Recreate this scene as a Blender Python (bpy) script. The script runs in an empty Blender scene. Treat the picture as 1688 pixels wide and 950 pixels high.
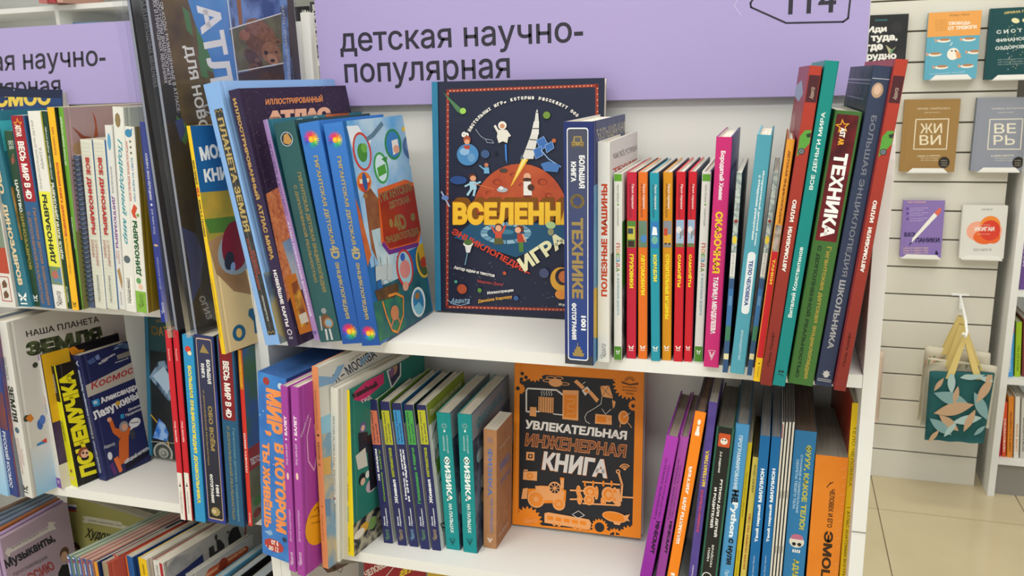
import bpy, math, random
from mathutils import Vector, Matrix
from mathutils.geometry import tessellate_polygon, delaunay_2d_cdt
rnd = random.Random(7)
SC = bpy.context.scene
COL = SC.collection
# ---------------------------------------------------------------- camera, world, lamps, exposure
FPX, YAW, PITCH, ROLL = 1394.1, 0.3102, 0.2394, -0.0290
CP = Vector((0.7371, -1.0179, 0.3465))
FW = Vector((-math.sin(YAW)*math.cos(PITCH), math.cos(YAW)*math.cos(PITCH), -math.sin(PITCH)))
_R = Vector((math.cos(YAW), math.sin(YAW), 0)); _U = _R.cross(FW)
RT = _R*math.cos(ROLL)+_U*math.sin(ROLL); UP = -_R*math.sin(ROLL)+_U*math.cos(ROLL)
cd = bpy.data.cameras.new('camera'); cam = bpy.data.objects.new('camera', cd); COL.objects.link(cam)
cam.matrix_world = Matrix(((RT.x, UP.x, -FW.x, CP.x), (RT.y, UP.y, -FW.y, CP.y), (RT.z, UP.z, -FW.z, CP.z), (0, 0, 0, 1)))
cd.sensor_width = 36; cd.lens = FPX/1688*36; cd.clip_start = 0.02; cd.clip_end = 60
cd.dof.use_dof = True; cd.dof.focus_distance = 1.12; cd.dof.aperture_fstop = 14.0
SC.camera = cam
w = bpy.data.worlds.new('world'); SC.world = w; w.use_nodes = True
w.node_tree.nodes['Background'].inputs[0].default_value = (0.965, 1.0, 0.985, 1)
w.node_tree.nodes['Background'].inputs[1].default_value = 0.74
SC.view_settings.view_transform = 'Standard'; SC.view_settings.look = 'None'
SC.view_settings.gamma = 1; SC.view_settings.exposure = 0.1; SC.view_settings.use_curve_mapping = False
FLOOR = -0.861; CEIL = 2.1
for i, (lx, ly, lw, ld, e) in enumerate([(-0.3, -0.9, 0.6, 1.2, 11), (1.2, -0.9, 0.6, 1.2, 11), (0.4, -2.4, 2.2, 0.5, 38), (-1.6, 0.75, 1.4, 0.35, 12), (1.3, 0.75, 1.4, 0.35, 12)]):
    ld_ = bpy.data.lights.new('ceiling_lamp_light', 'AREA'); ld_.shape = 'RECTANGLE'; ld_.size = lw; ld_.size_y = ld; ld_.energy = e
    ld_.color = (0.99, 1.0, 0.965)
    lo = bpy.data.objects.new('ceiling_lamp_light', ld_); COL.objects.link(lo); lo.location = (lx, ly, CEIL-0.06)

# ---------------------------------------------------------------- rays: a point of the frame carried to a plane of the place
def ray(x, y): return (FW*FPX+RT*(x-844)-UP*(y-475)).normalized()
def onz(x, y, z): d = ray(x, y); return CP+d*((z-CP.z)/d.z)
def ony(x, y, Y): d = ray(x, y); return CP+d*((Y-CP.y)/d.y)
def onx(x, y, X): d = ray(x, y); return CP+d*((X-CP.x)/d.x)
def onp(x, y, P, N): d = ray(x, y); return CP+d*((P-CP).dot(N)/d.dot(N))
# ---------------------------------------------------------------- materials
MC = {}
def lin(h):
    h = h.lstrip('#'); r = []
    for i in (0, 2, 4):
        c = int(h[i:i+2], 16)/255; r.append(c/12.92 if c <= .04045 else ((c+.055)/1.055)**2.4)
    return tuple(r)+(1,)
def mat(h, rough=.42, metal=0., kind='', h2=None, scale=30.):
    k = (h, rough, metal, kind, h2, scale)
    if k in MC: return MC[k]
    m = bpy.data.materials.new('m_'+h.strip('#')+kind); m.use_nodes = True; nt = m.node_tree
    b = nt.nodes['Principled BSDF']; b.inputs['Base Color'].default_value = lin(h)
    b.inputs['Roughness'].default_value = rough; b.inputs['Metallic'].default_value = metal
    b.inputs['Specular IOR Level'].default_value = .3
    L = nt.links.new
    def tc(): return nt.nodes.new('ShaderNodeTexCoord').outputs['Object']
    if kind == '':   # printed paper: a faint fleck and uneven gloss
        n = nt.nodes.new('ShaderNodeTexNoise'); n.inputs['Scale'].default_value = 60; n.inputs['Detail'].default_value = 3
        L(tc(), n.inputs['Vector'])
        r = nt.nodes.new('ShaderNodeMapRange'); r.inputs[3].default_value = rough-.08; r.inputs[4].default_value = rough+.1
        L(n.outputs[0], r.inputs[0]); L(r.outputs[0], b.inputs['Roughness'])
    elif kind == 'pages':
        mp = nt.nodes.new('ShaderNodeMapping'); mp.inputs['Scale'].default_value = (1400, 1400, 6) if scale == 30. else (900, 12, 6)
        L(tc(), mp.inputs[0]); n = nt.nodes.new('ShaderNodeTexNoise'); n.inputs['Scale'].default_value = 1; L(mp.outputs[0], n.inputs['Vector'])
        r = nt.nodes.new('ShaderNodeValToRGB'); r.color_ramp.elements[0].position = .12; r.color_ramp.elements[1].position = .8
        r.color_ramp.elements[0].color = lin(h2 or '9a948a'); r.color_ramp.elements[1].color = lin(h)
        L(n.outputs[0], r.inputs[0]); L(r.outputs[0], b.inputs['Base Color']); b.inputs['Roughness'].default_value = .8
    elif kind in ('noise', 'photo', 'cloud'):
        n = nt.nodes.new('ShaderNodeTexNoise'); n.inputs['Scale'].default_value = scale; n.inputs['Detail'].default_value = 6 if kind != 'photo' else 3
        L(tc(), n.inputs['Vector']); r = nt.nodes.new('ShaderNodeValToRGB')
        a, c = (.42, .58) if kind == 'photo' else (.3, .7)
        r.color_ramp.elements[0].position = a; r.color_ramp.elements[1].position = c
        r.color_ramp.elements[0].color = lin(h); r.color_ramp.elements[1].color = lin(h2)
        L(n.outputs[0], r.inputs[0]); L(r.outputs[0], b.inputs['Base Color'])
    elif kind == 'stars':
        n = nt.nodes.new('ShaderNodeTexVoronoi'); n.inputs['Scale'].default_value = scale; L(tc(), n.inputs['Vector'])
        r = nt.nodes.new('ShaderNodeValToRGB'); r.color_ramp.interpolation = 'CONSTANT'
        r.color_ramp.elements[0].color = lin(h2); r.color_ramp.elements[1].position = .09; r.color_ramp.elements[1].color = lin(h)
        L(n.outputs['Distance'], r.inputs[0]); L(r.outputs[0], b.inputs['Base Color'])
    elif kind == 'fade':   # printed two-tone cover, h at the foot to h2 at the head (object z in metres, length = scale)
        s = nt.nodes.new('ShaderNodeSeparateXYZ'); L(tc(), s.inputs[0]); r = nt.nodes.new('ShaderNodeMapRange'); r.inputs[2].default_value = scale
        L(s.outputs[2], r.inputs[0]); q = nt.nodes.new('ShaderNodeValToRGB'); q.color_ramp.elements[0].color = lin(h); q.color_ramp.elements[1].color = lin(h2)
        L(r.outputs[0], q.inputs[0]); L(q.outputs[0], b.inputs['Base Color'])
    elif kind == 'paint':
        n = nt.nodes.new('ShaderNodeTexNoise'); n.inputs['Scale'].default_value = 9; n.inputs['Detail'].default_value = 4; L(tc(), n.inputs['Vector'])
        r = nt.nodes.new('ShaderNodeMapRange'); r.inputs[3].default_value = rough-.08; r.inputs[4].default_value = rough+.12
        L(n.outputs[0], r.inputs[0]); L(r.outputs[0], b.inputs['Roughness'])
        n2 = nt.nodes.new('ShaderNodeTexNoise'); n2.inputs['Scale'].default_value = 420; L(tc(), n2.inputs['Vector'])
        bp = nt.nodes.new('ShaderNodeBump'); bp.inputs['Strength'].default_value = .06; bp.inputs['Distance'].default_value = .001
        L(n2.outputs[0], bp.inputs['Height']); L(bp.outputs[0], b.inputs['Normal'])
    elif kind == 'film':
        nt.nodes.remove(b); t = nt.nodes.new('ShaderNodeBsdfTransparent'); g = nt.nodes.new('ShaderNodeBsdfGlossy'); g.inputs['Roughness'].default_value = .12
        mx = nt.nodes.new('ShaderNodeMixShader'); n = nt.nodes.new('ShaderNodeTexNoise'); n.inputs['Scale'].default_value = 25
        mp = nt.nodes.new('ShaderNodeMapping'); mp.inputs['Scale'].default_value = (1, 1, .15); L(tc(), mp.inputs[0]); L(mp.outputs[0], n.inputs['Vector'])
        r = nt.nodes.new('ShaderNodeMapRange'); r.inputs[1].default_value = .45; r.inputs[2].default_value = .75; r.inputs[3].default_value = .05; r.inputs[4].default_value = metal or .3
        t.inputs[0].default_value = lin(h)
        L(n.outputs[0], r.inputs[0]); L(r.outputs[0], mx.inputs[0]); L(t.outputs[0], mx.inputs[1]); L(g.outputs[0], mx.inputs[2])
        bp = nt.nodes.new('ShaderNodeBump'); bp.inputs['Strength'].default_value = .5; bp.inputs['Distance'].default_value = .004; L(n.outputs[0], bp.inputs['Height']); L(bp.outputs[0], g.inputs['Normal'])
        L(mx.outputs[0], nt.nodes['Material Output'].inputs[0])
    elif kind == 'lamp':
        b.inputs['Emission Color'].default_value = lin(h); b.inputs['Emission Strength'].default_value = scale
    MC[k] = m; return m
def M(c):
    if not isinstance(c, str): return c
    if c.startswith('gold'): return mat(c[5:] or 'c4aa6c', .34, .5, 'foil')
    return mat(c)
# ---------------------------------------------------------------- mesh helpers
class MB:
    def __init__(s): s.v = []; s.f = []; s.mi = []; s.m = []
    def mid(s, m):
        m = M(m)
        if m not in s.m: s.m.append(m)
        return s.m.index(m)
    def add(s, vs, fs, m):
        k = len(s.v); s.v += [tuple(v) for v in vs]; i = s.mid(m)
        for f in fs: s.f.append([k+a for a in f]); s.mi.append(i)
        return s
    def box(s, a, b, m):
        (x0, y0, z0), (x1, y1, z1) = a, b
        return s.add([(x0, y0, z0), (x1, y0, z0), (x1, y1, z0), (x0, y1, z0), (x0, y0, z1), (x1, y0, z1), (x1, y1, z1), (x0, y1, z1)],
                     [(0, 3, 2, 1), (4, 5, 6, 7), (0, 1, 5, 4), (1, 2, 6, 5), (2, 3, 7, 6), (3, 0, 4, 7)], m)
    def tube(s, pts, r, m, n=8, closed=False):
        pts = [Vector(p) for p in pts]; k = len(pts); vs = []
        for i, p in enumerate(pts):
            t = (pts[(i+1) % k] if closed or i < k-1 else p)-(pts[i-1] if closed or i > 0 else p)
            t.normalize(); a = t.cross(Vector((0, 0, 1)));
            if a.length < .05: a = t.cross(Vector((0, 1, 0)))
            a.normalize(); b = t.cross(a)
            rr = r[i] if isinstance(r, (list, tuple)) else r
            vs += [p+a*rr*math.cos(j*math.tau/n)+b*rr*math.sin(j*math.tau/n) for j in range(n)]
        fs = []
        for i in range(k if closed else k-1):
            q = (i+1) % k
            for j in range(n): fs.append((i*n+j, i*n+(j+1) % n, q*n+(j+1) % n, q*n+j))
        if not closed: fs += [tuple(range(n))[::-1], tuple(range((k-1)*n, k*n))]
        return s.add(vs, fs, m)
    def prism(s, prof, z0, z1, m):   # profile in x, y
        n = len(prof)
        return s.add([(x, y, z0) for x, y in prof]+[(x, y, z1) for x, y in prof], [tuple(range(n))[::-1], tuple(range(n, 2*n))]+[(i, (i+1) % n, n+(i+1) % n, n+i) for i in range(n)], m)
    def build(s, name, parent=None, loc=None, bevel=0, smooth=False):
        me = bpy.data.meshes.new(name); me.from_pydata(s.v, [], s.f)
        for m in s.m: me.materials.append(m)
        me.polygons.foreach_set('material_index', s.mi)
        if smooth: me.polygons.foreach_set('use_smooth', [True]*len(s.f))
        me.update(); o = bpy.data.objects.new(name, me); COL.objects.link(o)
        if parent: o.parent = parent
        if loc is not None: o.location = loc
        if bevel:
            bm = o.modifiers.new('b', 'BEVEL'); bm.width = bevel; bm.segments = 2; bm.limit_method = 'ANGLE'
        return o
def tag(o, label=None, cat=None, group=None, kind=None):
    for k, v in (('label', label), ('category', cat), ('group', group), ('kind', kind)):
        if v: o[k] = v
    return o
def empty(name, mw, label, cat, group=None):
    o = bpy.data.objects.new(name, None); COL.objects.link(o); o.empty_display_size = .02
    o.matrix_world = mw if isinstance(mw, Matrix) else Matrix.Translation(mw); return tag(o, label, cat, group)
# ---------------------------------------------------------------- lettering
TC = {}; GC = {}
def glyphs(s, bold, shear):
    k = (s, bold, shear)
    if k in TC: return TC[k]
    c = bpy.data.curves.new('t', 'FONT'); c.body = s; c.shear = shear; c.fill_mode = 'NONE'; c.resolution_u = 2 if len(s) > 3 else 5
    o = bpy.data.objects.new('t', c); me = o.to_mesh(); co = [(v.co.x, v.co.y) for v in me.vertices]; nxt = {e.vertices[0]: e.vertices[1] for e in me.edges}
    o.to_mesh_clear(); bpy.data.objects.remove(o); bpy.data.curves.remove(c)
    loops = []; seen = set()
    for i in range(len(co)):
        if i in seen: continue
        l = []; j = i
        while j not in seen and j in nxt: seen.add(j); l.append(co[j]); j = nxt[j]
        if len(l) > 2: loops.append(l)
    def area(l): return sum(l[i-1][0]*l[i][1]-l[i][0]*l[i-1][1] for i in range(len(l)))/2
    def grow(l, sg):   # bolder stems: every outline point moves out along its mitre
        l = [q for i, q in enumerate(l) if math.hypot(q[0]-l[i-1][0], q[1]-l[i-1][1]) > 1e-4]; out = []; n = len(l)
        for i in range(n):
            p, q, r = l[i-1], l[i], l[(i+1) % n]; ax, ay = q[0]-p[0], q[1]-p[1]; bx, by = r[0]-q[0], r[1]-q[1]; la = math.hypot(ax, ay) or 1e-9; lb = math.hypot(bx, by) or 1e-9
            n1 = (ay/la, -ax/la); n2 = (by/lb, -bx/lb); mx, my = n1[0]+n2[0], n1[1]+n2[1]; m2 = mx*mx+my*my
            k_ = min(2/m2, 1.5) if m2 > 1e-6 else 0; out.append((q[0]+sg*mx*bold*k_, q[1]+sg*my*bold*k_))
        return out
    def inside(p, l):
        r = False
        for i in range(len(l)):
            (xa, ya), (xb, yb) = l[i-1], l[i]
            if (ya > p[1]) != (yb > p[1]) and p[0] < (xb-xa)*(p[1]-ya)/(yb-ya)+xa: r = not r
        return r
    ar = [area(l) for l in loops]; own = []; vs = []; fs = []
    for i, l in enumerate(loops):   # a contour that turns against the one around it is a hole of it
        c_ = [j for j, m_ in enumerate(loops) if j != i and ar[j]*ar[i] < 0 and abs(ar[j]) > abs(ar[i]) and all(inside(q, m_) for q in l[::3])]
        own.append(min(c_, key=lambda j: abs(ar[j])) if c_ else None)
    for i, l in enumerate(loops):
        if own[i] is not None: continue
        hs = [loops[j] for j in range(len(loops)) if own[j] == i]
        sg = 1 if ar[i] > 0 else -1; o_ = l[0]; grp = [l]+hs; k0 = len(vs)
        key = (tuple((round(q[0]-o_[0], 3), round(q[1]-o_[1], 3)) for g_ in grp for q in g_), bold)
        if key not in GC:
            grp = [[(q[0]-o_[0], q[1]-o_[1]) for q in g_] for g_ in grp]
            if bold: grp = [grow(g_, sg) for g_ in grp]
            flat = [p for g_ in grp for p in g_]; tr = tessellate_polygon([[Vector((x, y, 0)) for x, y in g_] for g_ in grp])
            got = sum(abs((flat[t[1]][0]-flat[t[0]][0])*(flat[t[2]][1]-flat[t[0]][1])-(flat[t[2]][0]-flat[t[0]][0])*(flat[t[1]][1]-flat[t[0]][1]))/2 for t in tr)
            if bold or abs(got-(abs(ar[i])-sum(abs(area(h)) for h in hs))) > .02*abs(ar[i]):   # the outline may cross itself: fill by winding number
                ed = []; k_ = 0
                for g_ in grp: ed += [(k_+j, k_+(j+1) % len(g_)) for j in range(len(g_))]; k_ += len(g_)
                cv, _, cf = delaunay_2d_cdt([Vector(q) for q in flat], ed, [], 0, 1e-6)[:3]; tr = []; flat = [(q.x, q.y) for q in cv]
                segs = [(g_[j-1], g_[j]) for g_ in grp for j in range(len(g_))]
                for f_ in cf:
                    px, py = sum(flat[q][0] for q in f_)/3, sum(flat[q][1] for q in f_)/3; wn = 0
                    for (xa, ya), (xb, yb) in segs:
                        if (ya > py) != (yb > py) and px < (xb-xa)*(py-ya)/(yb-ya)+xa: wn += 1 if yb > ya else -1
                    if wn*sg > 0: tr.append(tuple(f_))
            GC[key] = (flat, tr)
        flat, tr = GC[key]
        vs += [(q[0]+o_[0], q[1]+o_[1]) for q in flat]; fs += [(k0+t[0], k0+t[1], k0+t[2]) for t in tr]
    x0 = min(v[0] for v in vs); x1 = max(v[0] for v in vs); y0 = min(v[1] for v in vs); y1 = max(v[1] for v in vs)
    TC[k] = ([((x-x0)/(x1-x0), (y-y0)/(y1-y0)) for x, y in vs], fs, (x1-x0)/(y1-y0)); return TC[k]
class Face:
    """one flat face of a thing; everything printed on it is drawn in u (0..1 along) and v (0..1 up)"""
    def __init__(s, root, mw, O, U, V, N, name):
        s.root, s.mw, s.O, s.U, s.V, s.N, s.name = root, mw, Vector(O), Vector(U), Vector(V), Vector(N), name
        s.t = MB(); s.p = MB(); s.k = 0; s.asp = s.U.length/s.V.length
    def P(s, u, v):
        u = min(1, max(0, u)); v = min(1, max(0, v)); return s.O+s.U*u+s.V*v+s.N*(.00012+s.k*.000012)
    def px(s, x, y):
        R = s.mw.to_3x3(); p = onp(x, y, s.mw @ s.O, R @ s.N); q = s.mw.inverted() @ p-s.O
        return q.dot(s.U)/s.U.length_squared, q.dot(s.V)/s.V.length_squared
    def poly(s, pts, c): s.k += 1; s.p.add([s.P(*q) for q in pts], [tuple(range(len(pts)))], c); return s
    def rect(s, u0, v0, u1, v1, c): return s.poly([(u0, v0), (u1, v0), (u1, v1), (u0, v1)], c)
    def rr(s, u0, v0, u1, v1, c, r=.12):   # rounded rectangle, r in u
        rv = r*s.asp; P = []
        for cx, cy, a in ((u1-r, v1-rv, 0), (u0+r, v1-rv, 90), (u0+r, v0+rv, 180), (u1-r, v0+rv, 270)):
            for j in range(5):
                t = math.radians(a+j*22.5); P.append((cx+r*math.cos(t), cy+rv*math.sin(t)))
        return s.poly(P, c)
    def ell(s, u, v, r, c, rv=None, n=20, a0=0, a1=360, rot=0):
        rv = r*s.asp if rv is None else rv; P = []
        full = a1-a0 >= 360
        for j in range(n+(0 if full else 1)):
            t = math.radians(a0+(a1-a0)*j/n); x, y = r*math.cos(t), rv/s.asp*math.sin(t)
            q = math.radians(rot); P.append((u+x*math.cos(q)-y*math.sin(q), v+(x*math.sin(q)+y*math.cos(q))*s.asp))
        return s.poly(P, c)
    def line(s, pts, w, c, closed=False):   # w in u
        s.k += 1; A = s.asp; Q = [(x, y/A) for x, y in pts]; n = len(Q)
        for i in range(n if closed else n-1):
            (x0, y0), (x1, y1) = Q[i], Q[(i+1) % n]; d = math.hypot(x1-x0, y1-y0) or 1e-9; ox, oy = -(y1-y0)/d*w/2, (x1-x0)/d*w/2
            ex, ey = (x1-x0)/d*w*.3, (y1-y0)/d*w*.3
            s.p.add([s.P(a, b*A) for a, b in ((x0-ex+ox, y0-ey+oy), (x0-ex-ox, y0-ey-oy), (x1+ex-ox, y1+ey-oy), (x1+ex+ox, y1+ey+oy))], [(0, 1, 2, 3)], c)
        return s
    def ring(s, u, v, r, w, c, n=24): return s.line([(u+r*math.cos(j*math.tau/n), v+r*s.asp*math.sin(j*math.tau/n)) for j in range(n)], w, c, True)
    def star(s, u, v, r, c, n=5, q=.42, rot=90):
        return s.poly([(u+(r if j % 2 == 0 else r*q)*math.cos(math.radians(rot+j*180/n)), v+(r if j % 2 == 0 else r*q)*s.asp*math.sin(math.radians(rot+j*180/n))) for j in range(2*n)], c)
    def gear(s, u, v, r, c, n=14, hole=None):
        P = []
        for j in range(n*4):
            rr = r if j % 4 in (0, 1) else r*.84; t = math.tau*(j+.5)/(n*4); P.append((u+rr*math.cos(t), v+rr*s.asp*math.sin(t)))
        s.poly(P, c)
        if hole: s.ell(u, v, r*.55, hole)
        return s
    def text(s, st, u0, v0, u1, v1, c, d='h', b=.02, sh=0, arc=0):
        vs, fs, _ = glyphs(st, b, sh); s.k += 1; P = []
        for x, y in vs:
            if d == 'h': a, e = x, y
            elif d == 'd': a, e = y, 1-x
            else: a, e = 1-y, x
            if arc: e += arc*(4*a*(1-a))
            P.append(s.P(u0+a*(u1-u0), v0+e*(v1-v0)))
        s.t.add(P, fs, c); return s
    # rows of the photograph along a spine: y0 (upper) to y1 (lower), c0..c1 across
    def vy(s, y): return (s.yb-y)/(s.yb-s.yt)
    def ty(s, st, y0, y1, c0, c1, c, d='d', b=.02, sh=0): return s.text(st, c0, s.vy(y1), c1, s.vy(y0), c, d, b, sh)
    def ry(s, y0, y1, c, c0=.0, c1=1.): return s.rect(c0, s.vy(y1), c1, s.vy(y0), c)
    # two frame points of a quad of lettering: baseline start, baseline end, height in px
    def tp(s, st, x0, y0, x1, y1, h, c, b=.02, sh=0):
        """lettering whose foot runs from (x0, y0) to (x1, y1) and that stands h high"""
        vs, fs, _ = glyphs(st, b, sh); s.k += 1; a = Vector(s.px(x0, y0)); e = Vector(s.px(x1, y1)); dx, dy = x1-x0, y1-y0; L = math.hypot(dx, dy)
        nx, ny = dy/L*h, -dx/L*h; a2 = Vector(s.px(x0+nx, y0+ny)); e2 = Vector(s.px(x1+nx, y1+ny))
        s.t.add([s.P(*((a*(1-x)+e*x)*(1-y)+(a2*(1-x)+e2*x)*y)) for x, y in vs], fs, c); return s
    def q(s, pts): return [s.px(*p) for p in pts]
    def pp(s, pts, c): return s.poly(s.q(pts), c)
    def pl(s, pts, w, c, closed=False): return s.line(s.q(pts), w, c, closed)
    def pe(s, x, y, r, c, ry=None, **k):
        u, v = s.px(x, y); u1, _ = s.px(x+r, y); _, v1 = s.px(x, y-(ry or r)); return s.ell(u, v, abs(u1-u), c, rv=abs(v1-v), **k)
    def done(s):
        if s.p.f: s.p.build(s.name+'_illustration', s.root)
        if s.t.f: s.t.build(s.name+'_lettering', s.root)
FACES = []
DIAG = []
# ---------------------------------------------------------------- the slab solver and the book
def slab(TL, TR, BL, BR, z=None, Y=None, yaw=0., tilt=0., far=None, shrink=1., D=.2):
    y0 = math.radians(yaw); lean_left = (TL[0]-BL[0])+(TR[0]-BR[0]) < 0
    a = BL if lean_left else BR
    A = onz(a[0], a[1], z) if Y is None else ony(a[0], a[1], Y)
    if far is not None:
        q = onz(BR[0], BR[1], z) if Y is None else ony(BR[0], BR[1], Y); f = onz(far[0], far[1], q.z); g = f-q; D = g.length; y0 = math.atan2(-g.x, g.y)
    E = Vector((math.cos(y0), math.sin(y0), 0)); G = Vector((-math.sin(y0), math.cos(y0), 0)); t = math.radians(tilt)
    V = Vector((0, 0, 1))*math.cos(t)+G*math.sin(t); N = E.cross(V)
    P = [onp(x, y, A, N)-A for x, y in (TL, TR, BL, BR)]; P = [(p.dot(E), p.dot(V)) for p in P]
    lx, ly = P[0][0]-P[2][0], P[0][1]-P[2][1]; rx, ry = P[1][0]-P[3][0], P[1][1]-P[3][1]
    ux, uy = lx+rx, ly+ry; l = math.hypot(ux, uy); ux /= l; uy /= l
    wx, wy = uy, -ux
    W = ((P[1][0]-P[0][0])*wx+(P[1][1]-P[0][1])*wy+(P[3][0]-P[2][0])*wx+(P[3][1]-P[2][1])*wy)/2
    H = (lx*ux+ly*uy+rx*ux+ry*uy)/2
    cx = sum(p[0] for p in P)/4; cy = sum(p[1] for p in P)/4
    W2 = W*shrink
    ox, oy = cx-wx*W2/2-ux*H/2, cy-wy*W2/2-uy*H/2
    O = A+E*ox+V*oy; E2 = E*wx+V*wy; U2 = E*ux+V*uy; G2 = U2.cross(E2)
    if Y is not None and z is not None:   # stands on the shelf at a chosen depth: keep the head, cut the foot at the shelf
        low = min(0, E2.z*W2, G2.z*D, E2.z*W2+G2.z*D); dz = (z+.0002-(O.z+low))/U2.z; O = O+U2*dz; H -= dz
    if Y is None:
        low = min(0, E2.z*W2, G2.z*D, E2.z*W2+G2.z*D); O.z += z-(O.z+low)+.0002
    return O, E2, G2, U2, W2, H, D
def mw(O, E, G, U): return Matrix(((E.x, G.x, U.x, O.x), (E.y, G.y, U.y, O.y), (E.z, G.z, U.z, O.z), (0, 0, 0, 1)))
PAGES = ('e9e4d8', 'b5aea0')
def book(name, label, group, TL, TR, BL, BR, z=None, c='888888', rc=None, lc=None, mode='spine', hard=True, cat='book', pages=PAGES, T=None, W=None, thick=None, spine_c=None, H=None, **k):
    """spine mode: the quad is the spine; cover mode: the quad is the front cover and D is the thickness"""
    O, E, G, U, w_, h, d = slab(TL, TR, BL, BR, z, **k)
    if H: h = H
    if W: w_ = W
    rc = rc or c; lc = lc or c
    if mode == 'spine': mx = mw(O, E, G, U); T, Dp = w_, d
    else: mx = mw(O+G*d, -G, E, U); T, Dp = d, w_
    DIAG.append((name, label[:40], round(T, 3), round(Dp, 3), round(h, 3), [round(x, 3) for x in O], mx.copy()))
    root = empty(name, mx, label, cat, group)
    tc = thick or (.0022 if hard else .0005)
    tc = min(tc, T*.3); r = min(.0014, T*.25) if hard else min(.0004, T*.2)
    sc = spine_c or c
    ms, mr, ml, mi = M(sc), M(rc), M(lc), mat('d9d4c8', .7)
    gv = hard and T > .006
    # plan of the case, outside then inside
    out = [(0, Dp, 2), ] + ([(0, .0115, 2), (.0007, .0095, 2), (.0007, .0075, 2), (0, .0055, 2)] if gv else []) + [(0, r, 2), (r*.3, r*.3, 0), (r, 0, 0), (T-r, 0, 0), (T-r*.3, r*.3, 1), (T, r, 1)] + ([(T, .0055, 1), (T-.0007, .0075, 1), (T-.0007, .0095, 1), (T, .0115, 1)] if gv else []) + [(T, Dp, 1)]
    inn = [(T-tc, Dp), (T-tc, tc), (tc, tc), (tc, Dp)]
    mb = MB(); idx = [mb.mid(ms), mb.mid(mr), mb.mid(ml), mb.mid(mi)]
    n = len(out); ring = [(x, y) for x, y, _ in out]+inn; m = len(ring)
    mb.v = [(x, y, 0) for x, y in ring]+[(x, y, h) for x, y in ring]
    mids = [mr]*0
    for i in range(m):
        j = (i+1) % m; mb.f.append([i, j, m+j, m+i])
        if i < n-1:
            x0, y0 = ring[i]; x1, y1 = ring[j]
            side = 2 if (x0+x1)/2 < r*.9 and (y0+y1)/2 > r*.9 else (1 if (x0+x1)/2 > T-r*.9 and (y0+y1)/2 > r*.9 else 0)
            mb.mi.append(idx[side])
        else: mb.mi.append(idx[1] if i == n-1 else (idx[2] if i == m-1 else idx[3]))
    # end caps (head and foot) as three strips
    def cap(zo, flip):
        k0 = m if zo else 0
        L_ = [i for i in range(n) if ring[i][0] < T*.25 and ring[i][1] >= r*.9]; R_ = [i for i in range(n) if ring[i][0] > T*.75 and ring[i][1] >= r*.9]
        S_ = [L_[-1]]+[i for i in range(n) if i not in L_ and i not in R_]+[R_[0]]
        for ids, tail, mi_ in ((L_, [n+2, n+3], 2), (S_, [n+1, n+2], 0), (R_, [n, n+1], 1)):
            f = [k0+i for i in ids+tail]; mb.f.append(f if not flip else f[::-1]); mb.mi.append(idx[mi_])
    cap(0, True); cap(1, False)
    mb.build('cover', root)
    if T > .0035:
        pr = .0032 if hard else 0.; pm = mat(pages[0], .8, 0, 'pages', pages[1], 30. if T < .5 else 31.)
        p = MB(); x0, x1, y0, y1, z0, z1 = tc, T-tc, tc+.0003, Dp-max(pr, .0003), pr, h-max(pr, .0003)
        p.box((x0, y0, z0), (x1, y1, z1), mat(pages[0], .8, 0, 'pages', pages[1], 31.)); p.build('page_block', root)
    fs = Face(root, mx, (r*.6, 0, 0), (T-r*1.2, 0, 0), (0, 0, h), (0, -1, 0), 'spine'); fs.yt = (TL[1]+TR[1])/2; fs.yb = (BL[1]+BR[1])/2
    fr = Face(root, mx, (T, 0, 0), (0, Dp, 0), (0, 0, h), (1, 0, 0), 'front_cover')
    fl = Face(root, mx, (0, Dp, 0), (0, -Dp, 0), (0, 0, h), (-1, 0, 0), 'back_cover')
    fs.k = 1; fr.k = 1; fl.k = 1
    FACES.extend((fs, fr, fl)); root_b = (root, fs, fr, fl, T, Dp, h); return root_b
# ================================================================ the setting
white = lambda: mat('e5e5e2', .5, 0, 'paint')
ivory = lambda: mat('dcd8cd', .45, 0, 'paint')
fl = MB(); fl.box((-3.2, -3.4, FLOOR-.03), (3.4, 2.6, FLOOR-.004), mat('8d8268', .7)); fo = tag(fl.build('floor'), kind='structure')
rr_ = random.Random(3)
tm = mat('cbbd9c', .14, 0, 'noise', 'c3b594', 5.)
TX, TY = onz(1455, 876, FLOOR).x, onz(1560, 852, FLOOR).y
for i in range(-10, 7):
    for j in range(-9, 3):
        b = MB(); x, y = TX+i*.385, TY+j*.5145
        if x < -3.2 or x > 3.4 or y < -3.4 or y > 2.6: continue
        b.box((.0015, .0015, -.01), (.3835, .513, 0), tm); o = b.build('floor_tile', fo, (x, y, FLOOR)); o['kind'] = 'structure'
cl = MB(); cl.box((-3.2, -3.4, CEIL), (3.4, 2.6, CEIL+.04), mat('e8e6e0', .9)); tag(cl.build('ceiling'), kind='structure')
wb = MB(); wb.box((-3.2, 2.3, FLOOR), (3.4, 2.36, CEIL), mat('d9d5ca', .8, 0, 'paint')); tag(wb.build('wall_back'), kind='structure')
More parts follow.
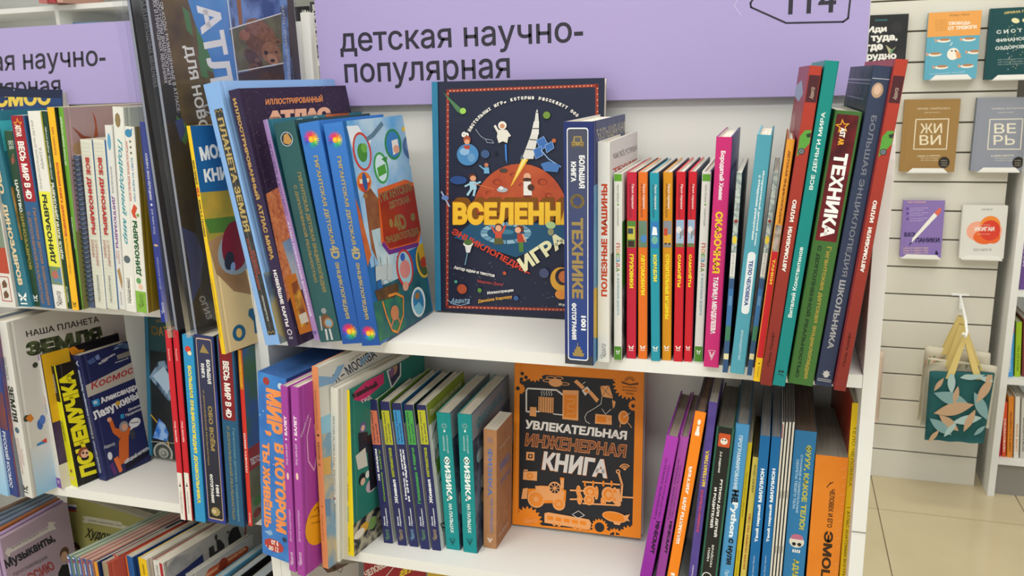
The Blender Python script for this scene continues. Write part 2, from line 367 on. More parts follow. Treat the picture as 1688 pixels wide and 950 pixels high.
for i, (x, y, a, b_) in enumerate([(-.3, -.9, .6, 1.2), (1.2, -.9, .6, 1.2), (.4, -2.4, 2.2, .5), (-1.6, .75, 1.4, .35), (1.3, .75, 1.4, .35)]):
    t = empty('ceiling_lamp', (x, y, CEIL), ['flat ceiling lamp above the aisle before the left bookcase', 'flat ceiling lamp above the aisle before the centre bookcase', 'long ceiling lamp at the far front of the shop', 'long ceiling lamp over the aisle behind the left bookcase', 'long ceiling lamp over the aisle by the slatted wall'][i], 'lamp', 'ceiling lamps')
    MB().box((-a/2-.03, -b_/2-.03, -.03), (a/2+.03, b_/2+.03, 0), 'd8d8d8').build('housing', t)
    MB().box((-a/2, -b_/2, -.034), (a/2, b_/2, -.03), mat('fff6e8', .5, 0, 'lamp', None, 3.)).build('diffuser', t)

# ================================================================ bookcases of the island
def panel_prof(zb, top):   # side panel outline in y, z: straight front, rounded shoulder rising to the sign
    P = [(.24, zb), (0, zb), (0, .235)]
    for j in range(1, 9): a = j/8*math.pi/2; P.append((.10*(1-math.cos(a)), .235+.085*math.sin(a)))
    return P+[(.24, .32)]
def side_panel(root, x0, x1, loc, name='side_panel'):
    P = panel_prof(FLOOR, .5); n = len(P); b = MB()
    b.add([(x0, y, z) for y, z in P]+[(x1, y, z) for y, z in P], [tuple(range(n)), tuple(range(n, 2*n))[::-1]]+[(i, n+i, n+(i+1) % n, (i+1) % n) for i in range(n)], white())
    return b.build(name, root, bevel=.0006)
def bookcase(name, label, x0, x1, shelves, tp):
    r = empty(name, (0, 0, 0), label, 'bookcase', 'white bookcases of the island')
    side_panel(r, x0, x0+tp[0], 0); side_panel(r, x1-tp[1], x1, 0)
    for z in shelves:
        b = MB(); b.box((x0+tp[0]+.0004, .0004, z-.0158), (x1-tp[1]-.0004, .2345, z), white()); s = b.build('shelf', r, bevel=.0005)
        e = MB(); e.box((x0+tp[0]+.0004, -.0006, z-.0162), (x1-tp[1]-.0004, .0002, z+.0002), mat('e6e6e3', .35)); e.build('edge_strip', s)
    MB().box((x0+tp[0], .235, FLOOR), (x1-tp[1], .24, .45), white()).build('back_panel', r)
    MB().box((x0+tp[0], .02, FLOOR), (x1-tp[1], .035, shelves[-1]-.017), white()).build('plinth', r)
    for zz in (-.06, -.09, -.12, -.22, -.25, -.28, .2, .23):   # drilled holes of the side panels and back
        for xx, s in ((x0+tp[0], 1), (x1-tp[1], -1)):
            for yy in (.06, .2):
                h = MB(); h.tube([(xx-.0002*s, yy, zz), (xx+.0004*s, yy, zz)], .0025, mat('4a463f', .8), 8); h.build('shelf_pin_hole', r)
    return r
lc_ = bookcase('bookcase', 'white bookcase under the shorter lilac sign, holding the dinosaur and earth books', -.86, .0162, (.03, -.299, -.63), (.016, .016))
cc_ = bookcase('bookcase', 'wide white bookcase holding the upright space cover and the black and orange engineering cover', .0166, .857, (0., -.3363, -.66), (.0165, .0165))
MB().box((.0005, .2225, .3), (.0155, .24, .462), white()).build('sign_post', lc_, bevel=.0006)
MB().box((.8405, -.0009, -.2035), (.857, -.0002, -.2025), '8d8880').build('edge_joint', cc_)
st = MB(); st.box((0, 0, 0), (.012, .0006, .015), 'f2f0ea')
for j in range(7): st.box((.004+j*.0008, -.0002, .002), (.0044+j*.0008, 0, .013), '222222')
tag(st.build('barcode_sticker', None, (.812, -.0014, -.0158)), 'small white barcode sticker on the right end of the upper shelf edge', 'sticker')
# signs
def sign(name, label, x0, x1, z0, z1, y, s):
    r = empty(name, (x0, y, z0), label, 'sign', 'lilac category signs')
    b = MB(); b.box((0, 0, 0), (x1-x0, .0035, z1-z0), mat('ac9fd0', .38, 0, 'paint')); b.build('board', r)
    MB().box((0, -.0004, -.0012), (x1-x0, .004, 0), '77708a').build('bottom_edge', r)
    f = Face(r, r.matrix_world.copy(), (0, 0, 0), (x1-x0, 0, 0), (0, 0, z1-z0), (0, -1, 0), 'sign'); FACES.append(f); s(f); return r
SC.view_layers[0].update()
def s1(f):
    K = '33303c'
    f.text('детская научно-', *f.px(562, 97), *f.px(961, 35), K, b=.012); f.text('популярная', *f.px(570, 148), *f.px(840, 95), K, b=.012)
    f.pl([(1296, 38), (1390, 36), (1398, 30), (1402, -6)], .003, K); f.pl([(1296, 38), (1238, 12), (1237, 5), (1254, -20), (1400, -24), (1402, -6)], .003, K)
    f.text('114', *f.px(1299, 24), *f.px(1380, -22), K, b=.012)
    f.pl([(1222, 25), (1210, 9), (1218, -4)], .0008, 'd6cbe8')
sign('lilac_sign', 'long lilac sign with an arrow and a number, behind the upright space cover', .029, .8385, .3165, .49, .22, s1)
def s2(f):
    K = '33303c'; f.tp('детская научно-', -104, 132, 175, 117, 35, K, .012); f.tp('популярная', -82, 173, 101, 163, 32, K, .012)
sign('lilac_sign', 'shorter lilac sign of the left bookcase, partly behind the dark blue space cover', -.84, -.06, .3295, .465, .22, s2)

# ================================================================ slatted display wall and the corner case
SY = 1.582
sw = empty('slat_wall', (0, SY, FLOOR), 'cream slatted display panel carrying single upright covers and cloth bags', 'display panel')
gx = [ony(1500, y, SY).z for y in (152, 101, 50.5)]; gp = (gx[2]-gx[0])/2; XE = ony(1605, 802, SY).x
gz = [gx[0]+gp*j for j in range(-13, 13)]; gz = [FLOOR]+[z for z in gz if z > FLOOR+.03]
for i in range(len(gz)-1):
    MB().box((.2, 0, gz[i]-FLOOR+.0), (XE, .012, gz[i+1]-FLOOR-.0045), ivory()).build('slat', sw, bevel=.001)
MB().box((.2, .012, 0), (XE, .03, gz[-1]-FLOOR), mat('8b8472', .8)).build('backing_board', sw)
def hold(parent_name, x, z, lab, wd=.1):
    r = empty(parent_name, (x, SY, z), lab, 'book holder', 'clear ledge holders on the slatted panel')
    b = MB(); b.box((-wd/2, -.045, -.002), (wd/2, 0, 0), mat('f4f4f2', .2)); b.build('ledge', r)
    b = MB(); b.add([(-wd/2, -.045, 0), (wd/2, -.045, 0), (wd/2-.012, -.047, .012), (-wd/2+.012, -.047, .012), (-wd/2, -.047, 0), (wd/2, -.047, 0), (wd/2-.012, -.049, .012), (-wd/2+.012, -.049, .012)],
        [(0, 1, 2, 3), (7, 6, 5, 4), (0, 4, 5, 1), (1, 5, 6, 2), (2, 6, 7, 3), (3, 7, 4, 0)], mat('f7f7f5', .2)); b.build('front_lip', r)
    return r
def wallbook(label, TL, TR, BL, BR, c, ct, sc=None, holder=None):
    Yp = SY-.03
    r = book('hardcover_book', label, 'covers on the slatted panel', TL, TR, BL, BR, Y=Yp, c=c, mode='cover', D=.018, tilt=2, spine_c=sc, pages=('efeee8', 'c8c4ba'))
    root, fs, fr = r[0], r[1], r[2]; ct(fr)
    if holder:
        p = root.matrix_world @ Vector((r[4], r[5]/2, 0)); hold('book_holder', p.x, p.z-.0005, holder)
    return r
def h1(f):
    W = 'ece9e2'
    for x, y, r in ((1478, 45, 10), (1450, 62, 9), (1484, 90, 9)): f.pe(x, y, r, '2f2f31', n=9)
    for s, x0, x1, y in (('Иди', 1430, 1462, 56), ('туда,', 1436, 1480, 71), ('где', 1428, 1456, 86), ('трудно', 1420, 1478, 102)): f.tp(s, x0, y, x1, y-2, 12, W, .05)
    f.tp('Тим Шлиппенбах', 1442, 35, 1463, 34, 3, '3f8f93'); f.pp([(1460, 74), (1470, 82), (1477, 77), (1470, 86), (1466, 90), (1464, 84)], 'b8b48c'); f.pp([(1466, 84), (1474, 80), (1470, 88)], '5e9a6c')
wallbook('black cover with big white words and a small bird, highest beside the lilac sign', (1427, 26), (1498, 22), (1419, 124), (1491, 122), '26272a', h1, holder='clear holder under the black cover with a bird')
def h2(f):
    f.rect(0, .64, 1, 1, 'e9a455'); W = 'f3eee2'
    f.tp('СВОБОДА', 1564, 42, 1600, 41, 6, W, .04); f.tp('ОТ ТРЕВОГИ', 1563, 50, 1610, 47, 6, W, .04); f.tp('Роберт Лихи', 1565, 28, 1598, 26, 4, '6b4a2a', 0, .3)
    for j in range(6): f.tp('как справиться', 1542, 35+j*3.4, 1560, 34+j*3.4, 2, 'b9803f', 0)
    for x, y in ((1556, 67), (1597, 65), (1541, 90), (1606, 86), (1552, 111), (1594, 109)):
        f.pe(x, y, 11, 'f2ebdf', 3.2); f.pe(x+1, y-1.6, 9, 'b98052', 2); f.pp([(x-10, y), (x-15, y-3.5), (x-14, y+3)], 'e8a070')
    f.pe(1571, 89, 10, 'f3ede0', 10); f.pp([(1574, 81), (1583, 88), (1584, 95), (1577, 97)], 'e0a26d'); f.pe(1569, 84, 1.4, '3a3a3a'); f.pe(1575, 84, 1.4, '3a3a3a')
    for x, y in ((1567, 74), (1569, 71)): f.pe(x, y, 1.2, 'dcecf0')
    f.tp('психология эмоций', 1533, 124, 1590, 120, 3, 'cfe4ec', 0)
wallbook('orange and light blue cover with spotted fish, beside the dark green cover', (1531, 22), (1619, 16), (1523, 132), (1609, 129), '62a9c0', h2, holder='clear holder under the orange and blue fish cover')
def h3(f):
    W = 'dfe5e0'; f.tp('ИРИНА П', 1656, 23.5, 1690, 20, 4, 'd8c67a', .03)
    for s, x0, x1, y, h in (('С И С Т Е М А', 1643, 1721, 56, 6), ('ФИНАНСОВОГО', 1642, 1720, 70, 6), ('ОЗДОРОВЛЕНИЯ', 1641, 1722, 83.5, 6.5)): f.tp(s, x0, y, x1, y-6, h, W, .03)
    f.pe(1674, 34, 7, 'e9dfae', 4, rot=-20); f.pe(1692, 33, 7, 'e9dfae', 4)
    for j in range(34): f.pe(1672+rnd.uniform(-12, 14), 42+j*2.2, .7, 'd9d39a' if j % 3 else 'eef0e8', n=6)
    for j in range(3): f.tp('как освободиться от кредитов', 1645, 100+j*4, 1715, 97+j*4, 2.6, 'a9bcb8', 0)
wallbook('dark green cover with gold capsule and spaced white words, at the upper right frame edge', (1633, 15.7), (1729, 8), (1622, 131), (1716, 130), '17494d', h3, holder='clear holder under the dark green capsule cover')
def frame4(f, a, b_, col, x, y, w_, h_, wds):
    f.pl([(x, y), (x+w_, y-1), (x+w_-4, y+h_), (x-4, y+h_)], .018, col, True)
    f.tp(a, x+7, y+h_*.47, x+w_-11, y+h_*.46, h_*.33, col, .01); f.tp(b_, x+6, y+h_*.86, x+w_-13, y+h_*.85, h_*.33, col, .01)
    f.tp(wds[0], x+2, y-16, x+w_+2, y-17, 3, col, 0); f.tp(wds[1], x+14, y-10, x+w_-15, y-10.5, 2, col, 0)
    f.tp(wds[2], x+2, y+h_+13, x+w_-14, y+h_+12, 3, col, .03)
    for j in range(2): f.tp(wds[3], x+8, y+h_+16+j*3.5, x+w_-18, y+h_+16+j*3.5, 2, col, 0)
    f.pe(x+w_-8, y+h_+22, 9.5, '2b2622'); 
    for j in range(3): f.tp('НЕ ИДЕАЛ', x+w_-13, y+h_+20+j*4, x+w_-3, y+h_+20+j*4, 2.2, 'c9bda6', 0)
wallbook('mustard brown cover with two pale words in a square frame, beside the orange bookcase end', (1491, 165), (1585, 162), (1483, 283.5), (1572, 283), '9c7a45', lambda f: frame4(f, 'ЖИ', 'ВИ', 'e9dcc0', 1510, 197, 54, 49, ('ЭРИК ЛАРССЕН', 'автор книги', 'ЗДЕСЬ И СЕЙЧАС', 'как жить сегодня')), holder='clear holder under the mustard brown framed cover')
wallbook('grey blue cover with pale words in a square frame, right of the mustard one', (1610.5, 162), (1705, 159), (1599, 282.5), (1690, 282), '8e929e', lambda f: frame4(f, 'ВЕ', 'РЬ', 'e6dfcc', 1632, 197, 54, 49, ('ХАМЕД АСЛАНОВ', 'автор книги', 'В СЕБЯ И ДРУГИХ', 'как верить себе')), sc='6f7480', holder='clear holder under the grey blue framed cover')
def h6(f):
    f.tp('БЕЗ', 1491, 390.5, 1509, 390, 7, '2b2450', .05); f.tp('ПАНИКИ', 1509, 400, 1549, 400, 8, '2b2450', .05)
    f.pp([(1504, 393), (1540, 351), (1545, 356), (1510, 393), (1503, 400)], 'f0ede6'); f.pp([(1540, 351), (1546, 345), (1552, 342), (1551, 349), (1546, 356)], 'e06a52')
    f.pp([(1498, 404), (1502, 399), (1503, 401), (1499, 405)], '2b2450')
    for y in (344, 352, 361): f.tp('позитивные приёмы', 1500, y+1, 1530, y, 2.5, 'cdbfe6', 0); f.tp('против тревоги', 1500, y+5, 1522, y+4, 2.5, 'cdbfe6', 0); f.pe(1496, y, 2, '59418f')
    f.tp('ЭНДИ ПУДДИКОМБ', 1495, 335, 1526, 335, 3, 'e8b9a0', .02)
    for j in range(3): f.tp('книга от первого лица', 1489, 411+j*4, 1530, 410.5+j*4, 2.6, 'e8c3a4', .02)
    f.pp([(1541, 420), (1543, 412), (1547, 418), (1546, 420)], '241f3c')
wallbook('violet cover with a white match drawn across it, lower on the slatted panel', (1489, 330), (1559, 330.5), (1484, 423.5), (1550, 425.5), '8a73b4', h6, holder='clear holder under the violet match cover')
def h7(f):
    f.tp('КЭН МОГИ', 1618, 347, 1636, 347, 3, '555555', 0)
    f.pe(1611, 381, 18, 'f0a98f', 16); f.pe(1634, 381, 18, 'f0a98f', 16); f.pe(1632, 372, 17, 'ee8a35', 16); f.pe(1623, 391, 19, 'e8672c', 12); f.pe(1637, 391, 12, 'e8672c', 11); f.pe(1632, 380, 17, 'd8402c', 17)
    f.tp('ИКИГАИ', 1607, 381, 1639, 381, 7, 'f4e8df', .04); f.tp('японский секрет', 1615, 372, 1633, 372, 2, 'f3d3c8', 0); f.tp('долгой жизни', 1611, 387, 1632, 387, 2, 'f3d3c8', 0)
    f.tp('КЕН МОГИ', 1605, 414, 1634, 414, 4, '6a6a6a', 0)
wallbook('white cover with overlapping orange and red circles, beside the violet match cover', (1587.6, 338.6), (1662, 339.5), (1580.5, 426), (1654, 427), 'dcdad4', h7, holder='clear holder under the white cover with circles')

# cloth bags on a hook
def P_(x, y, Y): return ony(x, y, Y)
hk = empty('wire_hook', P_(1583, 486, SY), 'white wire hook on the slatted panel carrying the cloth bags', 'hook')
hl = lambda x, y, Y: P_(x, y, Y)-hk.location
MB().box(tuple(hl(1569, 484, SY-.004)), tuple(hl(1597, 488, SY)), mat('f2f2f0', .3)).build('base_plate', hk)
MB().tube([hl(1583, 486, SY), hl(1583, 510, SY-.012)], .003, mat('f2f2f0', .3)).build('wire_foot', hk)
MB().tube([hl(1583, 488, SY), hl(1587, 505, SY-.1), hl(1592, 528, SY-.2), hl(1594, 548, SY-.22), hl(1591, 556, SY-.235), hl(1588, 550, SY-.245)], .0032, mat('f2f2f0', .3)).build('prong', hk)
def tote(label, TL, TR, BR, BL, Y, c, peak, art=None, strap='d9c27c', q=(.3, .75)):
    a, b_, c_, d = [P_(x, y, Y) for x, y in (TL, TR, BR, BL)]; r = empty('tote_bag', (a+b_)/2, label, 'bag', 'cloth bags on the wire hook')
    o = (a+b_)/2; n = 12; vs = []; fs = []
    for s_ in (-1, 1):
        for j in range(n+1):
            for i in range(n+1):
                u, v = i/n, j/n; p = (a*(1-u)+b_*u)*(1-v)+(d*(1-u)+c_*u)*v-o
                e = math.sin(math.pi*u)**.5*math.sin(math.pi*min(1, v*.9+.1))**.5
                p = p+Vector((0, s_*(.004+.008*e)+.003*math.sin(u*17+v*4), 0)); vs.append(p)
    m = (n+1)**2
    for s_ in (0, 1):
        for j in range(n):
            for i in range(n):
                k0 = s_*m+j*(n+1)+i; q4 = (k0, k0+n+1, k0+n+2, k0+1); fs.append(q4 if s_ == 0 else q4[::-1])
    for i in range(n):
        for j0 in (0, n): x = j0*(n+1)+i; fs.append((x, x+1, m+x+1, m+x))
        y0 = i*(n+1); fs.append((y0, y0+n+1, m+y0+n+1, m+y0)); y1 = i*(n+1)+n; fs.append((y1, y1+n+1, m+y1+n+1, m+y1))
    b = MB(); b.add(vs, fs, mat(c, .9, 0, 'noise', c, 200)); b.build('bag_body', r, smooth=True)
    pk = P_(*peak, Y+.0)-o
    for s_ in (-1, 1):
        for t in (q[0], q[1]):
            f0 = a*(1-t)+b_*t-o+Vector((0, s_*.012, -.015)); pr = pk+Vector((0, s_*.004, 0)); wv = Vector((.009, 0, 0)); th = Vector((0, .0012, 0))
            b = MB(); b.add([f0-wv-th, f0+wv-th, pr+wv*.6-th, pr-wv*.6-th, f0-wv+th, f0+wv+th, pr+wv*.6+th, pr-wv*.6+th], [(0, 1, 2, 3), (7, 6, 5, 4), (0, 4, 5, 1), (1, 5, 6, 2), (2, 6, 7, 3), (3, 7, 4, 0)], mat(strap, .85)); b.build('strap', r)
    if art:
        f = Face(r, Matrix.Translation(o), a-o+Vector((0, -.0165, 0)), b_-a, Vector((0, 0, (d-a).length)), (0, -1, 0), 'bag'); f.O = f.O+Vector((0, 0, -(d-a).length)); f.O += (d-a)*.0
        FACES.append(f); art(f)
    return r
def leaf(f, x, y, L, a, c, w_=.32):
    ca, sa = math.cos(math.radians(a)), -math.sin(math.radians(a)); P = []
    for j in range(13):
        t = j/12; P.append((x+ca*L*t-sa*L*w_*math.sin(math.pi*t)*.5, y+sa*L*t+ca*L*w_*math.sin(math.pi*t)*.5))
    for j in range(12, -1, -1):
        t = j/12; P.append((x+ca*L*t+sa*L*w_*math.sin(math.pi*t)*.5, y+sa*L*t-ca*L*w_*math.sin(math.pi*t)*.5))
    f.pp(P, c)
def bag1(f):
    A, B, C = 'a9c3c2', 'bf9f80', '7fa3a6'
    for x, y, L, a, c in ((1534, 645, 26, 55, B), (1560, 612, 40, -85, A), (1534, 648, 62, -20, C), (1575, 625, 46, 8, A), (1568, 668, 30, 80, B), (1536, 682, 66, 10, B), (1545, 685, 44, -40, B), (1568, 698, 48, 6, A),
        (1600, 650, 54, -62, C), (1605, 668, 48, 60, B), (1587, 715, 40, 65, B), (1530, 690, 48, -38, C), (1555, 722, 30, 50, A), (1604, 722, 24, 40, C), (1530, 730, 26, 50, B), (1606, 625, 26, -20, A), (1618, 640, 30, 70, B)): leaf(f, x, y, L, a, c)
tote('dark teal cloth bag printed with pale leaves, front of the bundle', (1533, 613), (1639, 615), (1621, 731), (1524, 724), SY-.2, '25595b', (1591, 552), bag1)
def bag2(f):
    for j in range(7): leaf(f, 1530+j*5, 605-j*2, 22, 60-j*9, ('b98f72', '7d8a5e', 'cdbba2')[j % 3])
    for j in range(6): leaf(f, 1585+j*8, 606, 20, 40+j*15, ('a99a86', 'b7b79a', '8e8f78')[j % 3])
tote('cream cloth bag with leaf print, second in the bundle', (1529, 590), (1643, 604), (1630, 706), (1517, 700), SY-.15, 'c9c2ae', (1585, 535), bag2)
tote('cream cloth bag with rust stripes, third in the bundle', (1525, 571), (1632, 582), (1626, 690), (1512, 692), SY-.1, 'cfc8b4', (1583, 521), bag2)
MB_ = tote('faint pink patterned cloth bag half hidden behind the centre bookcase end', (1388, 575), (1457, 580), (1448, 697), (1385, 690), SY-.08, 'd5bfae', (1425, 490))
# right corner case
xc = onz(1633, 818, FLOOR).x; yc = onz(1633, 818, FLOOR).y
rc_ = empty('bookcase', (xc, 0, FLOOR), 'narrow white bookcase past the slatted panel at the right frame edge', 'bookcase')
b = MB(); b.box((-.009, yc, 0), (.009, yc+.4, 1.9), white()); b.build('side_panel', rc_, bevel=.0005)
def zat(x, y): return ony(x, y, yc+.004).z
zs = [zat(1675, 480), zat(1658, 625), zat(1643, 757)]; zs = [zs[0]+.29, ]+zs
for z in zs:
    MB().box((.0094, yc+.004, z-FLOOR-.016), (1.2, yc+.38, z-FLOOR), white()).build('shelf', rc_)
MB().box((.0094, yc+.381, 0), (1.2, yc+.39, 1.9), white()).build('back_panel', rc_)
MB().box((.0094, yc+.02, 0), (1.2, yc+.03, zs[-1]-FLOOR-.016), mat('8f8c86', .5)).build('plinth', rc_)
def rcb(label, xa, xb, yt, yb, z, c, art=None, y0=1.39):
    r = book('hardcover_book', label, 'books in the corner bookcase', (xa+3, yt), (xb+3, yt), (xa, yb), (xb, yb), z=z, c=c, D=.16, shrink=.97); art and art(r[1]); return r
rcb('violet spine on the top shelf of the corner case', 1680, 1694, 385, 478, zs[1], '6d4d92', lambda f: f.ty('МЕТОД', 395, 440, .3, .7, 'd7cbe6'))
rcb('blue spine with a pink head on the middle shelf of the corner case', 1659, 1670, 532, 622, zs[2], '3e9ad6', lambda f: f.ry(532, 550, 'cb3f9c').ty('САМООЦЕНКА', 572, 614, .3, .7, 'eaf2f8', 'u'))
rcb('lime green spine beside the blue one in the corner case', 1672, 1682, 532, 622, zs[2], '9fbf2c', lambda f: f.ty('ЖИЗНЬ', 570, 614, .3, .7, '5d7a16', 'u'))
rcb('red brown spine after the lime green one in the corner case', 1684, 1696, 528, 622, zs[2], '7c3a3a')
rcb('crimson spine at the left end of the lowest row in the corner case', 1644, 1650, 664, 753, zs[3], 'b5223d', lambda f: f.ty('ИСТОРИЯ', 690, 735, .3, .7, '6b1020', 'u'))
rcb('red orange spine with white letters in the lowest row of the corner case', 1651.5, 1658, 664, 754, zs[3], 'd9502a', lambda f: f.ty('НЕРВОТРЕПКА', 690, 745, .2, .8, 'f3e9e2', 'u'))
rcb('orange spine in the lowest row of the corner case', 1659.5, 1669, 655, 755, zs[3], 'e08a2e', lambda f: f.ty('КНИГА О ГЛАВНОМ', 680, 745, .3, .7, '6b3c12', 'u'))
rcb('white spine with a small orange word in the lowest row of the corner case', 1671, 1679, 655, 757, zs[3], 'e2ddd3', lambda f: f.ty('сила воли', 700, 745, .3, .7, 'd9862a', 'u'))
rcb('pale grey spine at the frame edge in the lowest row of the corner case', 1681, 1692, 658, 757, zs[3], 'cbc7c0', lambda f: f.ty('психология', 690, 745, .3, .7, '444444', 'u'))

# far case behind the left sign
fy = 1.62; fz = [ony(511, 100, fy).z, ony(105, 8, fy).z]
fc = empty('bookcase', (-1.6, fy, FLOOR), 'tall white bookcase in the distance behind the lilac signs', 'bookcase')
for x in (-.88, -.25, .4): MB().box((x-.009, .0, 0), (x+.009, .3, 1.9), white()).build('side_panel', fc)
for z in (fz[0], fz[1], fz[1]+.26, fz[0]-.28): MB().box((-.875, .001, z-FLOOR-.018), (2.3, .295, z-FLOOR), white()).build('shelf', fc)
MB().box((-1.15, .29, 0), (2.3, .30, 1.9), white()).build('back_panel', fc)
for (lx, ly, lz) in ((-.4, .289, 1.52), (-.4, .289, 1.45), (.3, .289, 1.52), (.3, .289, 1.45)):
    MB().tube([(lx, ly, lz), (lx, ly+.0006, lz)], .004, mat('5a564e', .8)).build('shelf_pin_hole', fc)
def farbook(label, TL, TR, BL, BR, c, art=None, D=.02, yaw=0, z=fz[0], **k):
    r = book('hardcover_book', label, 'books in the distant bookcase', TL, TR, BL, BR, z=z, c=c, mode='cover', D=D, yaw=yaw, **k); art and art(r[2]); return r
def kv(f):
    for s, x0, x1, y, h in (('КВАН', 496, 511, 34, 18), ('КУЛ', 498, 512, 57, 15)): f.tp(s, x0, y, x1, y+2, h, 'd9d9d4', .02)
    f.tp('ФИЗИК', 503, 72, 513, 72, 5, 'b9b9b4'); f.tp('УМНЫЕ', 505, 90, 514, 90, 6, 'b9b9b4')
farbook('black cover with white brush letters between the big atlas and the long sign', (484, 9), (511, 12), (494, 99), (516, 98), '1c1d1f', kv, Y=fy+.03)
r = book('hardcover_book', 'black spine with white letters behind the left edge of the long sign', 'books in the distant bookcase', (510, 4), (524, 3), (518, 96), (531, 96), z=fz[0], c='2a2b30', D=.2)
r[1].ty('МОЗГ НА 100%', 8, 75, .25, .8, 'e6e6e2', 'd'); r[1].ty('ИЗДАТ', 80, 94, .3, .7, 'a0a0a0', 'h')
for i, (xa, xb, c, y) in enumerate(((64, 78, 'b9706c', -60), (80, 92, 'a83f46', -64), (94, 104, 'c79a8c', -58))):
    rcq = book('hardcover_book', ('dull pink spine on the distant top shelf', 'dark red spine between pink ones on the distant top shelf', 'pale pink spine on the distant top shelf')[i], 'books in the distant bookcase', (xa-6, y), (xb-6, y), (xa, 7-i), (xb, 6-i), z=fz[1], c=c, D=.2)
farbook('light blue flat cover just showing above the left lilac sign', (112, 38), (186, 34), (122, 130), (196, 127), '7d9fc4', lambda f: f.pe(130, 44, 12, 'd8dfe8', 3), D=.02, z=None, Y=fy+.06)
farbook('brick red cover low between the big atlas and the long sign', (497, 131), (528, 131), (500, 170), (530, 170), '8a5a50', None, z=None, Y=fy+.02, D=.02)
# ================================================================ books
def B(label, g, TL, TR, BL, BR, z=None, c='888888', sp=None, rc_art=None, lc_art=None, name='hardcover_book', **k):
    r = book(name, label, g, TL, TR, BL, BR, z, c, **k)
    if sp: sp(r[1])
    if rc_art: rc_art(r[2])
    if lc_art: lc_art(r[3])
    return r
def script(f, y0, y1, c, c0=.25, c1=.75, d='u'):   # the little handwritten imprint
    f.ty('Аванта', y0, y1, c0, c1, c, d, b=.0, sh=.45); cm = (c0+c1)/2
    u = cm+.05; v = f.vy((y0+y1)/2); f.line([(c0-.02, f.vy(y1-3)), (c0+.1, f.vy(y1+2)), (cm, f.vy(y1-2)), (c1, f.vy(y1-5))], .04, c)
def butterfly(f, y, c, s=1., cu=.5):
    v = f.vy(y); A = f.asp; r = .2*s
    for sx in (-1, 1):
        f.poly([(cu, v), (cu+sx*r*1.5, v+r*1.5*A), (cu+sx*r*1.5, v+r*.3*A), (cu+sx*r*.4, v)], c); f.poly([(cu, v), (cu+sx*r*1.2, v-r*.2*A), (cu+sx*r*1.1, v-r*1.1*A), (cu+sx*r*.3, v-r*.6*A)], c)
    f.rect(cu-r*1.3, v-r*1.9*A, cu+r*1.3, v-r*1.5*A, c)
def flag3(f, u0, u1, y0, y1):
    h = (y1-y0)/3
    for i, c in enumerate(('e9e6e2', '3a4a8a', 'b33a3a')): f.ry(y0+i*h, y0+(i+1)*h, c, u0, u1)
# ------------------------------------------------ left bookcase, upper shelf
G1 = 'books on the upper shelf of the left bookcase'; Z1 = .03
def a1(f):
    f.ry(405, 449, 'b3452c'); f.ry(250, 405, '7a8a78'); f.line([(.15, f.vy(455)), (.85, f.vy(455)), (.85, f.vy(497)), (.15, f.vy(497))], .05, 'b8473a', True)
    for y in (468, 486): f.ell(.5, f.vy(y), .2, '6b4a34', n=7); f.line([(.4, f.vy(y-2)), (.55, f.vy(y-7))], .08, '6b4a34'); f.line([(.5, f.vy(y)), (.35, f.vy(y+6))], .08, '6b4a34')
B('white book with a red orange band and two small dinosaurs, at the left frame edge', G1, (-52, 186), (-27, 186), (3, 507), (25, 507), Z1, 'dcdad4', a1, rc='b9bab8', D=.2, Y=-0.047, yaw=-4)
def a2(f):
    f.ty('ДИНОЗАВРОВ', 330, 467, .3, .7, 'e3c9a0', 'd', .05); f.ty('ЦАРСТВО', 205, 315, .3, .7, 'e3c9a0', 'd', .05); butterfly(f, 488, 'eef0ee')
def a2c(f):
    f.poly([(.02, .62), (.5, .62), (.5, .35), (.02, .35)], mat('c99a54', .5, 0, 'noise', '8a6530', 60.)); f.rect(.03, .8, .4, .95, '3fa9b5')
B('teal book with cream dinosaur lettering and a dune picture, second at the left frame edge', G1, (-38, 184), (-10, 183), (31, 503), (50, 504), Z1, '2d6f83', a2, a2c, D=.21, Y=-0.042, yaw=-4)
def a3(f):
    f.ty('ЦАРСТВО', 293, 345, .25, .7, 'dfe4dc', 'd', .04); f.ty('ДИНОЗАВРОВ', 345, 440, .25, .7, '9a8a3e', 'd', .04); f.ty('ОРЕЛ', 231, 238, .3, .95, 'cfd6cf', 'h'); f.ty('ДЕФУ', 239, 245, .3, .95, 'cfd6cf', 'h')
    f.ell(.55, f.vy(262), .3, '7a4636', n=7); f.line([(.4, f.vy(268)), (.7, f.vy(252))], .1, 'b06a58'); butterfly(f, 487, 'eef0ee')
B('dark green dinosaur book squeezed between the teal and the red labelled blue book', G1, (6, 217), (20, 215), (54, 503), (67, 503), Z1, mat('24302a', .45, 0, 'noise', '2f5a3a', 9.), a3, D=.2, Y=-0.037, yaw=-4)
def a4(f):
    f.rr(.06, f.vy(328), .97, f.vy(190), mat('8c1620', .35, 0, 'noise', 'a81c26', 40.), .12)
    f.star(.5, f.vy(204), .36, 'e8a32a'); f.star(.5, f.vy(204), .24, '9c1a22'); f.ty('ASTAR', 205, 224, .22, .68, 'e9e2da', 'd', .05)
    f.ty('ВЕСЬ МИР В 4D', 231, 324, .24, .74, 'efece8', 'd', .05)
    f.ty('С ДОПОЛНЕННОЙ РЕАЛЬНОСТЬЮ', 345, 500, .1, .42, '9a7350', 'd', .03); f.ty('Гигантская детская энциклопедия', 338, 502, .55, .87, '9a7350', 'd', .03)
B('blue book with a dark red star label, among the dinosaur books on the upper shelf', G1, (17, 191), (38, 190), (66, 507), (89, 508), Z1, '2b5888', a4, D=.2, rc='23456e', Y=-0.040, yaw=-4)
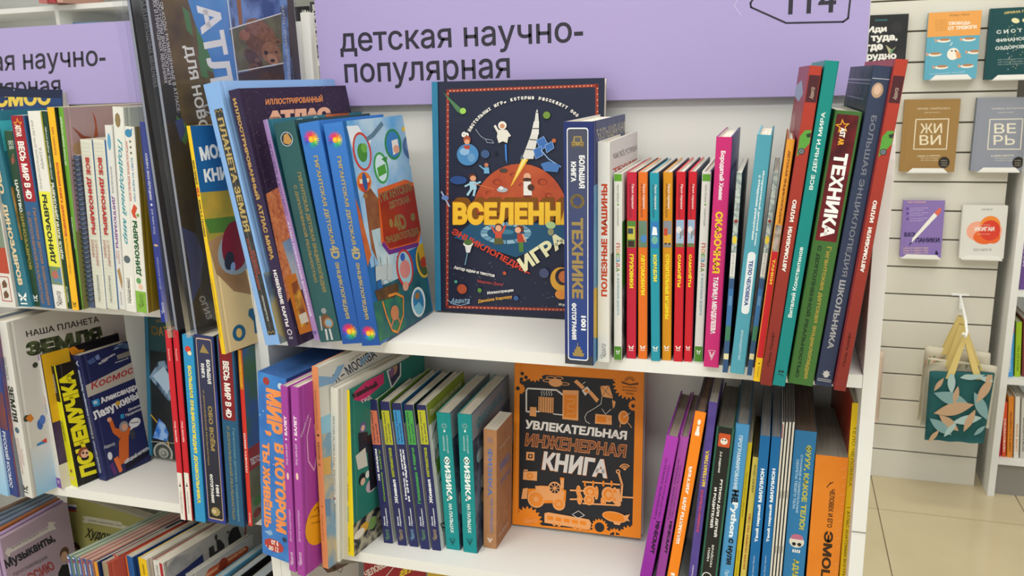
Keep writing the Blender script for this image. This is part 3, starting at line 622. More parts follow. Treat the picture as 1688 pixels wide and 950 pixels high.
def a5(f):
    f.ry(311, 436, 'e4e04a'); f.ry(436, 467, mat('7a8a4a', .5, 0, 'photo', '4f83b0', 120.)); f.ell(.45, f.vy(450), .3, 'b06a5a', n=9)
    f.ty('ЭНЦИКЛОПЕДИЯ ДЛЯ ДЕТЕЙ', 198, 308, .15, .4, '8d8c88', 'u', 0); f.ty('АВАНТА', 240, 275, .55, .78, '8d8c88', 'u', 0)
    f.ty('ДИНОЗАВРЫ', 316, 430, .24, .74, '26331f', 'u', .05); script(f, 478, 502, '55524c')
B('white and yellow children’s volume with a tiny red dinosaur photo on the spine', G1, (43.5, 184), (66, 183), (91, 508), (108, 508), Z1, 'e2e0da', a5, D=.2, rc='d9d64a', Y=-0.039, yaw=-4)
def a6(f):
    f.ty('ЗДЕСЬ ЖИЛИ ДИНОЗАВРЫ', 297, 424, .12, .8, 'eef0ec', 'u', .03); f.ty('АНТОН ИВАНОВ • АНДРЕЙ АТУЧИН', 208, 292, .2, .7, 'd5dbd5', 'u', .02); script(f, 470, 498, 'cfd8cf')
B('dark green thin dinosaur book with white upward lettering', G1, (67, 184), (77, 183), (109, 508), (118, 509), Z1, '1f4030', a6, D=.2, Y=-0.037, yaw=-4)
def a7(f):
    f.ty('БЕН ХАББАРД', 208, 252, .28, .68, 'a8562a', 'd', .02); f.ty('БОЛЬШАЯ КНИГА ДИНОЗАВРОВ', 264, 385, .25, .75, 'c2452a', 'd', .05); f.ty('ВОПРОСЫ И ОТВЕТЫ', 388, 448, .32, .66, '8f6a2a', 'd', 0); butterfly(f, 500, '2a2a20')
B('bright yellow spine with red dinosaur lettering and black sides', G1, (76.5, 177), (88, 177), (119, 511), (129, 511), Z1, 'efb51e', a7, D=.2, rc='1e1d1a', Y=-0.043, yaw=-4)
def a8(f):
    f.ty('ДЕТСКАЯ ЭНЦИКЛОПЕДИЯ', 192, 268, .25, .75, 'eaf0e2', 'u', .03); f.ty('ДИНОЗАВРЫ', 352, 404, .25, .75, 'eaf0e2', 'u', .03); script(f, 482, 500, '355a2a')
def a8c(f):
    f.rect(0, 0, 1, .4, '7a7a4a')
    f.pp([(152, 183), (158, 196), (162, 224), (154, 230), (157, 208)], 'a8573a'); f.pp([(118, 208), (138, 224), (150, 226), (152, 234), (136, 232)], '8f4a36'); f.pe(155, 240, 10, '8a6a58', 14); f.pe(132, 245, 12, 'a98a6a', 12)
B('leaf green spine with a hazy pink cover showing two brown horns', G1, (95, 177), (103, 177), (130, 507), (137, 508), Z1, '6da63c', a8, a8c, rc=mat('b59793', .3, 0, 'cloud', '8f7f92', 6.), D=.185, Y=-0.036, yaw=-4)
# wire bound notebook
nb = B('wire bound notebook with a bluish cover, left of the two graph paper spines', G1, (119, 256), (129, 256), (144, 506), (155, 506), Z1, '51607c', None, rc=mat('51607c', .4, 0, 'cloud', '8a7f9c', 30.), hard=False, D=.16, name='spiral_notebook', cat='notebook', Y=-0.026, yaw=-4)
H_ = nb[6]; rt = nb[0]
for j in range(30):
    y = .01+j*(H_-.02)/29; b = MB(); b.tube([(nb[4]/2+(nb[4]*.62)*math.cos(t*math.tau/10), .004+.0075*math.sin(t*math.tau/10), y+t*.0004) for t in range(10)], .0009, mat('4c4d52', .35, .7, 'foil'), 5, True); b.build('wire_loop', rt)
def a10(i):
    def g(f):
        for j in range(5): f.rect(.1+j*.18, .01, .115+j*.18, .99, 'c6cdbf')
        for j in range(46): f.rect(.02, .01+j*.0215, .98, .0122+j*.0215, 'c9cfc2')
        f.ty('ВСЕ ДИНОЗАВРЫ', 258, 382, .3, .75, 'b5322f', 'd', .05); f.ty('С КРУПНЫМИ', 392, 434, .55, .78, 'b5625c', 'd', 0); f.ty('БУКВАМИ', 392, 420, .2, .44, 'b5625c', 'd', 0); f.ty('#эксмодетство', 450, 496, .38, .62, '6f7a72', 'd', 0, .3)
    return g
B('first graph paper spine with red dinosaur lettering, next to the wire bound notebook', G1, (131, 231), (150, 230), (157, 507), (174, 507), Z1, 'dad9cc', a10(0), D=.18, rc='2f6fb0', Y=-0.026, yaw=-4)
B('second graph paper spine with red dinosaur lettering, next to the spine with a blue whale', G1, (152, 231), (171, 230), (176, 507), (193, 507), Z1, 'dad9cc', a10(1), D=.18, rc='2f6fb0', Y=-0.026, yaw=-4)
def a12(f):
    f.ell(.5, f.vy(232), .26, '5f9fc4', rv=.045, n=10); f.ty('МАЛЕНЬКИЕ', 270, 313, .35, .6, '5a5a60', 'u', 0, .2); f.ty('ДИППОЗАВРЫ', 318, 402, .22, .68, '7a3f8c', 'd', .04); f.ty('КНИЖНЫЕ', 406, 428, .5, .75, 'b5625c', 'd', 0); f.ty('ЗНАНИЯ', 406, 420, .2, .42, 'b5625c', 'd', 0)
    f.poly([(.2, f.vy(440)), (.6, f.vy(434)), (.9, f.vy(455)), (.75, f.vy(472)), (.5, f.vy(458))], 'a8875a'); f.ty('#эксмодетство', 475, 498, .35, .6, '77777a', 'd', 0, .3)
B('white spine with a blue whale and violet lettering', G1, (172, 207), (184, 207), (195, 505), (207, 505), Z1, 'd9d9d6', a12, D=.18, Y=-0.024, yaw=-4)
def a13(f):
    f.ell(.45, f.vy(197), .28, '8a7650', rv=.035, n=8); f.ty('Подводный мир', 226, 398, .2, .75, '2f8f9c', 'd', .02, .4)
    f.ell(.45, f.vy(424), .35, '5c666e', rv=.02, n=9); f.rect(.15, f.vy(503), .85, f.vy(454), 'e9e7df'); f.rect(.36, f.vy(500), .6, f.vy(456), '2b2b2b')
    f.ty('БОЛЬШАЯ', 457, 499, .39, .57, 'e9e7df', 'd', .02); f.ty('ЭНЦИКЛОПЕДИЯ', 455, 501, .18, .33, '55554f', 'd', 0)
B('tall white spine with flowing teal handwriting', G1, (184, 177), (203, 176), (208, 514), (224, 515), Z1, 'dcdcd6', a13, rc=mat('b7c2b4', .4, 0, 'cloud', 'cdd2c8', 12.), D=.19, Y=-0.034, yaw=-4)
def a14(f):
    f.ell(.5, f.vy(219), .34, '3f86b0', rv=.022, n=9); f.poly([(.4, f.vy(219)), (.9, f.vy(210)), (.75, f.vy(222))], '3f86b0')
    for y in (232, 241, 250): f.ell(.6, f.vy(y), .1, '6a6a5a', n=6)
    f.ty('МОЯ ПЕРВАЯ ЭНЦИКЛОПЕДИЯ', 232, 328, .14, .36, 'c0605a', 'u', .02); f.ty('ОБО ВСЁМ НА СВЕТЕ', 257, 328, .5, .72, '4a8fc0', 'u', .02)
    f.poly([(.2, f.vy(345)), (.5, f.vy(332)), (.8, f.vy(338)), (.55, f.vy(348)), (.7, f.vy(356)), (.35, f.vy(354))], 'c94a2a'); f.ell(.8, f.vy(350), .14, '6a9a4a', n=7)
    f.ty('ДИНОЗАВРЫ', 360, 452, .22, .75, '1f5a34', 'u', .05); f.ell(.4, f.vy(461), .24, '5f9a5a', n=9); f.ell(.55, f.vy(471), .22, 'e3b9a0', n=9); f.ry(479, 517, '7fae3e'); script(f, 484, 506, '3a5a22')
B('white and green children’s volume with a red dinosaur and olive cover', G1, (202, 209), (220, 208), (225, 515), (244, 516), Z1, 'dedcd4', a14, rc='8a7420', D=.19, Y=-0.034, yaw=-4)
def a16(f):
    f.ty('ЗВЁЗДНОЕ НЕБО', 250, 326, .28, .72, 'd9dcec', 'u', .04); f.ell(.5, f.vy(333), .16, 'e4e4ee'); f.ty('Хочу знать всё', 340, 382, .3, .7, 'd9dcec', 'u', 0, .2); f.ell(.5, f.vy(400), .2, 'b08a5a'); f.ell(.5, f.vy(400), .36, 'c9b48a', rv=.004)
    f.ty('Детская энциклопедия', 420, 474, .3, .7, '9aa4d8', 'u', 0); script(f, 497, 515, 'c9cfe8')
B('deep blue sky book with white upward lettering, leaning beside the big wrapped atlases', G1, (229, 201), (241, 201), (265, 531), (277, 532), Y=-.03, yaw=-4, c='1a2f8f', sp=a16, D=.17, rc='152569')
B('narrow red spine peeping out above the deep blue sky book', G1, (235, 176), (242, 176), (262, 470), (269, 470), z=Z1, Y=.09, yaw=-4, c='c23c28', D=.1, sp=lambda f: f.ty('МИР', 182, 200, .2, .8, 'f0c84a'))
# covers leaning on the back of the left case
def cs(f):
    f.tp('КОСМОС', -47, 179, 84, 173, 27, 'dcbf4e', .05); f.rect(.0, .955, 1, 1, '1a2340')
    for j in range(40): f.ell(rnd.random(), rnd.random(), .004, 'c9d4ea', n=5)
B('dark blue upright space cover with big yellow letters, behind the left row of books', G1, (-110, 150), (100, 141), (-95, 420), (112, 420), z=Z1, Y=.175, c=mat('1b2c56', .35, 0, 'cloud', '24457a', 14.), mode='cover', D=.018, tilt=6, rc_art=cs, spine_c='16213f')
B('black cover edge just behind the dark blue space cover', G1, (-100, 142), (64, 136), (-90, 440), (74, 440), Y=.195, c='20222a', mode='cover', D=.01, tilt=3)
# ------------------------------------------------ big atlases in film
G0 = 'big atlases wrapped in film'
def atl(front):
    def g(f):
        oc = mat('2a2c33', .4, 0, 'noise', '3a3630', 18.)
        if front:
            f.pp([(262, -60), (430, -60), (402, 138), (372, 240), (352, 250), (341, 180), (318, 130), (290, 60)], mat('3f7fc4', .35, 0, 'cloud', '5b97d6', 20.))
            f.pp([(258, -40), (300, -30), (322, 40), (352, 120), (372, 200), (362, 300), (330, 330), (300, 200), (275, 60)], mat('4d4030', .5, 0, 'noise', '6b5a38', 40.))
            for P in ([(300, 10), (312, 20), (318, 60), (308, 50)], [(322, 40), (345, 90), (352, 120), (330, 110)], [(326, 90), (340, 110), (344, 130), (332, 126)], [(290, 190), (312, 210), (306, 240), (295, 225)]): f.pp(P, '4d7a4c')
            f.pp([(295, 375), (322, 385), (336, 420), (330, 470), (316, 500), (312, 440)], '44507e'); f.pp([(288, 200), (300, 195), (306, 215), (298, 235)], '44507e')
            # lettering that runs down the cover: foot on the left, head on the right
            def down(st, x0, y0, x1, y1, h, c, b=.02):
                n_, fs, _ = glyphs(st, b, 0); f.k += 1; A_, B_ = Vector((x0, y0)), Vector((x1, y1)); d_ = (B_-A_).normalized(); nrm = Vector((-d_.y, d_.x))*-h
                f.t.add([f.P(*f.px(*(A_+(B_-A_)*x+nrm*y))) for x, y in n_], fs, c)
            down('АТЛАС', 323, 9, 365, 235, 38, 'e6e6e8', .04)
            down('ДЛЯ НОВОГО ПОКОЛЕНИЯ', 300, 76, 366, 430, 18, 'dededa', .03)
            for i, (s, x0, y0, x1, y1) in enumerate((('QR-КОДЫ, РАЗМЕЩЕННЫЕ В АТЛАСЕ:', 262, 4, 291, 186), ('ДОСТУПНЫ ВИДЕОСЮЖЕТЫ', 255, 0, 277, 140), ('О СТРАНАХ И ПРИРОДНЫХ ЯВЛЕНИЯХ', 244, -40, 270, 138))): down(s, x0, y0, x1, y1, 6.2, 'dcdcde', 0)
            down('12', 333, 175, 340, 192, 14, 'b9b9b4', .02); down('ОГИЗ', 327, 490, 341, 528, 10, 'a9aab0', .03)
            f.pp([(372, -60), (392, 136), (480, 136), (470, -60)], mat('40506e', .4, 0, 'photo', '6f8fc4', 30.))
            f.pp([(375, -60), (388, 45), (462, 22), (455, -60)], mat('2f4a86', .4, 0, 'photo', '6f90c8', 22.)); f.pp([(386, -30), (394, -30), (400, 40), (394, 42)], '8f5f3c')
            f.pp([(378, 49), (463, 23), (467, 104), (393, 118)], mat('6a6a4a', .5, 0, 'noise', '4a4636', 60.))
            br = mat('6b4632', .7, 0, 'noise', '8c6248', 160.); dk = mat('3c2a22', .7, 0, 'noise', '553a2c', 120.)
            f.pe(430, 52, 25, br, 18, rot=-25); f.pp([(408, 52), (440, 70), (436, 96), (420, 88), (405, 74)], mat('5a3a2a', .7, 0, 'noise', '73503a', 160.)); f.pe(403, 58, 9, mat('86543e', .7, 0, 'noise', '9a6850', 120.), 9); f.pe(407, 49, 4, '6a4030', 4)
            f.pe(418, 98, 17, dk, 12, rot=-40); f.pe(458, 69, 5, br, 5); f.pe(458, 69, 2.5, '4a3024', 2.5); f.pe(447, 88, 16, mat('7d5640', .7, 0, 'noise', '94694e', 140.), 19, rot=-20); f.pe(461, 108, 5, br, 6); f.pe(449, 98, 9, 'a87a5c', 8, rot=-30); f.pe(449, 100, 4, '2a1d18', 3); f.pe(438, 87, 3.2, '231813', 3.6); f.pe(455, 86, 2, '2b1e18', 2)
            f.pe(418, 113, 9, mat('5f4434', .7, 0, 'noise', '7a5844', 140.), 9); f.pe(424, 99, 5, '6a4a3a', 4); f.pe(414, 118, 4, '9a7258', 4); f.pe(412, 120, 2, '241a16', 2); f.pe(420, 111, 1.6, '1a1310', 1.6)
            f.pp([(392, 121), (466, 106), (472, 150), (397, 150)], '3c2f2a'); f.pe(438, 128, 14, dk, 9); f.pe(456, 130, 9, dk, 8)
            f.pl([(378, 48), (463, 22)], .006, 'd8d8d8'); f.pl([(393, 118), (467, 104)], .006, 'd8d8d8'); f.pl([(367, -60), (392, 136)], .008, 'd5dbe2')
            down('КАРТЫ • ЯРКИЕ ФОТОГРАФИИ •', 463, 10, 476, 150, 4.5, 'b9bdc8', .01); down('МОЖНО НАЙТИ', 477, 95, 484, 150, 4, '6f86b0', 0)
        else:
            def down(st, x0, y0, x1, y1, h, c, b=.0):
                n_, fs, _ = glyphs(st, b, 0); f.k += 1; A_, B_ = Vector((x0, y0)), Vector((x1, y1)); d_ = (B_-A_).normalized(); nrm = Vector((-d_.y, d_.x))*-h
                f.t.add([f.P(*f.px(*(A_+(B_-A_)*x+nrm*y))) for x, y in n_], fs, c)
            down('О СТРАНАХ И ПРИРОДНЫХ ЯВЛЕНИЯХ', 226, -45, 252, 145, 9, 'dcdcde')
    return g
AD = mat('33343c', .4, 0, 'noise', '4a4338', 14.)
def atlas(label, dx, front):
    r = B(label, G0, (229+dx, -75), (233+dx, -75), (321+dx, 553), (325+dx, 553), Y=-.035, c='9aa0ac', rc=AD, rc_art=atl(front), yaw=-13, D=.262, tilt=-3, hard=False, name='wrapped_atlas', cat='atlas')
    T, D_, H2 = r[4], r[5], r[6]; b = MB(); e = .0018
    P = [(-e, -.006, -e), (T+e, -.006, -e), (T+e, D_+.004, -e), (-e, D_+.004, -e)]; fm = mat('f4f4f8', .1, .14, 'film')
    b.add(P+[(x, y, H2+e) for x, y, _ in P], [(0, 1, 5, 4), (1, 2, 6, 5), (3, 0, 4, 7)], fm)
    b.add([(0, -.006, -e), (-.004, -.011, -e), (-.007, -.012, H2*.5), (-.012, -.014, H2), (0, -.006, H2)], [(0, 1, 2, 3, 4)], mat('f4f4f8', .1, .62, 'film')); b.build('film_wrap', r[0])
    return r
atlas('big film wrapped atlas with brown bears and sideways white lettering', 0, True)
atlas('second big film wrapped atlas, a dark strip directly behind the bear atlas', -31, False)
# ------------------------------------------------ centre bookcase, upper shelf, left part
G2 = 'books leaning at the left of the upper centre shelf'
def b0(f):
    f.ty('МОЯ ПЕРВАЯ', 262, 300, .2, .8, '3a3a30', 'd', .04); f.ty('4D', 303, 320, .1, .9, 'c23a2a', 'd', .05); f.ty('КНИГА О ТЕХНИКЕ', 325, 385, .2, .8, '3a3a30', 'd', .04); f.ty('С ДОПОЛНЕННОЙ РЕАЛЬНОСТЬЮ', 455, 555, .2, .8, 'a8792a', 'd', .02)
def b0c(f):
    f.pp([(313, 206), (380, 206), (405, 330), (330, 330)], '1c5f9c'); f.tp('МОЯ', 332, 266, 372, 258, 24, 'eef0f0', .05); f.tp('КНИГА', 338, 301, 400, 292, 22, 'eef0f0', .05)
    f.pp([(327, 318), (400, 312), (430, 420), (340, 400)], mat('c9a03a', .6, 0, 'noise', '8a8a3a', 20.)); f.pp([(335, 362), (400, 355), (410, 380), (345, 385)], '4f7a34')
    f.pp([(342, 400), (372, 382), (392, 395), (415, 486), (385, 480), (356, 450)], mat('8c6a4a', .5, 0, 'cloud', 'b5906a', 14.)); f.pe(390, 415, 28, '8d9aa6', 42, rot=-60, n=20)
    f.pe(388, 405, 22, '7c2036', 42, rot=-15, n=24); f.pe(378, 430, 8, '2b2f40', 16, rot=-20); f.pe(384, 440, 4, '7f9ac8', 8, rot=-20)
    f.pe(394, 549, 11, '1d5d80', 14); f.pe(394, 549, 5, 'd8b06a', 8); f.pp([(410, 510), (424, 506), (430, 548), (420, 550), (418, 530), (409, 520)], '1d5d80')
B('yellow spined first book with a race car cover, hanging over the shelf edge', G2, (306.5, 208), (313, 207), (365, 584), (371, 584), Y=-.06, c='e8c21c', sp=b0, rc_art=b0c, rc='d9bf8f', D=.2, yaw=-12, thick=.001, T=None)
def b1(f):
    f.rr(.34, f.vy(556), .9, f.vy(183), mat('2a2b2e', .5, 0, 'noise', '3c3d3e', 90.), .04); f.line([(.6, f.vy(190)), (.6, f.vy(548))], .015, '8d8a78')
    f.ty('ПЛАНЕТА ЗЕМЛЯ', 197, 381, .42, .82, 'gold', 'd', .04); f.ty('БОЛЬШАЯ', 413, 452, .64, .8, 'a8423c', 'd', .03); f.ty('3D-ЭНЦИКЛОПЕДИЯ', 392, 478, .42, .57, 'a8423c', 'd', .03); f.ty('#эксмодетство', 488, 532, .5, .66, 'c9c9c4', 'd', 0, .2)
    for y in (184, 549): f.line([(.36, f.vy(y+6)), (.45, f.vy(y)), (.6, f.vy(y+4)), (.75, f.vy(y)), (.88, f.vy(y+6))], .03, 'gold')
def b1c(f):
    f.rect(0, 0, 1, .28, mat('9aa7a0', .5, 0, 'photo', '5f6f8c', 30.)); f.pe(470, 520, 22, 'b0a27a', 40)
B('pale blue planet book with gold lettering, tallest of the leaning group', G2, (334, 143), (360, 140), (437, 570), (463, 576), Z1-.03, '82abe0', b1, b1c, D=.26, yaw=-6, rc=mat('86ade2', .35, 0, 'noise', '8fb4e6', 8.))
def b2(f):
    f.ty('ИЛЛЮСТРИРОВАННЫЙ', 163, 325, .25, .7, 'gold c9a25e', 'd', .05); f.ty('АТЛАС МИРА', 332, 425, .25, .7, 'gold c9a25e', 'd', .05); f.ty('НОВЕЙШИЕ КАРТЫ', 442, 538, .25, .72, 'e9e6ea', 'd', .04); f.ring(.5, f.vy(548), .22, .1, 'e9e6ea'); f.ty('ОГИЗ', 556, 560, .3, .7, 'cfcfd4', 'h')
def b2c(f):
    f.tp('ИЛЛЮСТРИРОВАННЫЙ', 438, 173, 532, 168, 12, 'd98a4e', .03); f.tp('АТЛАС', 440, 205, 546, 198, 22, 'd9a58c', .1)
    f.pp([(438, 320), (475, 300), (500, 450), (470, 500)], mat('a8553a', .5, 0, 'noise', 'd98a5a', 200.)); f.pp([(465, 400), (500, 380), (520, 470), (490, 480)], mat('2f6fa0', .5, 0, 'cloud', 'e0d8d0', 10.))
    f.pp([(470, 458), (487, 450), (516, 545), (494, 552)], 'c8752a'); f.pp([(480, 468), (490, 462), (508, 535), (496, 540)], mat('d9a03a', .5, 0, 'photo', '8a4a2a', 40.)); f.pp([(492, 520), (504, 514), (509, 530), (497, 535)], 'd8cdbc')
B('dark violet starry world atlas with orange lettering, right of the pale blue planet book', G2, (375, 150), (393, 149), (475, 572), (491, 573), 0, mat('2c2140', .4, 0, 'noise', '33264a', 20.), b2, b2c, rc=mat('2e2038', .35, 0, 'stars', 'd8c8c8', 260.), D=.245, yaw=-6)
def b3(f): f.ty('ЧЕЛОВЕК и КОСМОС', 232, 352, .25, .75, '5a3a78', 'd', .0); f.ty('АТЛАС ПОКОРЕНИЯ ВСЕЛЕННОЙ', 362, 520, .25, .75, 'f0e8f4', 'd', .02); butterfly(f, 548, '2b3a8c')
def b3c(f):
    f.pp([(535, 184), (575, 184), (575, 215), (540, 215)], mat('b5602e', .4, 0, 'noise', '7a3a20', 60.)); f.pl([(480, 200), (496, 196), (505, 208), (520, 192), (530, 200)], .006, 'a9c8d0'); f.pl([(496, 196), (520, 204)], .006, 'a9c8d0')
B('thin lilac spine of a space conquest atlas with a teal and orange cover', G2, (430, 199), (440, 198), (518, 562), (527, 562), 0, 'a98ac4', b3, b3c, rc='2f6f86', D=.235, yaw=-5)
def b4(f):
    f.ell(.5, f.vy(231), .3, 'b8c4cc'); f.ell(.5, f.vy(231), .27, '2c3a48'); f.poly([(.3, f.vy(236)), (.4, f.vy(224)), (.6, f.vy(222)), (.74, f.vy(236)), (.55, f.vy(240))], 'b88a4c')
    f.ty('ГИГАНТСКАЯ ДЕТСКАЯ ЭНЦИКЛОПЕДИЯ', 285, 482, .62, .84, 'gold 9c8a58', 'd', .04); f.ty('С ДОПОЛНЕННОЙ РЕАЛЬНОСТЬЮ', 304, 465, .32, .54, 'gold 9c8a58', 'd', .04)
    A = .5; f.ell(.5, f.vy(513), .13, '8d8f92'); f.ell(.5, f.vy(531), .26, '6a4a34', n=10, rv=.035); f.ell(.62, f.vy(534), .24, '9a7048', n=12); f.ell(.62, f.vy(534), .17, '7a9ab0', n=12); f.line([(.25, f.vy(522)), (.2, f.vy(545))], .07, 'a9abae'); f.line([(.4, f.vy(545)), (.38, f.vy(562))], .1, 'b9bbbe'); f.line([(.6, f.vy(545)), (.62, f.vy(562))], .1, 'b9bbbe')
B('dark teal giant encyclopedia with a globe and an armoured knight on its spine', G2, (448, 205), (486, 203), (529, 565), (561, 567), 0, mat('2a4f55', .4, 0, 'noise', '2f5f60', 9.), b4, rc='24454c', D=.2, yaw=-3)
def flower(f, y):
    cols = ('e0355a', 'e8662c', 'f0a52a', 'f4dc3a', '9ccc3a', '3ab05a', '2aa5a0', '2f86d0', '4a55c0', '8a3fb0', 'c43a9c', 'e0355a')
    for j in range(24):
        t = 90-j*15; a = math.radians(t); u = .5+.22*math.cos(a); v = f.vy(y)+.22*f.asp*math.sin(a)
        f.ell(u, v, .2, cols[j//2], rv=.027*f.asp, n=8, rot=t)
    f.ell(.5, f.vy(y), .15, 'e8952a', n=12); f.ell(.5, f.vy(y), .09, 'f2c33a', n=12)
def b5(y0, y1):
    def g(f):
        flower(f, y0); f.ty('ГИГАНТСКАЯ ДЕТСКАЯ', 257, 400, .4, .66, 'gold b3a57c', 'd', .05); f.ty('4D', 402, 425, .34, .8, 'gold b3a57c', 'd', .05); f.ty('ЭНЦИКЛОПЕДИЯ', 430, 526, .42, .66, 'gold b3a57c', 'd', .05); flower(f, y1)
    return g
def b6c(f):
    q = lambda *a: f.pp(list(a[0]), a[1])
    f.rect(.06, .35, 1, 1, mat('4f9fdc', .3, 0, 'cloud', 'c4dcec', 16.)); f.pp([(571, 208), (590, 207), (600, 225), (612, 232), (604, 250), (585, 260)], 'e4ecf2'); f.pp([(596, 290), (625, 330), (650, 450), (640, 470), (612, 410)], mat('7a4630', .6, 0, 'noise', '96603c', 50.))
    f.pp([(575, 330), (594, 350), (612, 420), (606, 440), (590, 380)], mat('b5532c', .6, 0, 'noise', 'c9713a', 50.)); f.pp([(612, 380), (645, 370), (660, 460), (630, 470)], mat('cfe0e6', .4, 0, 'noise', '9dbccc', 30.))
    f.pp([(632, 470), (700, 440), (712, 512), (640, 560)], mat('1d4a5c', .5, 0, 'noise', '2a6a70', 40.)); f.pp([(615, 500), (660, 480), (668, 540), (625, 565)], mat('1c5464', .5, 0, 'noise', '3a7f4c', 60.))
    for x, y, rx, ry_, c in ((626, 246, 15, 27, 'd24a3a'), (672, 232, 12, 27, '3a8f5a'), (634, 271, 11, 20, '4aa05a'), (699, 432, 12, 30, 'e0b53a'), (667, 445, 14, 28, 'c83a34'), (690, 505, 11, 21, 'e6ecec'), (648, 520, 18, 30, 'd98a3a')):
        pass
    def ringed(x, y, rx, ry_, c, inn):
        f.pe(x, y, rx, c, ry_, rot=8); f.pe(x, y, rx-3, inn, ry_-4, rot=8)
    ringed(597, 250, 15, 33, 'c9443a', '8fc4e4'); f.pe(597, 252, 8, '4a8a3a', 16); f.pe(600, 244, 5, '6fae4a', 8)
    ringed(648, 238, 14, 26, '2f8a56', '3a7fc4'); f.pp([(645, 232), (655, 229), (658, 250), (648, 256)], 'e8e4e0'); f.pe(653, 246, 5, 'e4a58c', 7)
    ringed(628, 277, 12, 27, '3fa04f', 'cfe8f0'); f.pp([(621, 277), (634, 270), (637, 285), (624, 292)], '4f9f3a'); f.pp([(628, 262), (638, 258), (637, 270)], '3a8a34')
    f.pe(675, 243, 11, '4a6aa0', 20); f.pe(675, 240, 7, '6f90c4', 11); f.pe(665, 213, 3, 'f0c83a', 4)
    f.pe(680, 268, 6, 'e6e8ec', 9); f.pe(678, 258, 4, '5a6f8c', 5); f.pl([(684, 272), (694, 290)], .02, 'dfe2e6'); f.pl([(678, 276), (688, 300)], .025, 'e6e8ec')
    # balloon
    f.pe(600, 300, 12, 'e07a2a', 17, n=18); f.pp([(592, 296), (608, 294), (607, 306), (594, 309)], 'eadcc0'); f.pp([(590, 304), (610, 300), (604, 316), (598, 317)], 'c8432c'); f.pe(601, 300, 4, '2f5a9c', 16, n=10); f.pe(602, 323, 4, '9a6a3a', 4)
    f.pp([(604, 226), (612, 220), (628, 200), (632, 206), (616, 226), (604, 234)], '5f7f96')
    # red label with foil lettering
    P = [(622, 312), (668, 296), (686, 300), (698, 380), (690, 404), (640, 418), (628, 400)]
    f.pp(P, 'd9622a'); f.pp([(624, 320), (668, 303), (684, 307), (694, 378), (686, 398), (642, 410), (632, 396)], mat('8c2418', .3, 0, 'noise', 'a33020', 30.)); f.pp([(632, 398), (642, 412), (688, 400), (690, 406), (641, 420), (629, 404)], '6a2f86')
    g_ = 'gold a5905c'; f.tp('ГИГАНТСКАЯ', 628, 334, 680, 314, 15, g_, .04); f.tp('ДЕТСКАЯ', 643, 346, 676, 335, 13, g_, .04); f.tp('4D', 652, 382, 672, 376, 26, g_, .05); f.tp('ЭНЦИКЛОПЕДИЯ', 638, 404, 692, 388, 14, g_, .04)
    f.pe(644, 368, 3, g_, 8); f.pe(680, 358, 3.5, g_, 7)
    f.pp([(690, 330), (697, 322), (702, 334), (696, 332)], '3a3a3a')
    ringed(697, 430, 12, 30, 'd9b53a', '4a5a34'); f.pp([(688, 412), (700, 398), (708, 408), (707, 440), (692, 430)], 'c9a02c'); f.pe(698, 432, 6, 'b03a24', 9); f.pp([(697, 372), (706, 362), (708, 385), (700, 392)], '2d2f34')
    ringed(667, 442, 14, 33, 'c43a3a', '9fd0dc'); f.pe(667, 444, 9, 'd88a86', 16); f.pe(663, 424, 4, '3a5fc0', 7); f.pe(668, 472, 5, 'd9a08a', 8)
    f.pp([(617, 480), (655, 466), (657, 478), (650, 490), (622, 496)], mat('4a3520', .6, 0, 'noise', '6a4a2a', 60.))
    for x in (622, 632, 643): f.pl([(x, 480), (x-6, 424)], .006, '4a4438')
    for x in (618, 627, 637): f.pp([(x, 440), (x+9, 434), (x+10, 460), (x+1, 464)], 'b9c4c8')
    f.pl([(630, 498), (636, 520), (646, 545), (655, 548), (664, 520), (664, 490), (652, 484), (640, 488)], .02, 'd98a3a'); f.pe(650, 516, 7, 'c07a52', 13); f.pl([(650, 520), (644, 540)], .02, 'c07a52'); f.pl([(653, 520), (660, 535)], .02, 'c07a52')
    ringed(689, 498, 12, 26, 'e4eaec', '2f7fb0'); f.pp([(680, 508), (690, 498), (698, 510), (690, 520)], '7fc0d8'); f.pe(687, 488, 4, 'a8743a', 6)
    for j in range(22): f.pe(rnd.uniform(640, 708), rnd.uniform(530, 560)-(0), 2.2, '4a8f5a' if j % 2 else '2f6f5a', 2.6) if 0 else None
BC = mat('1f4f9c', .28, 0, 'fade', '3876c6', .3)
B('blue giant encyclopedia with a rainbow flower, first of the pair', G2, (490, 205), (526, 203), (565, 568), (596, 570), 0, BC, b5(231, 548), D=.18, yaw=-2, rc=BC)
B('blue giant encyclopedia with a busy collage cover and red label, second of the pair', G2, (530, 205), (566, 203), (598, 571), (625, 572), 0, BC, b5(231, 550), b6c, far=(712, 515), rc=mat('2f70b4', .25, 0, 'cloud', '25609c', 10.))
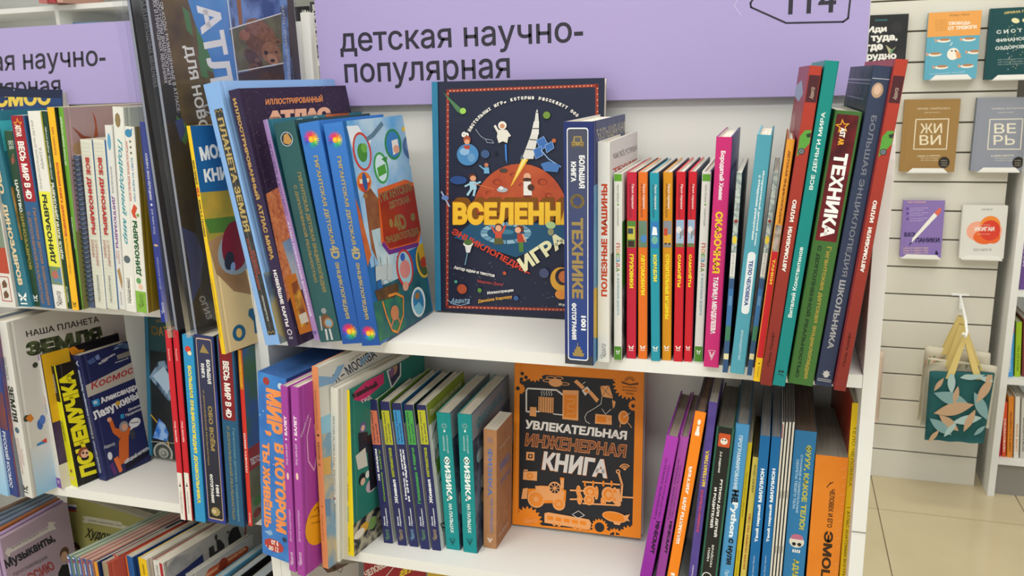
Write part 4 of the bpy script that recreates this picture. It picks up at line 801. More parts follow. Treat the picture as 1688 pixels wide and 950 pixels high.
# ------------------------------------------------ upright space game cover
def v7(f):
    W = 'e8e4dc'; rd = 'b5402c'
    f.pl([(738, 150), (984, 141), (985, 512), (737, 506)], .016, mat('a84030', .5, 0, 'noise', '8a2f24', 200.), True)
    for j in range(38):
        t = j/38; f.pe(742+t*240, 150-t*8.6, 1.1, 'e0c8a0', n=6); f.pe(738.5, 154+t*350, 1, 'e0c8a0', n=5); f.pe(985, 146+t*360, 1, 'e0c8a0', n=5); f.pe(742+t*240, 506.5+t*5.6, 1, 'e0c8a0', n=6)
    f.pp([(731, 152), (760, 178), (766, 184), (762, 189), (754, 184)], '4f7a54'); f.pe(764, 183, 5, '9ccc5a')
    # title arc, letter by letter
    s = '8 настольных игр, которые расскажут обо всём'
    for i, ch in enumerate(s):
        if ch == ' ': continue
        t = i/len(s); a = math.radians(160-t*140); x = 873-105*math.cos(math.radians(18+t*138)); y = 252-88*math.sin(math.radians(18+t*138))
        dx = 105*math.sin(math.radians(18+t*138)); dy = -88*math.cos(math.radians(18+t*138)); L = math.hypot(dx, dy); w_ = (6 if i == 0 else 3.0 if ch in 'ыжюшщ' else 2.6); h_ = 12 if i == 0 else 5.5 if ch not in ',' else 3
        f.tp(ch, x-dx/L*w_*.8, y-dy/L*w_*.8, x+dx/L*w_*.8, y+dy/L*w_*.8, h_, W, .05)
    # mars
    mars = mat('a8452a', .5, 0, 'noise', 'c05a34', 30.)
    f.pp([(777, 352)]+[(858+78*math.cos(math.radians(a)), 352-82*math.sin(math.radians(a))) for a in range(172, -1, -8)]+[(936, 352)], mars)
    for x, y, r in ((820, 300, 7), (846, 288, 5), (895, 300, 8), (806, 318, 5), (905, 322, 6), (860, 305, 4)): f.pe(x, y, r, '8a3420', r*.7); f.pe(x+1, y+.6, r*.7, 'b04c2c', r*.5)
    # rocket
    f.pp([(888, 184), (886, 180), (884, 186)], 'd8d8d8'); f.pp([(884, 186), (888, 186), (889, 200), (882, 200)], 'd5d5d2'); f.pp([(881, 200), (889.5, 200), (889, 222), (876, 222)], 'e2e0da'); f.pp([(876, 222), (888, 222), (880, 262), (861, 262)], 'dcdad4'); f.pl([(879, 212), (889, 212)], .006, '5a5a5a'); f.pl([(874, 230), (885, 231)], .006, '5a5a5a'); f.pl([(868, 246), (880, 247)], .006, '6a6a6a')
    f.pp([(861, 254), (858, 264), (865, 262)], '5a6a7a'); f.pp([(861, 262), (872, 263), (846, 304), (842, 308)], 'e8b43a'); f.pp([(863, 262), (869, 262), (848, 298)], 'f4e08a')
    # station, solar panels
    for P in ([(885, 232), (897, 225), (905, 240), (892, 248)], [(899, 240), (911, 233), (914, 244), (902, 252)], [(880, 247), (893, 241), (896, 256), (884, 262)]): f.pp(P, '3f6fb4'); f.pl(P, .003, '8fb0dc', True)
    f.pl([(893, 248), (905, 262), (925, 275)], .006, '8fb0dc'); f.pp([(892, 270), (905, 266), (924, 272), (920, 284), (898, 282)], '4a78b8')
    # astronaut
    f.pe(829, 207, 7, 'e6e2da', 7); f.pe(829, 208, 4, 'c98f6a', 4); f.pp([(822, 214), (836, 214), (839, 226), (837, 236), (830, 233), (823, 236), (820, 226)], 'e0dcd2'); f.pl([(822, 217), (817, 208)], .014, 'e0dcd2'); f.pl([(836, 217), (841, 224)], .014, 'e0dcd2'); f.pp([(833, 238), (836, 238), (837, 270), (834, 262)], '3f7fd0')
    # earth with child
    f.pe(772, 255, 18, '4a86bc', 18); f.pe(767, 250, 8, '8fb5d8', 6); f.pe(778, 260, 6, '6a9ac4', 7); f.pe(771, 230, 6, 'a8543a', 6); f.pe(771, 234, 4.5, 'e0a07a', 4); f.pp([(765, 240), (777, 240), (774, 246), (768, 246)], 'b5452c')
    f.pl([(785, 213), (793, 224), (800, 229), (812, 231), (815, 236), (804, 235), (801, 229)], .0025, 'a9b8cc')
    f.pe(801, 254, 7, '3f5a86'); f.pe(818, 253, 3, '1c1f30'); f.pe(902, 190, 6, '6f8f3a'); f.pe(914, 232, 3.5, 'c26a3a')
    # running explorers
    f.pe(780, 291, 6, '5a2f20', 5); f.pe(781, 294, 5, 'e0a07a', 4.5); f.pp([(775, 299), (786, 299), (787, 312), (776, 313)], '9fc8dc'); f.pl([(778, 312), (772, 321)], .014, '9fc8dc'); f.pl([(784, 312), (782, 322)], .014, '9fc8dc'); f.pl([(786, 303), (793, 300)], .01, '9fc8dc'); f.pl([(776, 303), (768, 307)], .01, '9fc8dc')
    f.pl([(783, 303), (816, 312)], .004, 'd97a4a'); f.pe(829, 313, 9, 'aab4bc', 4); f.pe(827, 310, 4, 'd8dfe2', 3)
    f.pe(803, 272, 3.5, 'c07a5a'); f.pp([(799, 276), (807, 276), (808, 286), (799, 286)], '6fa8d0'); f.pl([(799, 279), (792, 273)], .008, '6fa8d0'); f.pe(831, 281, 7, '4a4038', 3.5); f.pe(757, 297, 14, '2a4a86', 7)
    f.pe(870, 291, 6, 'e0a888', 6); f.pe(870, 296, 7, '4a3020', 3); f.pp([(864, 299), (876, 299), (878, 322), (864, 322)], 'e6e2dc'); f.pe(876, 309, 5.5, '4a3028'); f.pp([(864, 322), (876, 322), (874, 330), (866, 330)], '7a2f20')
    f.pl([(729, 316), (742, 340)], .008, 'a9b8d8'); f.pe(735, 326, 6, '5f7fb8', 4)
    # board
    f.pp([(750, 392), (779, 366), (930, 368), (940, 396), (870, 416), (852, 424)], '1f4f70')
    for r in range(16):
        a = math.radians(r*22.5); f.pp([(835+x_*math.cos(a+t_), 384+y_*math.sin(a+t_)) for x_, y_, t_ in ((42, 18, 0), (42, 18, .34), (31, 12, .34), (31, 12, 0))], '8fb4c4' if r % 2 else '6a96b0')
    f.pe(836, 382, 12, '3f7a94', 4)
    # block title
    n_, fs, _ = glyphs('ВСЕЛЕННАЯ', .06, 0)
    def ttl(dx, dy, c):
        f.k += 1; f.t.add([f.P(*f.px(748+(975-748)*x+dx, (371-(371-333)*y)+(1.5 if 0 else 0)+dy)) for x, y in n_], fs, c)
    for j in range(9, 0, -1): ttl(1.0*j-2, -.9*j, '7a4a10' if j > 1 else 'b06f14')
    ttl(0, 0, mat('e8b22a', .4, 0, 'noise', 'efc23c', 40.))
    def down(st, x0, y0, x1, y1, h, c, b=.04): f.tp(st, x0, y0, x1, y1, h, c, b)
    down('ЭНЦИКЛОПЕДИЯ-', 744, 386, 872, 455, 12, 'c8402c'); down('ИГРА', 866, 448, 938, 400, 24, 'e4e0b4', .05)
    # children on the board
    f.pe(823, 373, 6, '6a3420', 5); f.pe(823, 376, 5, 'e4ac88', 5); f.pp([(817, 381), (829, 381), (828, 392), (818, 392)], 'c8503a'); f.pp([(816, 392), (829, 392), (832, 402), (816, 403)], '5a5a30'); f.pl([(829, 383), (834, 372)], .012, 'c8503a'); f.pl([(817, 383), (812, 374)], .012, 'c8503a')
    f.pe(858, 377, 7, '6a3420', 6); f.pe(855, 379, 5, 'e4ac88', 5); f.pp([(854, 385), (864, 385), (865, 399), (854, 399)], 'b5402c'); f.pp([(856, 399), (864, 399), (864, 415), (857, 415)], '4f7a3a'); f.pl([(863, 386), (868, 398)], .008, 'e4ac88')
    f.pe(909, 371, 8, 'a8c48a', 6); f.pe(909, 382, 5, '8f8f6a', 6); f.pe(773, 402, 8, 'e2e0dc', 5); f.pe(773, 399, 7, '4a6a34', 5); f.pp([(768, 406), (779, 406), (776, 416), (770, 416)], 'd8d8d6'); f.pl([(772, 417), (768, 436)], .004, '7fc0d8')
    f.pe(898, 450, 8, '4a4f70', 8); f.pe(763, 476, 8, 'a84a2c'); f.pe(792, 478, 3.5, '5a8a3a'); f.pe(753, 464, 2.5, '4fa08a'); f.pe(852, 491, 4, '3a5a8c'); f.pe(833, 450, 3, 'b5502c'); f.pe(926, 460, 18, 'd9a03a', 20); f.pe(929, 456, 13, '2c2230', 14); f.pe(931, 456, 9, 'c8703a', 10); f.pe(926, 485, 10, 'd98a3a', 8)
    f.tp('Автор идеи и текстов', 749, 444, 816, 458, 7, W, .03); f.tp('Мадлен Дэни', 788, 466, 830, 472, 6, 'a8423c', .02); f.tp('Иллюстрации', 805, 486, 848, 481, 6, W, .03); f.tp('Даниэла Керлеру', 790, 500, 846, 492, 6.5, 'd9a03a', .03)
    f.tp('Аванта', 744, 500, 776, 499, 9, '9fc4e0', .0, .4); f.pl([(740, 494), (747, 500), (760, 503), (776, 499)], .003, '9fc4e0'); f.tp('Игры', 922, 504, 936, 505, 5, W, .02)
    for j in range(50): f.pe(rnd.uniform(745, 930), rnd.uniform(430, 505), .5, 'a9b4cc', n=5)
V = B('big navy space cover with yellow block letters, a red planet and a rocket', 'covers standing upright on the centre bookcase', (714, 140), (994, 130.5), (716, 517), (992, 531), z=0, c=mat('22253a', .3, 0, 'fade', '262b40', .3), mode='cover', D=.016, tilt=4, rc_art=v7, spine_c='2f7398')
V[2].k = 0
sp_ = MB(); sp_.box((V[4]+.0001, 0, 0), (V[4]+.0003, .0095, V[6]), '2f7a9e'); sp_.build('spine_cloth', V[0])
# ------------------------------------------------ centre bookcase, upper shelf, right part
G3 = 'books standing on the right of the upper centre shelf'
def c8(f):
    f.ry(470, 600, mat('2a3a6a', .4, 0, 'fade', '2a3a6a', .3), .0, 1.) if 0 else None
    f.ry(585, 602, '3a3c44', 0, 1); f.rr(.1, f.vy(593), .84, f.vy(209), 'e6e8ee', .1); f.rr(.13, f.vy(591), .81, f.vy(211), mat('1f3f8c', .3, 0, 'fade', '4a4c5c', .29), .08)
    g_ = 'gold a8905a'; f.poly([(.3, f.vy(233)), (.34, f.vy(222)), (.6, f.vy(222)), (.64, f.vy(233))], g_); f.poly([(.26, f.vy(237)), (.26, f.vy(231)), (.69, f.vy(231)), (.69, f.vy(237))], g_); f.ring(.33, f.vy(236), .06, .03, g_); f.ring(.62, f.vy(236), .06, .03, g_); f.rect(.38, f.vy(231), .57, f.vy(224), '5a5a5c')
    f.ty('БОЛЬШАЯ', 252, 304, .52, .72, 'e9eaec', 'd', .05); f.ty('КНИГА', 262, 294, .24, .42, 'e9eaec', 'd', .05)
    f.ring(.46, f.vy(325), .2, .09, g_); f.ty('ТЕХНИКЕ', 352, 486, .26, .66, g_, 'd', .05)
    f.ty('1001', 515, 540, .58, .76, 'e9eaec', 'd', .05); f.ty('ФОТОГРАФИЯ', 494, 557, .24, .42, 'e9eaec', 'd', .05)
    f.poly([(.26, f.vy(580)), (.7, f.vy(580)), (.66, f.vy(586)), (.3, f.vy(586))], g_); f.rect(.34, f.vy(580), .62, f.vy(574), g_); f.rect(.4, f.vy(574), .56, f.vy(569), g_); f.line([(.46, f.vy(569)), (.46, f.vy(563))], .03, g_)
def c8c(f):
    f.pp([(981, 199), (1050, 178), (1050, 240), (981, 260)], '39406a') if 0 else None
    f.tp('БОЛЬШАЯ КНИГА', 988, 231, 1040, 215, 18, 'gold b0a88c', .01); f.rect(0, 0, 1, .75, mat('2f7fb8', .3, 0, 'noise', '6fb0d0', 8.)); f.pp([(975, 480), (990, 470), (990, 560), (975, 560)], 'd9b84a')
B('thick dark blue book of machines with a silver framed spine and gold lettering', G3, (926, 200), (981, 199), (933, 600), (976, 601), 0, mat('1c2f6e', .3, 0, 'fade', '24306a', .3), c8, c8c, rc='34406c', D=.19, yaw=-1)
def c9c(f): f.tp('КАК ВСЁ УСТРОЕНО', 1013, 262, 1053, 247, 11, '4a4a4a', .0); f.tp('ТЕХНИКА', 1013, 287, 1060, 266, 9, 'c8553a', .05); f.rect(.05, .02, .95, .5, mat('5a5f52', .5, 0, 'photo', 'a0a49a', 40.))
B('tall white book of useful machines with orange upward lettering', G3, (984, 235), (1006, 235), (985, 598), (1004, 598), 0, 'dededa', lambda f: (f.ty('ПОЛЕЗНЫЕ МАШИНЫ', 301, 485, .3, .85, 'c2441f', 'u', .05), script(f, 566, 590, '77777a')), c9c, D=.2, rc='d8d8d6')
def rail(f):
    f.ry(288, 299, '5fa02c'); f.ry(571, 597, '4f8a2c'); f.ty('ТВОЯ ПЕРВАЯ', 304, 332, .35, .6, '6a7a5a', 'd', 0); f.ell(.5, f.vy(336), .14, '6f9f3a', n=6); f.ty('ЭНЦИКЛОПЕДИЯ', 342, 370, .35, .6, '6a7a5a', 'd', 0)
    for ch, y, c in (('П', 398, 'c25a4a'), ('О', 407, 'd98a3a'), ('Е', 415, '6aa05a'), ('З', 422, '4a8fb0'), ('Д', 430, 'b5503f'), ('А', 438, '7aa04a')): f.ty(ch, y, y+7, .25, .75, c, 'd', .03)
    f.ty('и железные дороги', 448, 517, .28, .68, '7fa9b4', 'd', .01); butterfly(f, 580, 'eef2ea', .9)
def rcov(f): f.rect(.0, .0, .99, .4, mat('2c2f34', .5, 0, 'photo', '8a8f94', 40.)); f.rect(0, .4, .99, .75, '3a7a30')
B('white railway book with green ends, left end of the small encyclopedia row', G3, (1011.5, 287), (1026, 287), (1011, 594), (1026, 594), 0, 'dcdcd8', rail, rcov, D=.19, rc='dadad6', shrink=.96)
def ency(title, col, pic, titlelen, extra=None):
    def g(f):
        f.ty('ЭНЦИКЛОПЕДИЯ', 302, 356, .2, .48, '2b2b33', 'd', 0); f.ty('Твоя первая', 303, 343, .45, .78, 'eeeae6', 'd', .01, .3)
        pic(f); f.ty(title, 416, 416+titlelen, .28, .76, 'f0dc2a', 'd', .05); butterfly(f, 573, 'f0ece6', 1.05)
    return g
def p1(f): f.ry(362, 405, mat('4a7a34', .4, 0, 'noise', '6aa04a', 40.)); f.rect(.05, f.vy(392), .9, f.vy(371), 'c9c04a'); f.rect(.08, f.vy(383), .7, f.vy(374), '3a4a5a'); f.rect(.1, f.vy(404), .85, f.vy(394), '3a2a2a')
def p2(f): f.ry(362, 405, mat('6f8a8c', .4, 0, 'noise', '5f7f4a', 30.)); f.ell(.62, f.vy(391), .38, '4f86c0', rv=.022)
def p3(f): f.ry(362, 405, '2f78b8'); f.ell(.5, f.vy(392), .4, '6fae9c', rv=.022); f.poly([(.15, f.vy(384)), (.85, f.vy(384)), (.75, f.vy(372)), (.3, f.vy(370))], 'e6ecf0')
def p4(f): f.ry(362, 405, mat('7f93b0', .4, 0, 'noise', '8a7a5a', 30.)); f.rect(.05, f.vy(398), .95, f.vy(384), 'd9a12a'); f.rect(.1, f.vy(386), .5, f.vy(374), 'c8452a'); f.ell(.3, f.vy(399), .13, '2a2a2a'); f.ell(.75, f.vy(399), .13, '2a2a2a')
def p5(f): f.ry(360, 404, mat('b8cbdc', .4, 0, 'cloud', '7fa0c4', 20.)); f.ry(398, 404, '6a7a4a'); f.ell(.35, f.vy(376), .34, 'd8d8d8', rv=.018); f.poly([(.5, f.vy(380)), (1, f.vy(374)), (1, f.vy(384)), (.6, f.vy(388))], '8a8f94'); f.ell(.55, f.vy(389), .08, '2a2a2a'); f.line([(.5, f.vy(378)), (.58, f.vy(390))], .05, '3a3a3a')
RW = [('crimson spine with a green truck picture, in the small encyclopedia row', (1032.5, 285), (1050, 285), (1032, 592), (1048.5, 592), 'c0203c', 'ГРУЗОВИКИ', p1, 56),
 ('orange spine with a blue car picture, in the small encyclopedia row', (1051.5, 285), (1068, 285), (1051, 592.5), (1067.5, 592.5), 'e06f22', 'АВТОМОБИЛИ', p2, 68),
 ('turquoise spine with a white ship picture, in the small encyclopedia row', (1070, 285), (1087, 285), (1073, 595), (1088, 595), '2293a8', 'КОРАБЛИ', p3, 44),
 ('amber spine with a yellow dump truck picture, in the small encyclopedia row', (1092, 285), (1110, 285), (1091, 595), (1106, 595), 'd08c18', 'СТРОИТЕЛЬНЫЕ МАШИНЫ', p4, 108),
 ('first of two red spines with an aeroplane picture, beside the amber one', (1114, 284), (1131, 284), (1110, 596.5), (1125, 597), 'c61c2c', 'САМОЛЁТЫ', p5, 54),
 ('second of two red spines with an aeroplane picture, beside the white railway book', (1134, 284), (1150, 284), (1127, 597), (1140, 597), 'c61c2c', 'САМОЛЁТЫ', p5, 54)]
for lab, a, b_, c_, d_, col, tt, pic, tl in RW:
    B(lab, G3, a, b_, c_, d_, 0, col, ency(tt, col, pic, tl), D=.19, rc='26304a', lc=mat(col, .45), shrink=.95)
B('white railway book with green ends, right end of the small encyclopedia row', G3, (1157, 284), (1173, 284), (1143, 597), (1158.5, 597), 0, 'dcdcd8', rail, rcov, D=.19, rc='26304a', shrink=.95)
def c18(f):
    f.ty('Бородатый Химик', 249, 327, .25, .65, 'efe6ea', 'd', .04); f.ty('СКАЗОЧНАЯ', 345, 446, .2, .72, 'e9c02c', 'd', .05); f.ty('ТАБЛИЦА МЕНДЕЛЕЕВА', 452, 549, .25, .66, 'efe6ea', 'd', .05)
    v = f.vy(586); f.line([(.25, v+.022), (.75, v+.022), (.5, v-.022)], .025, 'efe6ea', True); f.line([(.38, v+.014), (.5, v-.01), (.62, v+.014)], .05, 'efe6ea')
B('wide hot pink spine with yellow and white lettering', G3, (1180, 228), (1208, 227), (1160, 607), (1184, 607), 0, 'c42a72', c18, D=.19, rc='4a3f70', lc='8a3a78', rc_art=lambda f: (f.rect(.1, .7, .5, .85, '7f8ab8'), f.ell(.5, .5, .2, '5f66a0')))
def c19(f):
    f.ry(285, 455, mat('b9c4be', .5, 0, 'photo', '7f8f90', 200.)); f.ell(.5, f.vy(362), .4, '8a3a34', n=8); f.ell(.5, f.vy(392), .45, 'e0c83a', rv=.02); f.ry(413, 452, 'd5d6d2'); f.ty('#ЭТО НЕ ПЛАКАТ', 415, 450, .3, .7, '55585a', 'd', 0)
    f.ry(472, 560, '3a6fa4'); f.ry(484, 500, '5f8fb8', .2, .8); f.ry(535, 560, '3f7a5a'); f.ry(582, 592, 'dcd6a8'); f.ry(592, 617, '2f4f78')
B('first thin notebook of machine drawings, between the hot pink and the light teal spine', G3, (1214, 286), (1224, 285), (1191, 615), (1199, 615), 0, '34557c', c19, D=.18, hard=False, rc='2a2f38', name='paperback_book')
def c20(f):
    f.ty('Интерактивный детский атлас', 280, 400, .62, .8, 'eaf4f6', 'd', .03); f.ty('с откидными разворотами', 287, 390, .36, .54, 'eaf4f6', 'd', .03)
    f.rr(.26, f.vy(514), .86, f.vy(410), 'dfe8ec', .28); f.ty('ТЕЛО ЧЕЛОВЕКА', 424, 500, .42, .72, '23468a', 'd', .05); f.ty('#эксмодетство', 541, 594, .4, .62, 'cfe4ea', 'd', .0, .3)
B('light teal body atlas with a white rounded label on the spine', G3, (1247, 225), (1275, 224), (1204, 618), (1226, 618), 0, '4f9db2', c20, D=.18, rc='3a7f90', lc='5fa9bc')
B('second thin notebook of machine drawings, between the light teal and the orange spine', G3, (1275, 285), (1284, 285), (1231, 620), (1239, 620), 0, '34557c', c19, D=.18, hard=False, rc='2a2f38', name='paperback_book')
def c22(f):
    f.ty('ДЕТСКАЯ ЭНЦИКЛОПЕДИЯ', 248, 362, .3, .7, '7a3a1a', 'd', .04); f.ry(365, 408, mat('6a5a4a', .5, 0, 'photo', 'b0a8a0', 60.)); f.star(.55, f.vy(392), .3, 'c9a0a0'); f.ry(408, 588, 'c4202a'); f.ty('ТАНКИ', 420, 462, .35, .75, 'e8c83a', 'd', .05); f.ry(588, 631, 'e8c01c'); f.ell(.5, f.vy(598), .14, '3a3a20'); f.ty('РОСМЭН', 604, 622, .4, .65, '5a4a1a', 'd', 0)
B('orange and red tank book with a yellow foot', G3, (1297, 231), (1311, 230), (1241, 629), (1253, 630), 0, 'e09a34', c22, D=.18, rc='8a3a22', lc=mat('a5602c', .4))
def cars(f):
    f.ry(124, 165, '4a2026'); f.ty('Аванта', 142, 160, .3, .7, 'c9b4a4', 'u', 0, .4); f.ty('ИЛЛЮСТРИРОВАННАЯ', 358, 372, .2, .8, 'ece4dc', 'u', .05) if 0 else None
    f.poly([(0, f.vy(218)), (.4, f.vy(208)), (1, f.vy(207)), (1, f.vy(228)), (0, f.vy(250))], '5a9a3e'); f.poly([(.55, f.vy(214)), (1, f.vy(211)), (1, f.vy(218)), (.7, f.vy(219))], '2c3a2a'); f.ell(.36, f.vy(241), .32, '2c3034'); f.ell(.36, f.vy(241), .24, '7a848c')
    for a in range(5): f.line([(.36, f.vy(241)), (.36+.22*math.cos(a*1.257), f.vy(241)+.22*f.asp*math.sin(a*1.257))], .04, '3a4046')
    f.ty('АВТОМОБИЛИ', 362, 437, .28, .66, 'ece8e2', 'u', .05); f.ty('Поль Крафт', 541, 601, .28, .6, '35100c', 'u', .01); f.ty('ИЛЛЮ', 318, 354, .28, .66, 'ece8e2', 'u', .05)
def carl(f):
    for P, c in (([(1308, 140), (1322, 132), (1324, 155), (1316, 168), (1310, 158)], '8f9fb4'), ([(1292, 175), (1300, 170), (1300, 190), (1292, 195)], '4a6fa0')): f.pp(P, c)
    f.pp([(1303, 190), (1312, 185), (1310, 215), (1302, 220)], 'a56a68')
RD = mat('7c2a24', .35, 0, 'fade', 'b03c2c', .36)
B('first tall red car book with a green sports car, left of the bright teal spine', G3, (1334, 111), (1357, 109), (1254, 636), (1271.5, 637), 0, RD, cars, lc_art=carl, lc='8f3840', D=.215, yaw=2)
def c24(f): f.ty('ВСЕ ДЕНЬГИ МИРА', 180, 302, .32, .7, 'e4efec', 'u', .02); f.ty('Виталий Константинов', 396, 516, .3, .66, 'e4efec', 'u', .02); f.ell(.38, f.vy(612), .12, '1c2a28', n=7); f.ell(.64, f.vy(612), .12, '1c2a28', n=7); f.line([(.25, f.vy(618)), (.5, f.vy(617)), (.78, f.vy(620))], .06, '1c2a28')
B('bright teal spine with white upward lettering', G3, (1360, 103), (1384, 102), (1273, 638), (1294, 638), 0, mat('138080', .35, 0, 'fade', '12867f', .36), c24, D=.215, yaw=2)
def c25(f):
    f.rr(.07, f.vy(392), .93, f.vy(193), mat('3a0f14', .35, 0, 'noise', '7a1c20', 50.), .05); f.star(.36, f.vy(211), .3, 'e8a62a', rot=100); f.star(.36, f.vy(211), .2, '6a1a1c', rot=100); f.ty('AST', 213, 228, .3, .52, 'efe8e0', 'd', .05); f.ty('AR', 229, 240, .3, .52, 'e8a62a', 'd', .05)
    f.ty('ТЕХНИКА', 252, 386, .24, .78, 'efefee', 'd', .05); f.ty('С ДОПОЛНЕННОЙ РЕАЛЬНОСТЬЮ', 400, 626, .2, .42, '1e3a1c', 'd', .05); f.ty('Гигантская детская энциклопедия', 400, 626, .56, .78, 'gold a89a4a', 'd', .04)
B('thick green giant book with a dark red starred label', G3, (1377, 187), (1421, 188), (1297, 638), (1341, 638), 0, '3f6a32', c25, D=.2, yaw=2, lc='35582c')
def c26(f):
    f.ell(.42, f.vy(148), .34, 'b99a80', rv=.022); f.ell(.42, f.vy(147), .2, 'd8b8a0', rv=.014); f.rect(0, f.vy(131), 1, f.vy(130), 'c4c6cc')
    f.ty('БОЛЬШАЯ ЭНЦИКЛОПЕДИЯ', 186, 446, .3, .68, mat('8f9098', .3, .8, 'foil'), 'd', .02); f.ty('ШКОЛЬНИКА', 452, 572, .3, .68, mat('b4b4b8', .3, .8, 'foil'), 'd', .04)
    sv = mat('c9cacc', .3, .6, 'foil'); f.ell(.55, f.vy(617), .2, sv, rv=.012, n=7); f.star(.55, f.vy(616), .3, sv, 7); f.rect(.05, f.vy(627), .95, f.vy(626), sv); f.rect(.05, f.vy(630), .95, f.vy(629), sv)
def c26l(f):
    sv = mat('9a9ca4', .3, .7, 'foil')
    f.rect(.0, .955, 1, .96, sv); f.rect(0, .945, 1, .948, sv); f.line([(.1, .6), (.1, .9), (.85, .9), (.85, .6)], .006, sv, True); f.tp('ШКОЛЬНИКА', 1382, 162, 1422, 155, 14, mat('5a6070', .4, .5, 'foil'), .03)
B('tall slate blue schoolchild encyclopedia with silver lettering', G3, (1440, 111), (1472, 111), (1343, 638), (1371, 639), 0, mat('2c3550', .35, 0, 'fade', '35405a', .36), c26, lc_art=c26l, lc='39424f', D=.22, yaw=2)
B('second tall red car book, against the slate blue encyclopedia at the shelf end', G3, (1475, 99), (1499, 99), (1376, 645), (1393, 646), 0, RD, cars, lc_art=carl, lc='8f3840', D=.215, yaw=3)
# ------------------------------------------------ centre bookcase, lower shelf, left part
G4 = 'books at the left of the lower centre shelf'; Z2 = -.3363
def d1(f):
    o_ = mat('e88a4a', .35, 0, 'noise', 'f09a5c', 30.)
    f.ty('МИР,', 640, 716, .2, .86, o_, 'd', .06); f.ty('В КОТОРОМ', 724, 872, .54, .93, o_, 'd', .06); f.ty('ТЫ ЖИВЁШЬ', 728, 872, .1, .43, o_, 'd', .06)
    f.ell(.3, f.vy(630), .12, 'a03a34', n=9); f.ell(.8, f.vy(632), .1, 'c8d4e0', n=7); f.ell(.45, f.vy(899), .36, 'b03c3c', rv=.036); f.ty('от 6', 888, 898, .35, .62, 'f0e4dc', 'h', .03); f.ty('до 12', 900, 910, .25, .62, 'f0e4dc', 'h', .03)
    f.poly([(.1, f.vy(880)), (.35, f.vy(874)), (.42, f.vy(880)), (.3, f.vy(884))], '8fb0d0'); f.ell(.85, f.vy(882), .08, '2a3a5a', rv=.014)
    for j in range(26): f.ell(rnd.uniform(.04, .96), rnd.uniform(.04, .96), .02, ('c8d8ec', 'd89a5a', 'b0484a')[j % 3], n=5)
BB = mat('2f68b8', .3, 0, 'cloud', '3f86d0', 30.)
B('shrink wrapped blue boxed children’s book with fat orange lettering', G4, (423, 616), (473, 621), (434, 917), (475, 923), Z2, BB, d1, D=.215, rc='2a4f8c', hard=False, name='boxed_book', yaw=-9, pages=('35609c', '2d5490'))
for i, (a, b_, c_, d_, lab) in enumerate((((460, 637), (475, 637), (477, 941), (487, 942), 'first of two purple ballet books, against the blue boxed book'), ((477, 638), (492, 638), (490, 948), (502, 949), 'second of two purple ballet books, with the orange disc on its cover'))):
    def d2(f, c_=c_): f.ty('БАЛЕТ', 683, 714, .3, .72, 'f4e4f2', 'u', .05); f.ell(.5, f.vy(720), .14, 'f4e4f2'); f.ty('Хочу знать всё', 728, 762, .3, .7, 'f4e4f2', 'u', 0, .2); f.ell(.5, f.vy(780), .2, 'e8c4b8', rv=.02, n=9); f.ty('Детская энциклопедия', 836, 890, .3, .7, 'e0bfe0', 'u', 0); script(f, 908, 930, 'f0dcee')
    def d2c(f):
        f.pe(528, 860, 24, 'e8a01c', 36); f.tp('Шедевры балета', 512, 855, 530, 850, 4, '7a4a1a'); f.tp('и его история', 514, 866, 530, 862, 4, '7a4a1a'); f.pl([(518, 842), (524, 836), (526, 846)], .01, '7a4a1a'); f.tp('Отважной учит…', 498, 722, 512, 680, 4, 'f0dcee', 0); f.pl([(512, 690), (506, 720), (508, 760), (518, 776), (522, 750), (518, 700)], .012, 'e0a8d0')
    B(lab, G4, a, b_, c_, d_, Z2, 'a03f9c', d2, d2c if i else None, D=.17, yaw=-9, shrink=.93)
def d4(f): f.ty('Как устроен город', 640, 700, .25, .6, '8a5a3a', 'u', 0, .1); f.ell(.5, f.vy(708), .2, '3a2a20', n=7); f.ty('Я – МОСКВА', 718, 756, .25, .65, '7a4428', 'u', .02); f.ell(.5, f.vy(820), .16, 'b0563a', n=8); f.ty('София Милас', 832, 876, .25, .6, '8a5a3a', 'u', 0)
def d4c(f):
    f.rect(.0, .75, 1, 1, 'cfcdc6'); f.rect(.0, 0, 1, .75, mat('7fa0b8', .5, 0, 'photo', 'c9b48a', 26.)); f.tp('Я – МОСКВА', 554, 632, 622, 588, 15, '2a3350', .02); f.tp('София Милас', 577, 598, 597, 585, 5, '55585c', 0)
    f.pp([(525, 620), (548, 622), (556, 604), (568, 600), (560, 618), (550, 632), (524, 640)], '7fa4c8'); f.pp([(592, 595), (612, 580), (606, 590), (596, 604)], '7fa4c8')
    for y in (690, 760, 830): f.pp([(526, y), (545, y-8), (545, y+22), (528, y+28)], ('8fc0d8', 'd8a85a', '6f8fb0')[(y//70) % 3])
B('orange spined city book with a pale map cover', G4, (513, 606), (524, 605), (530, 921), (541, 922), Z2, 'd88a5c', d4, d4c, rc='cfcabe', D=.21, yaw=-9, Y=-.052, shrink=.95)
def d5(f): f.ty('ПОТЕШНЫЕ ПРОГУЛКИ ПО МОСКВЕ', 682, 804, .3, .62, '55575a', 'u', 0); f.ell(.46, f.vy(812), .15, 'b02a34'); f.ty('ЛЕВ ТОКМАКОВ', 820, 871, .3, .62, '55575a', 'u', .02); f.ty('В', 897, 904, .3, .6, '3a3a3a', 'h', .03)
B('off white slim spine with a red dot', G4, (543, 641), (557, 640), (547, 915), (559, 916), Z2, 'd9d7ce', d5, rc='d6d4cb', D=.18, yaw=-9, Y=-.032, shrink=.95)
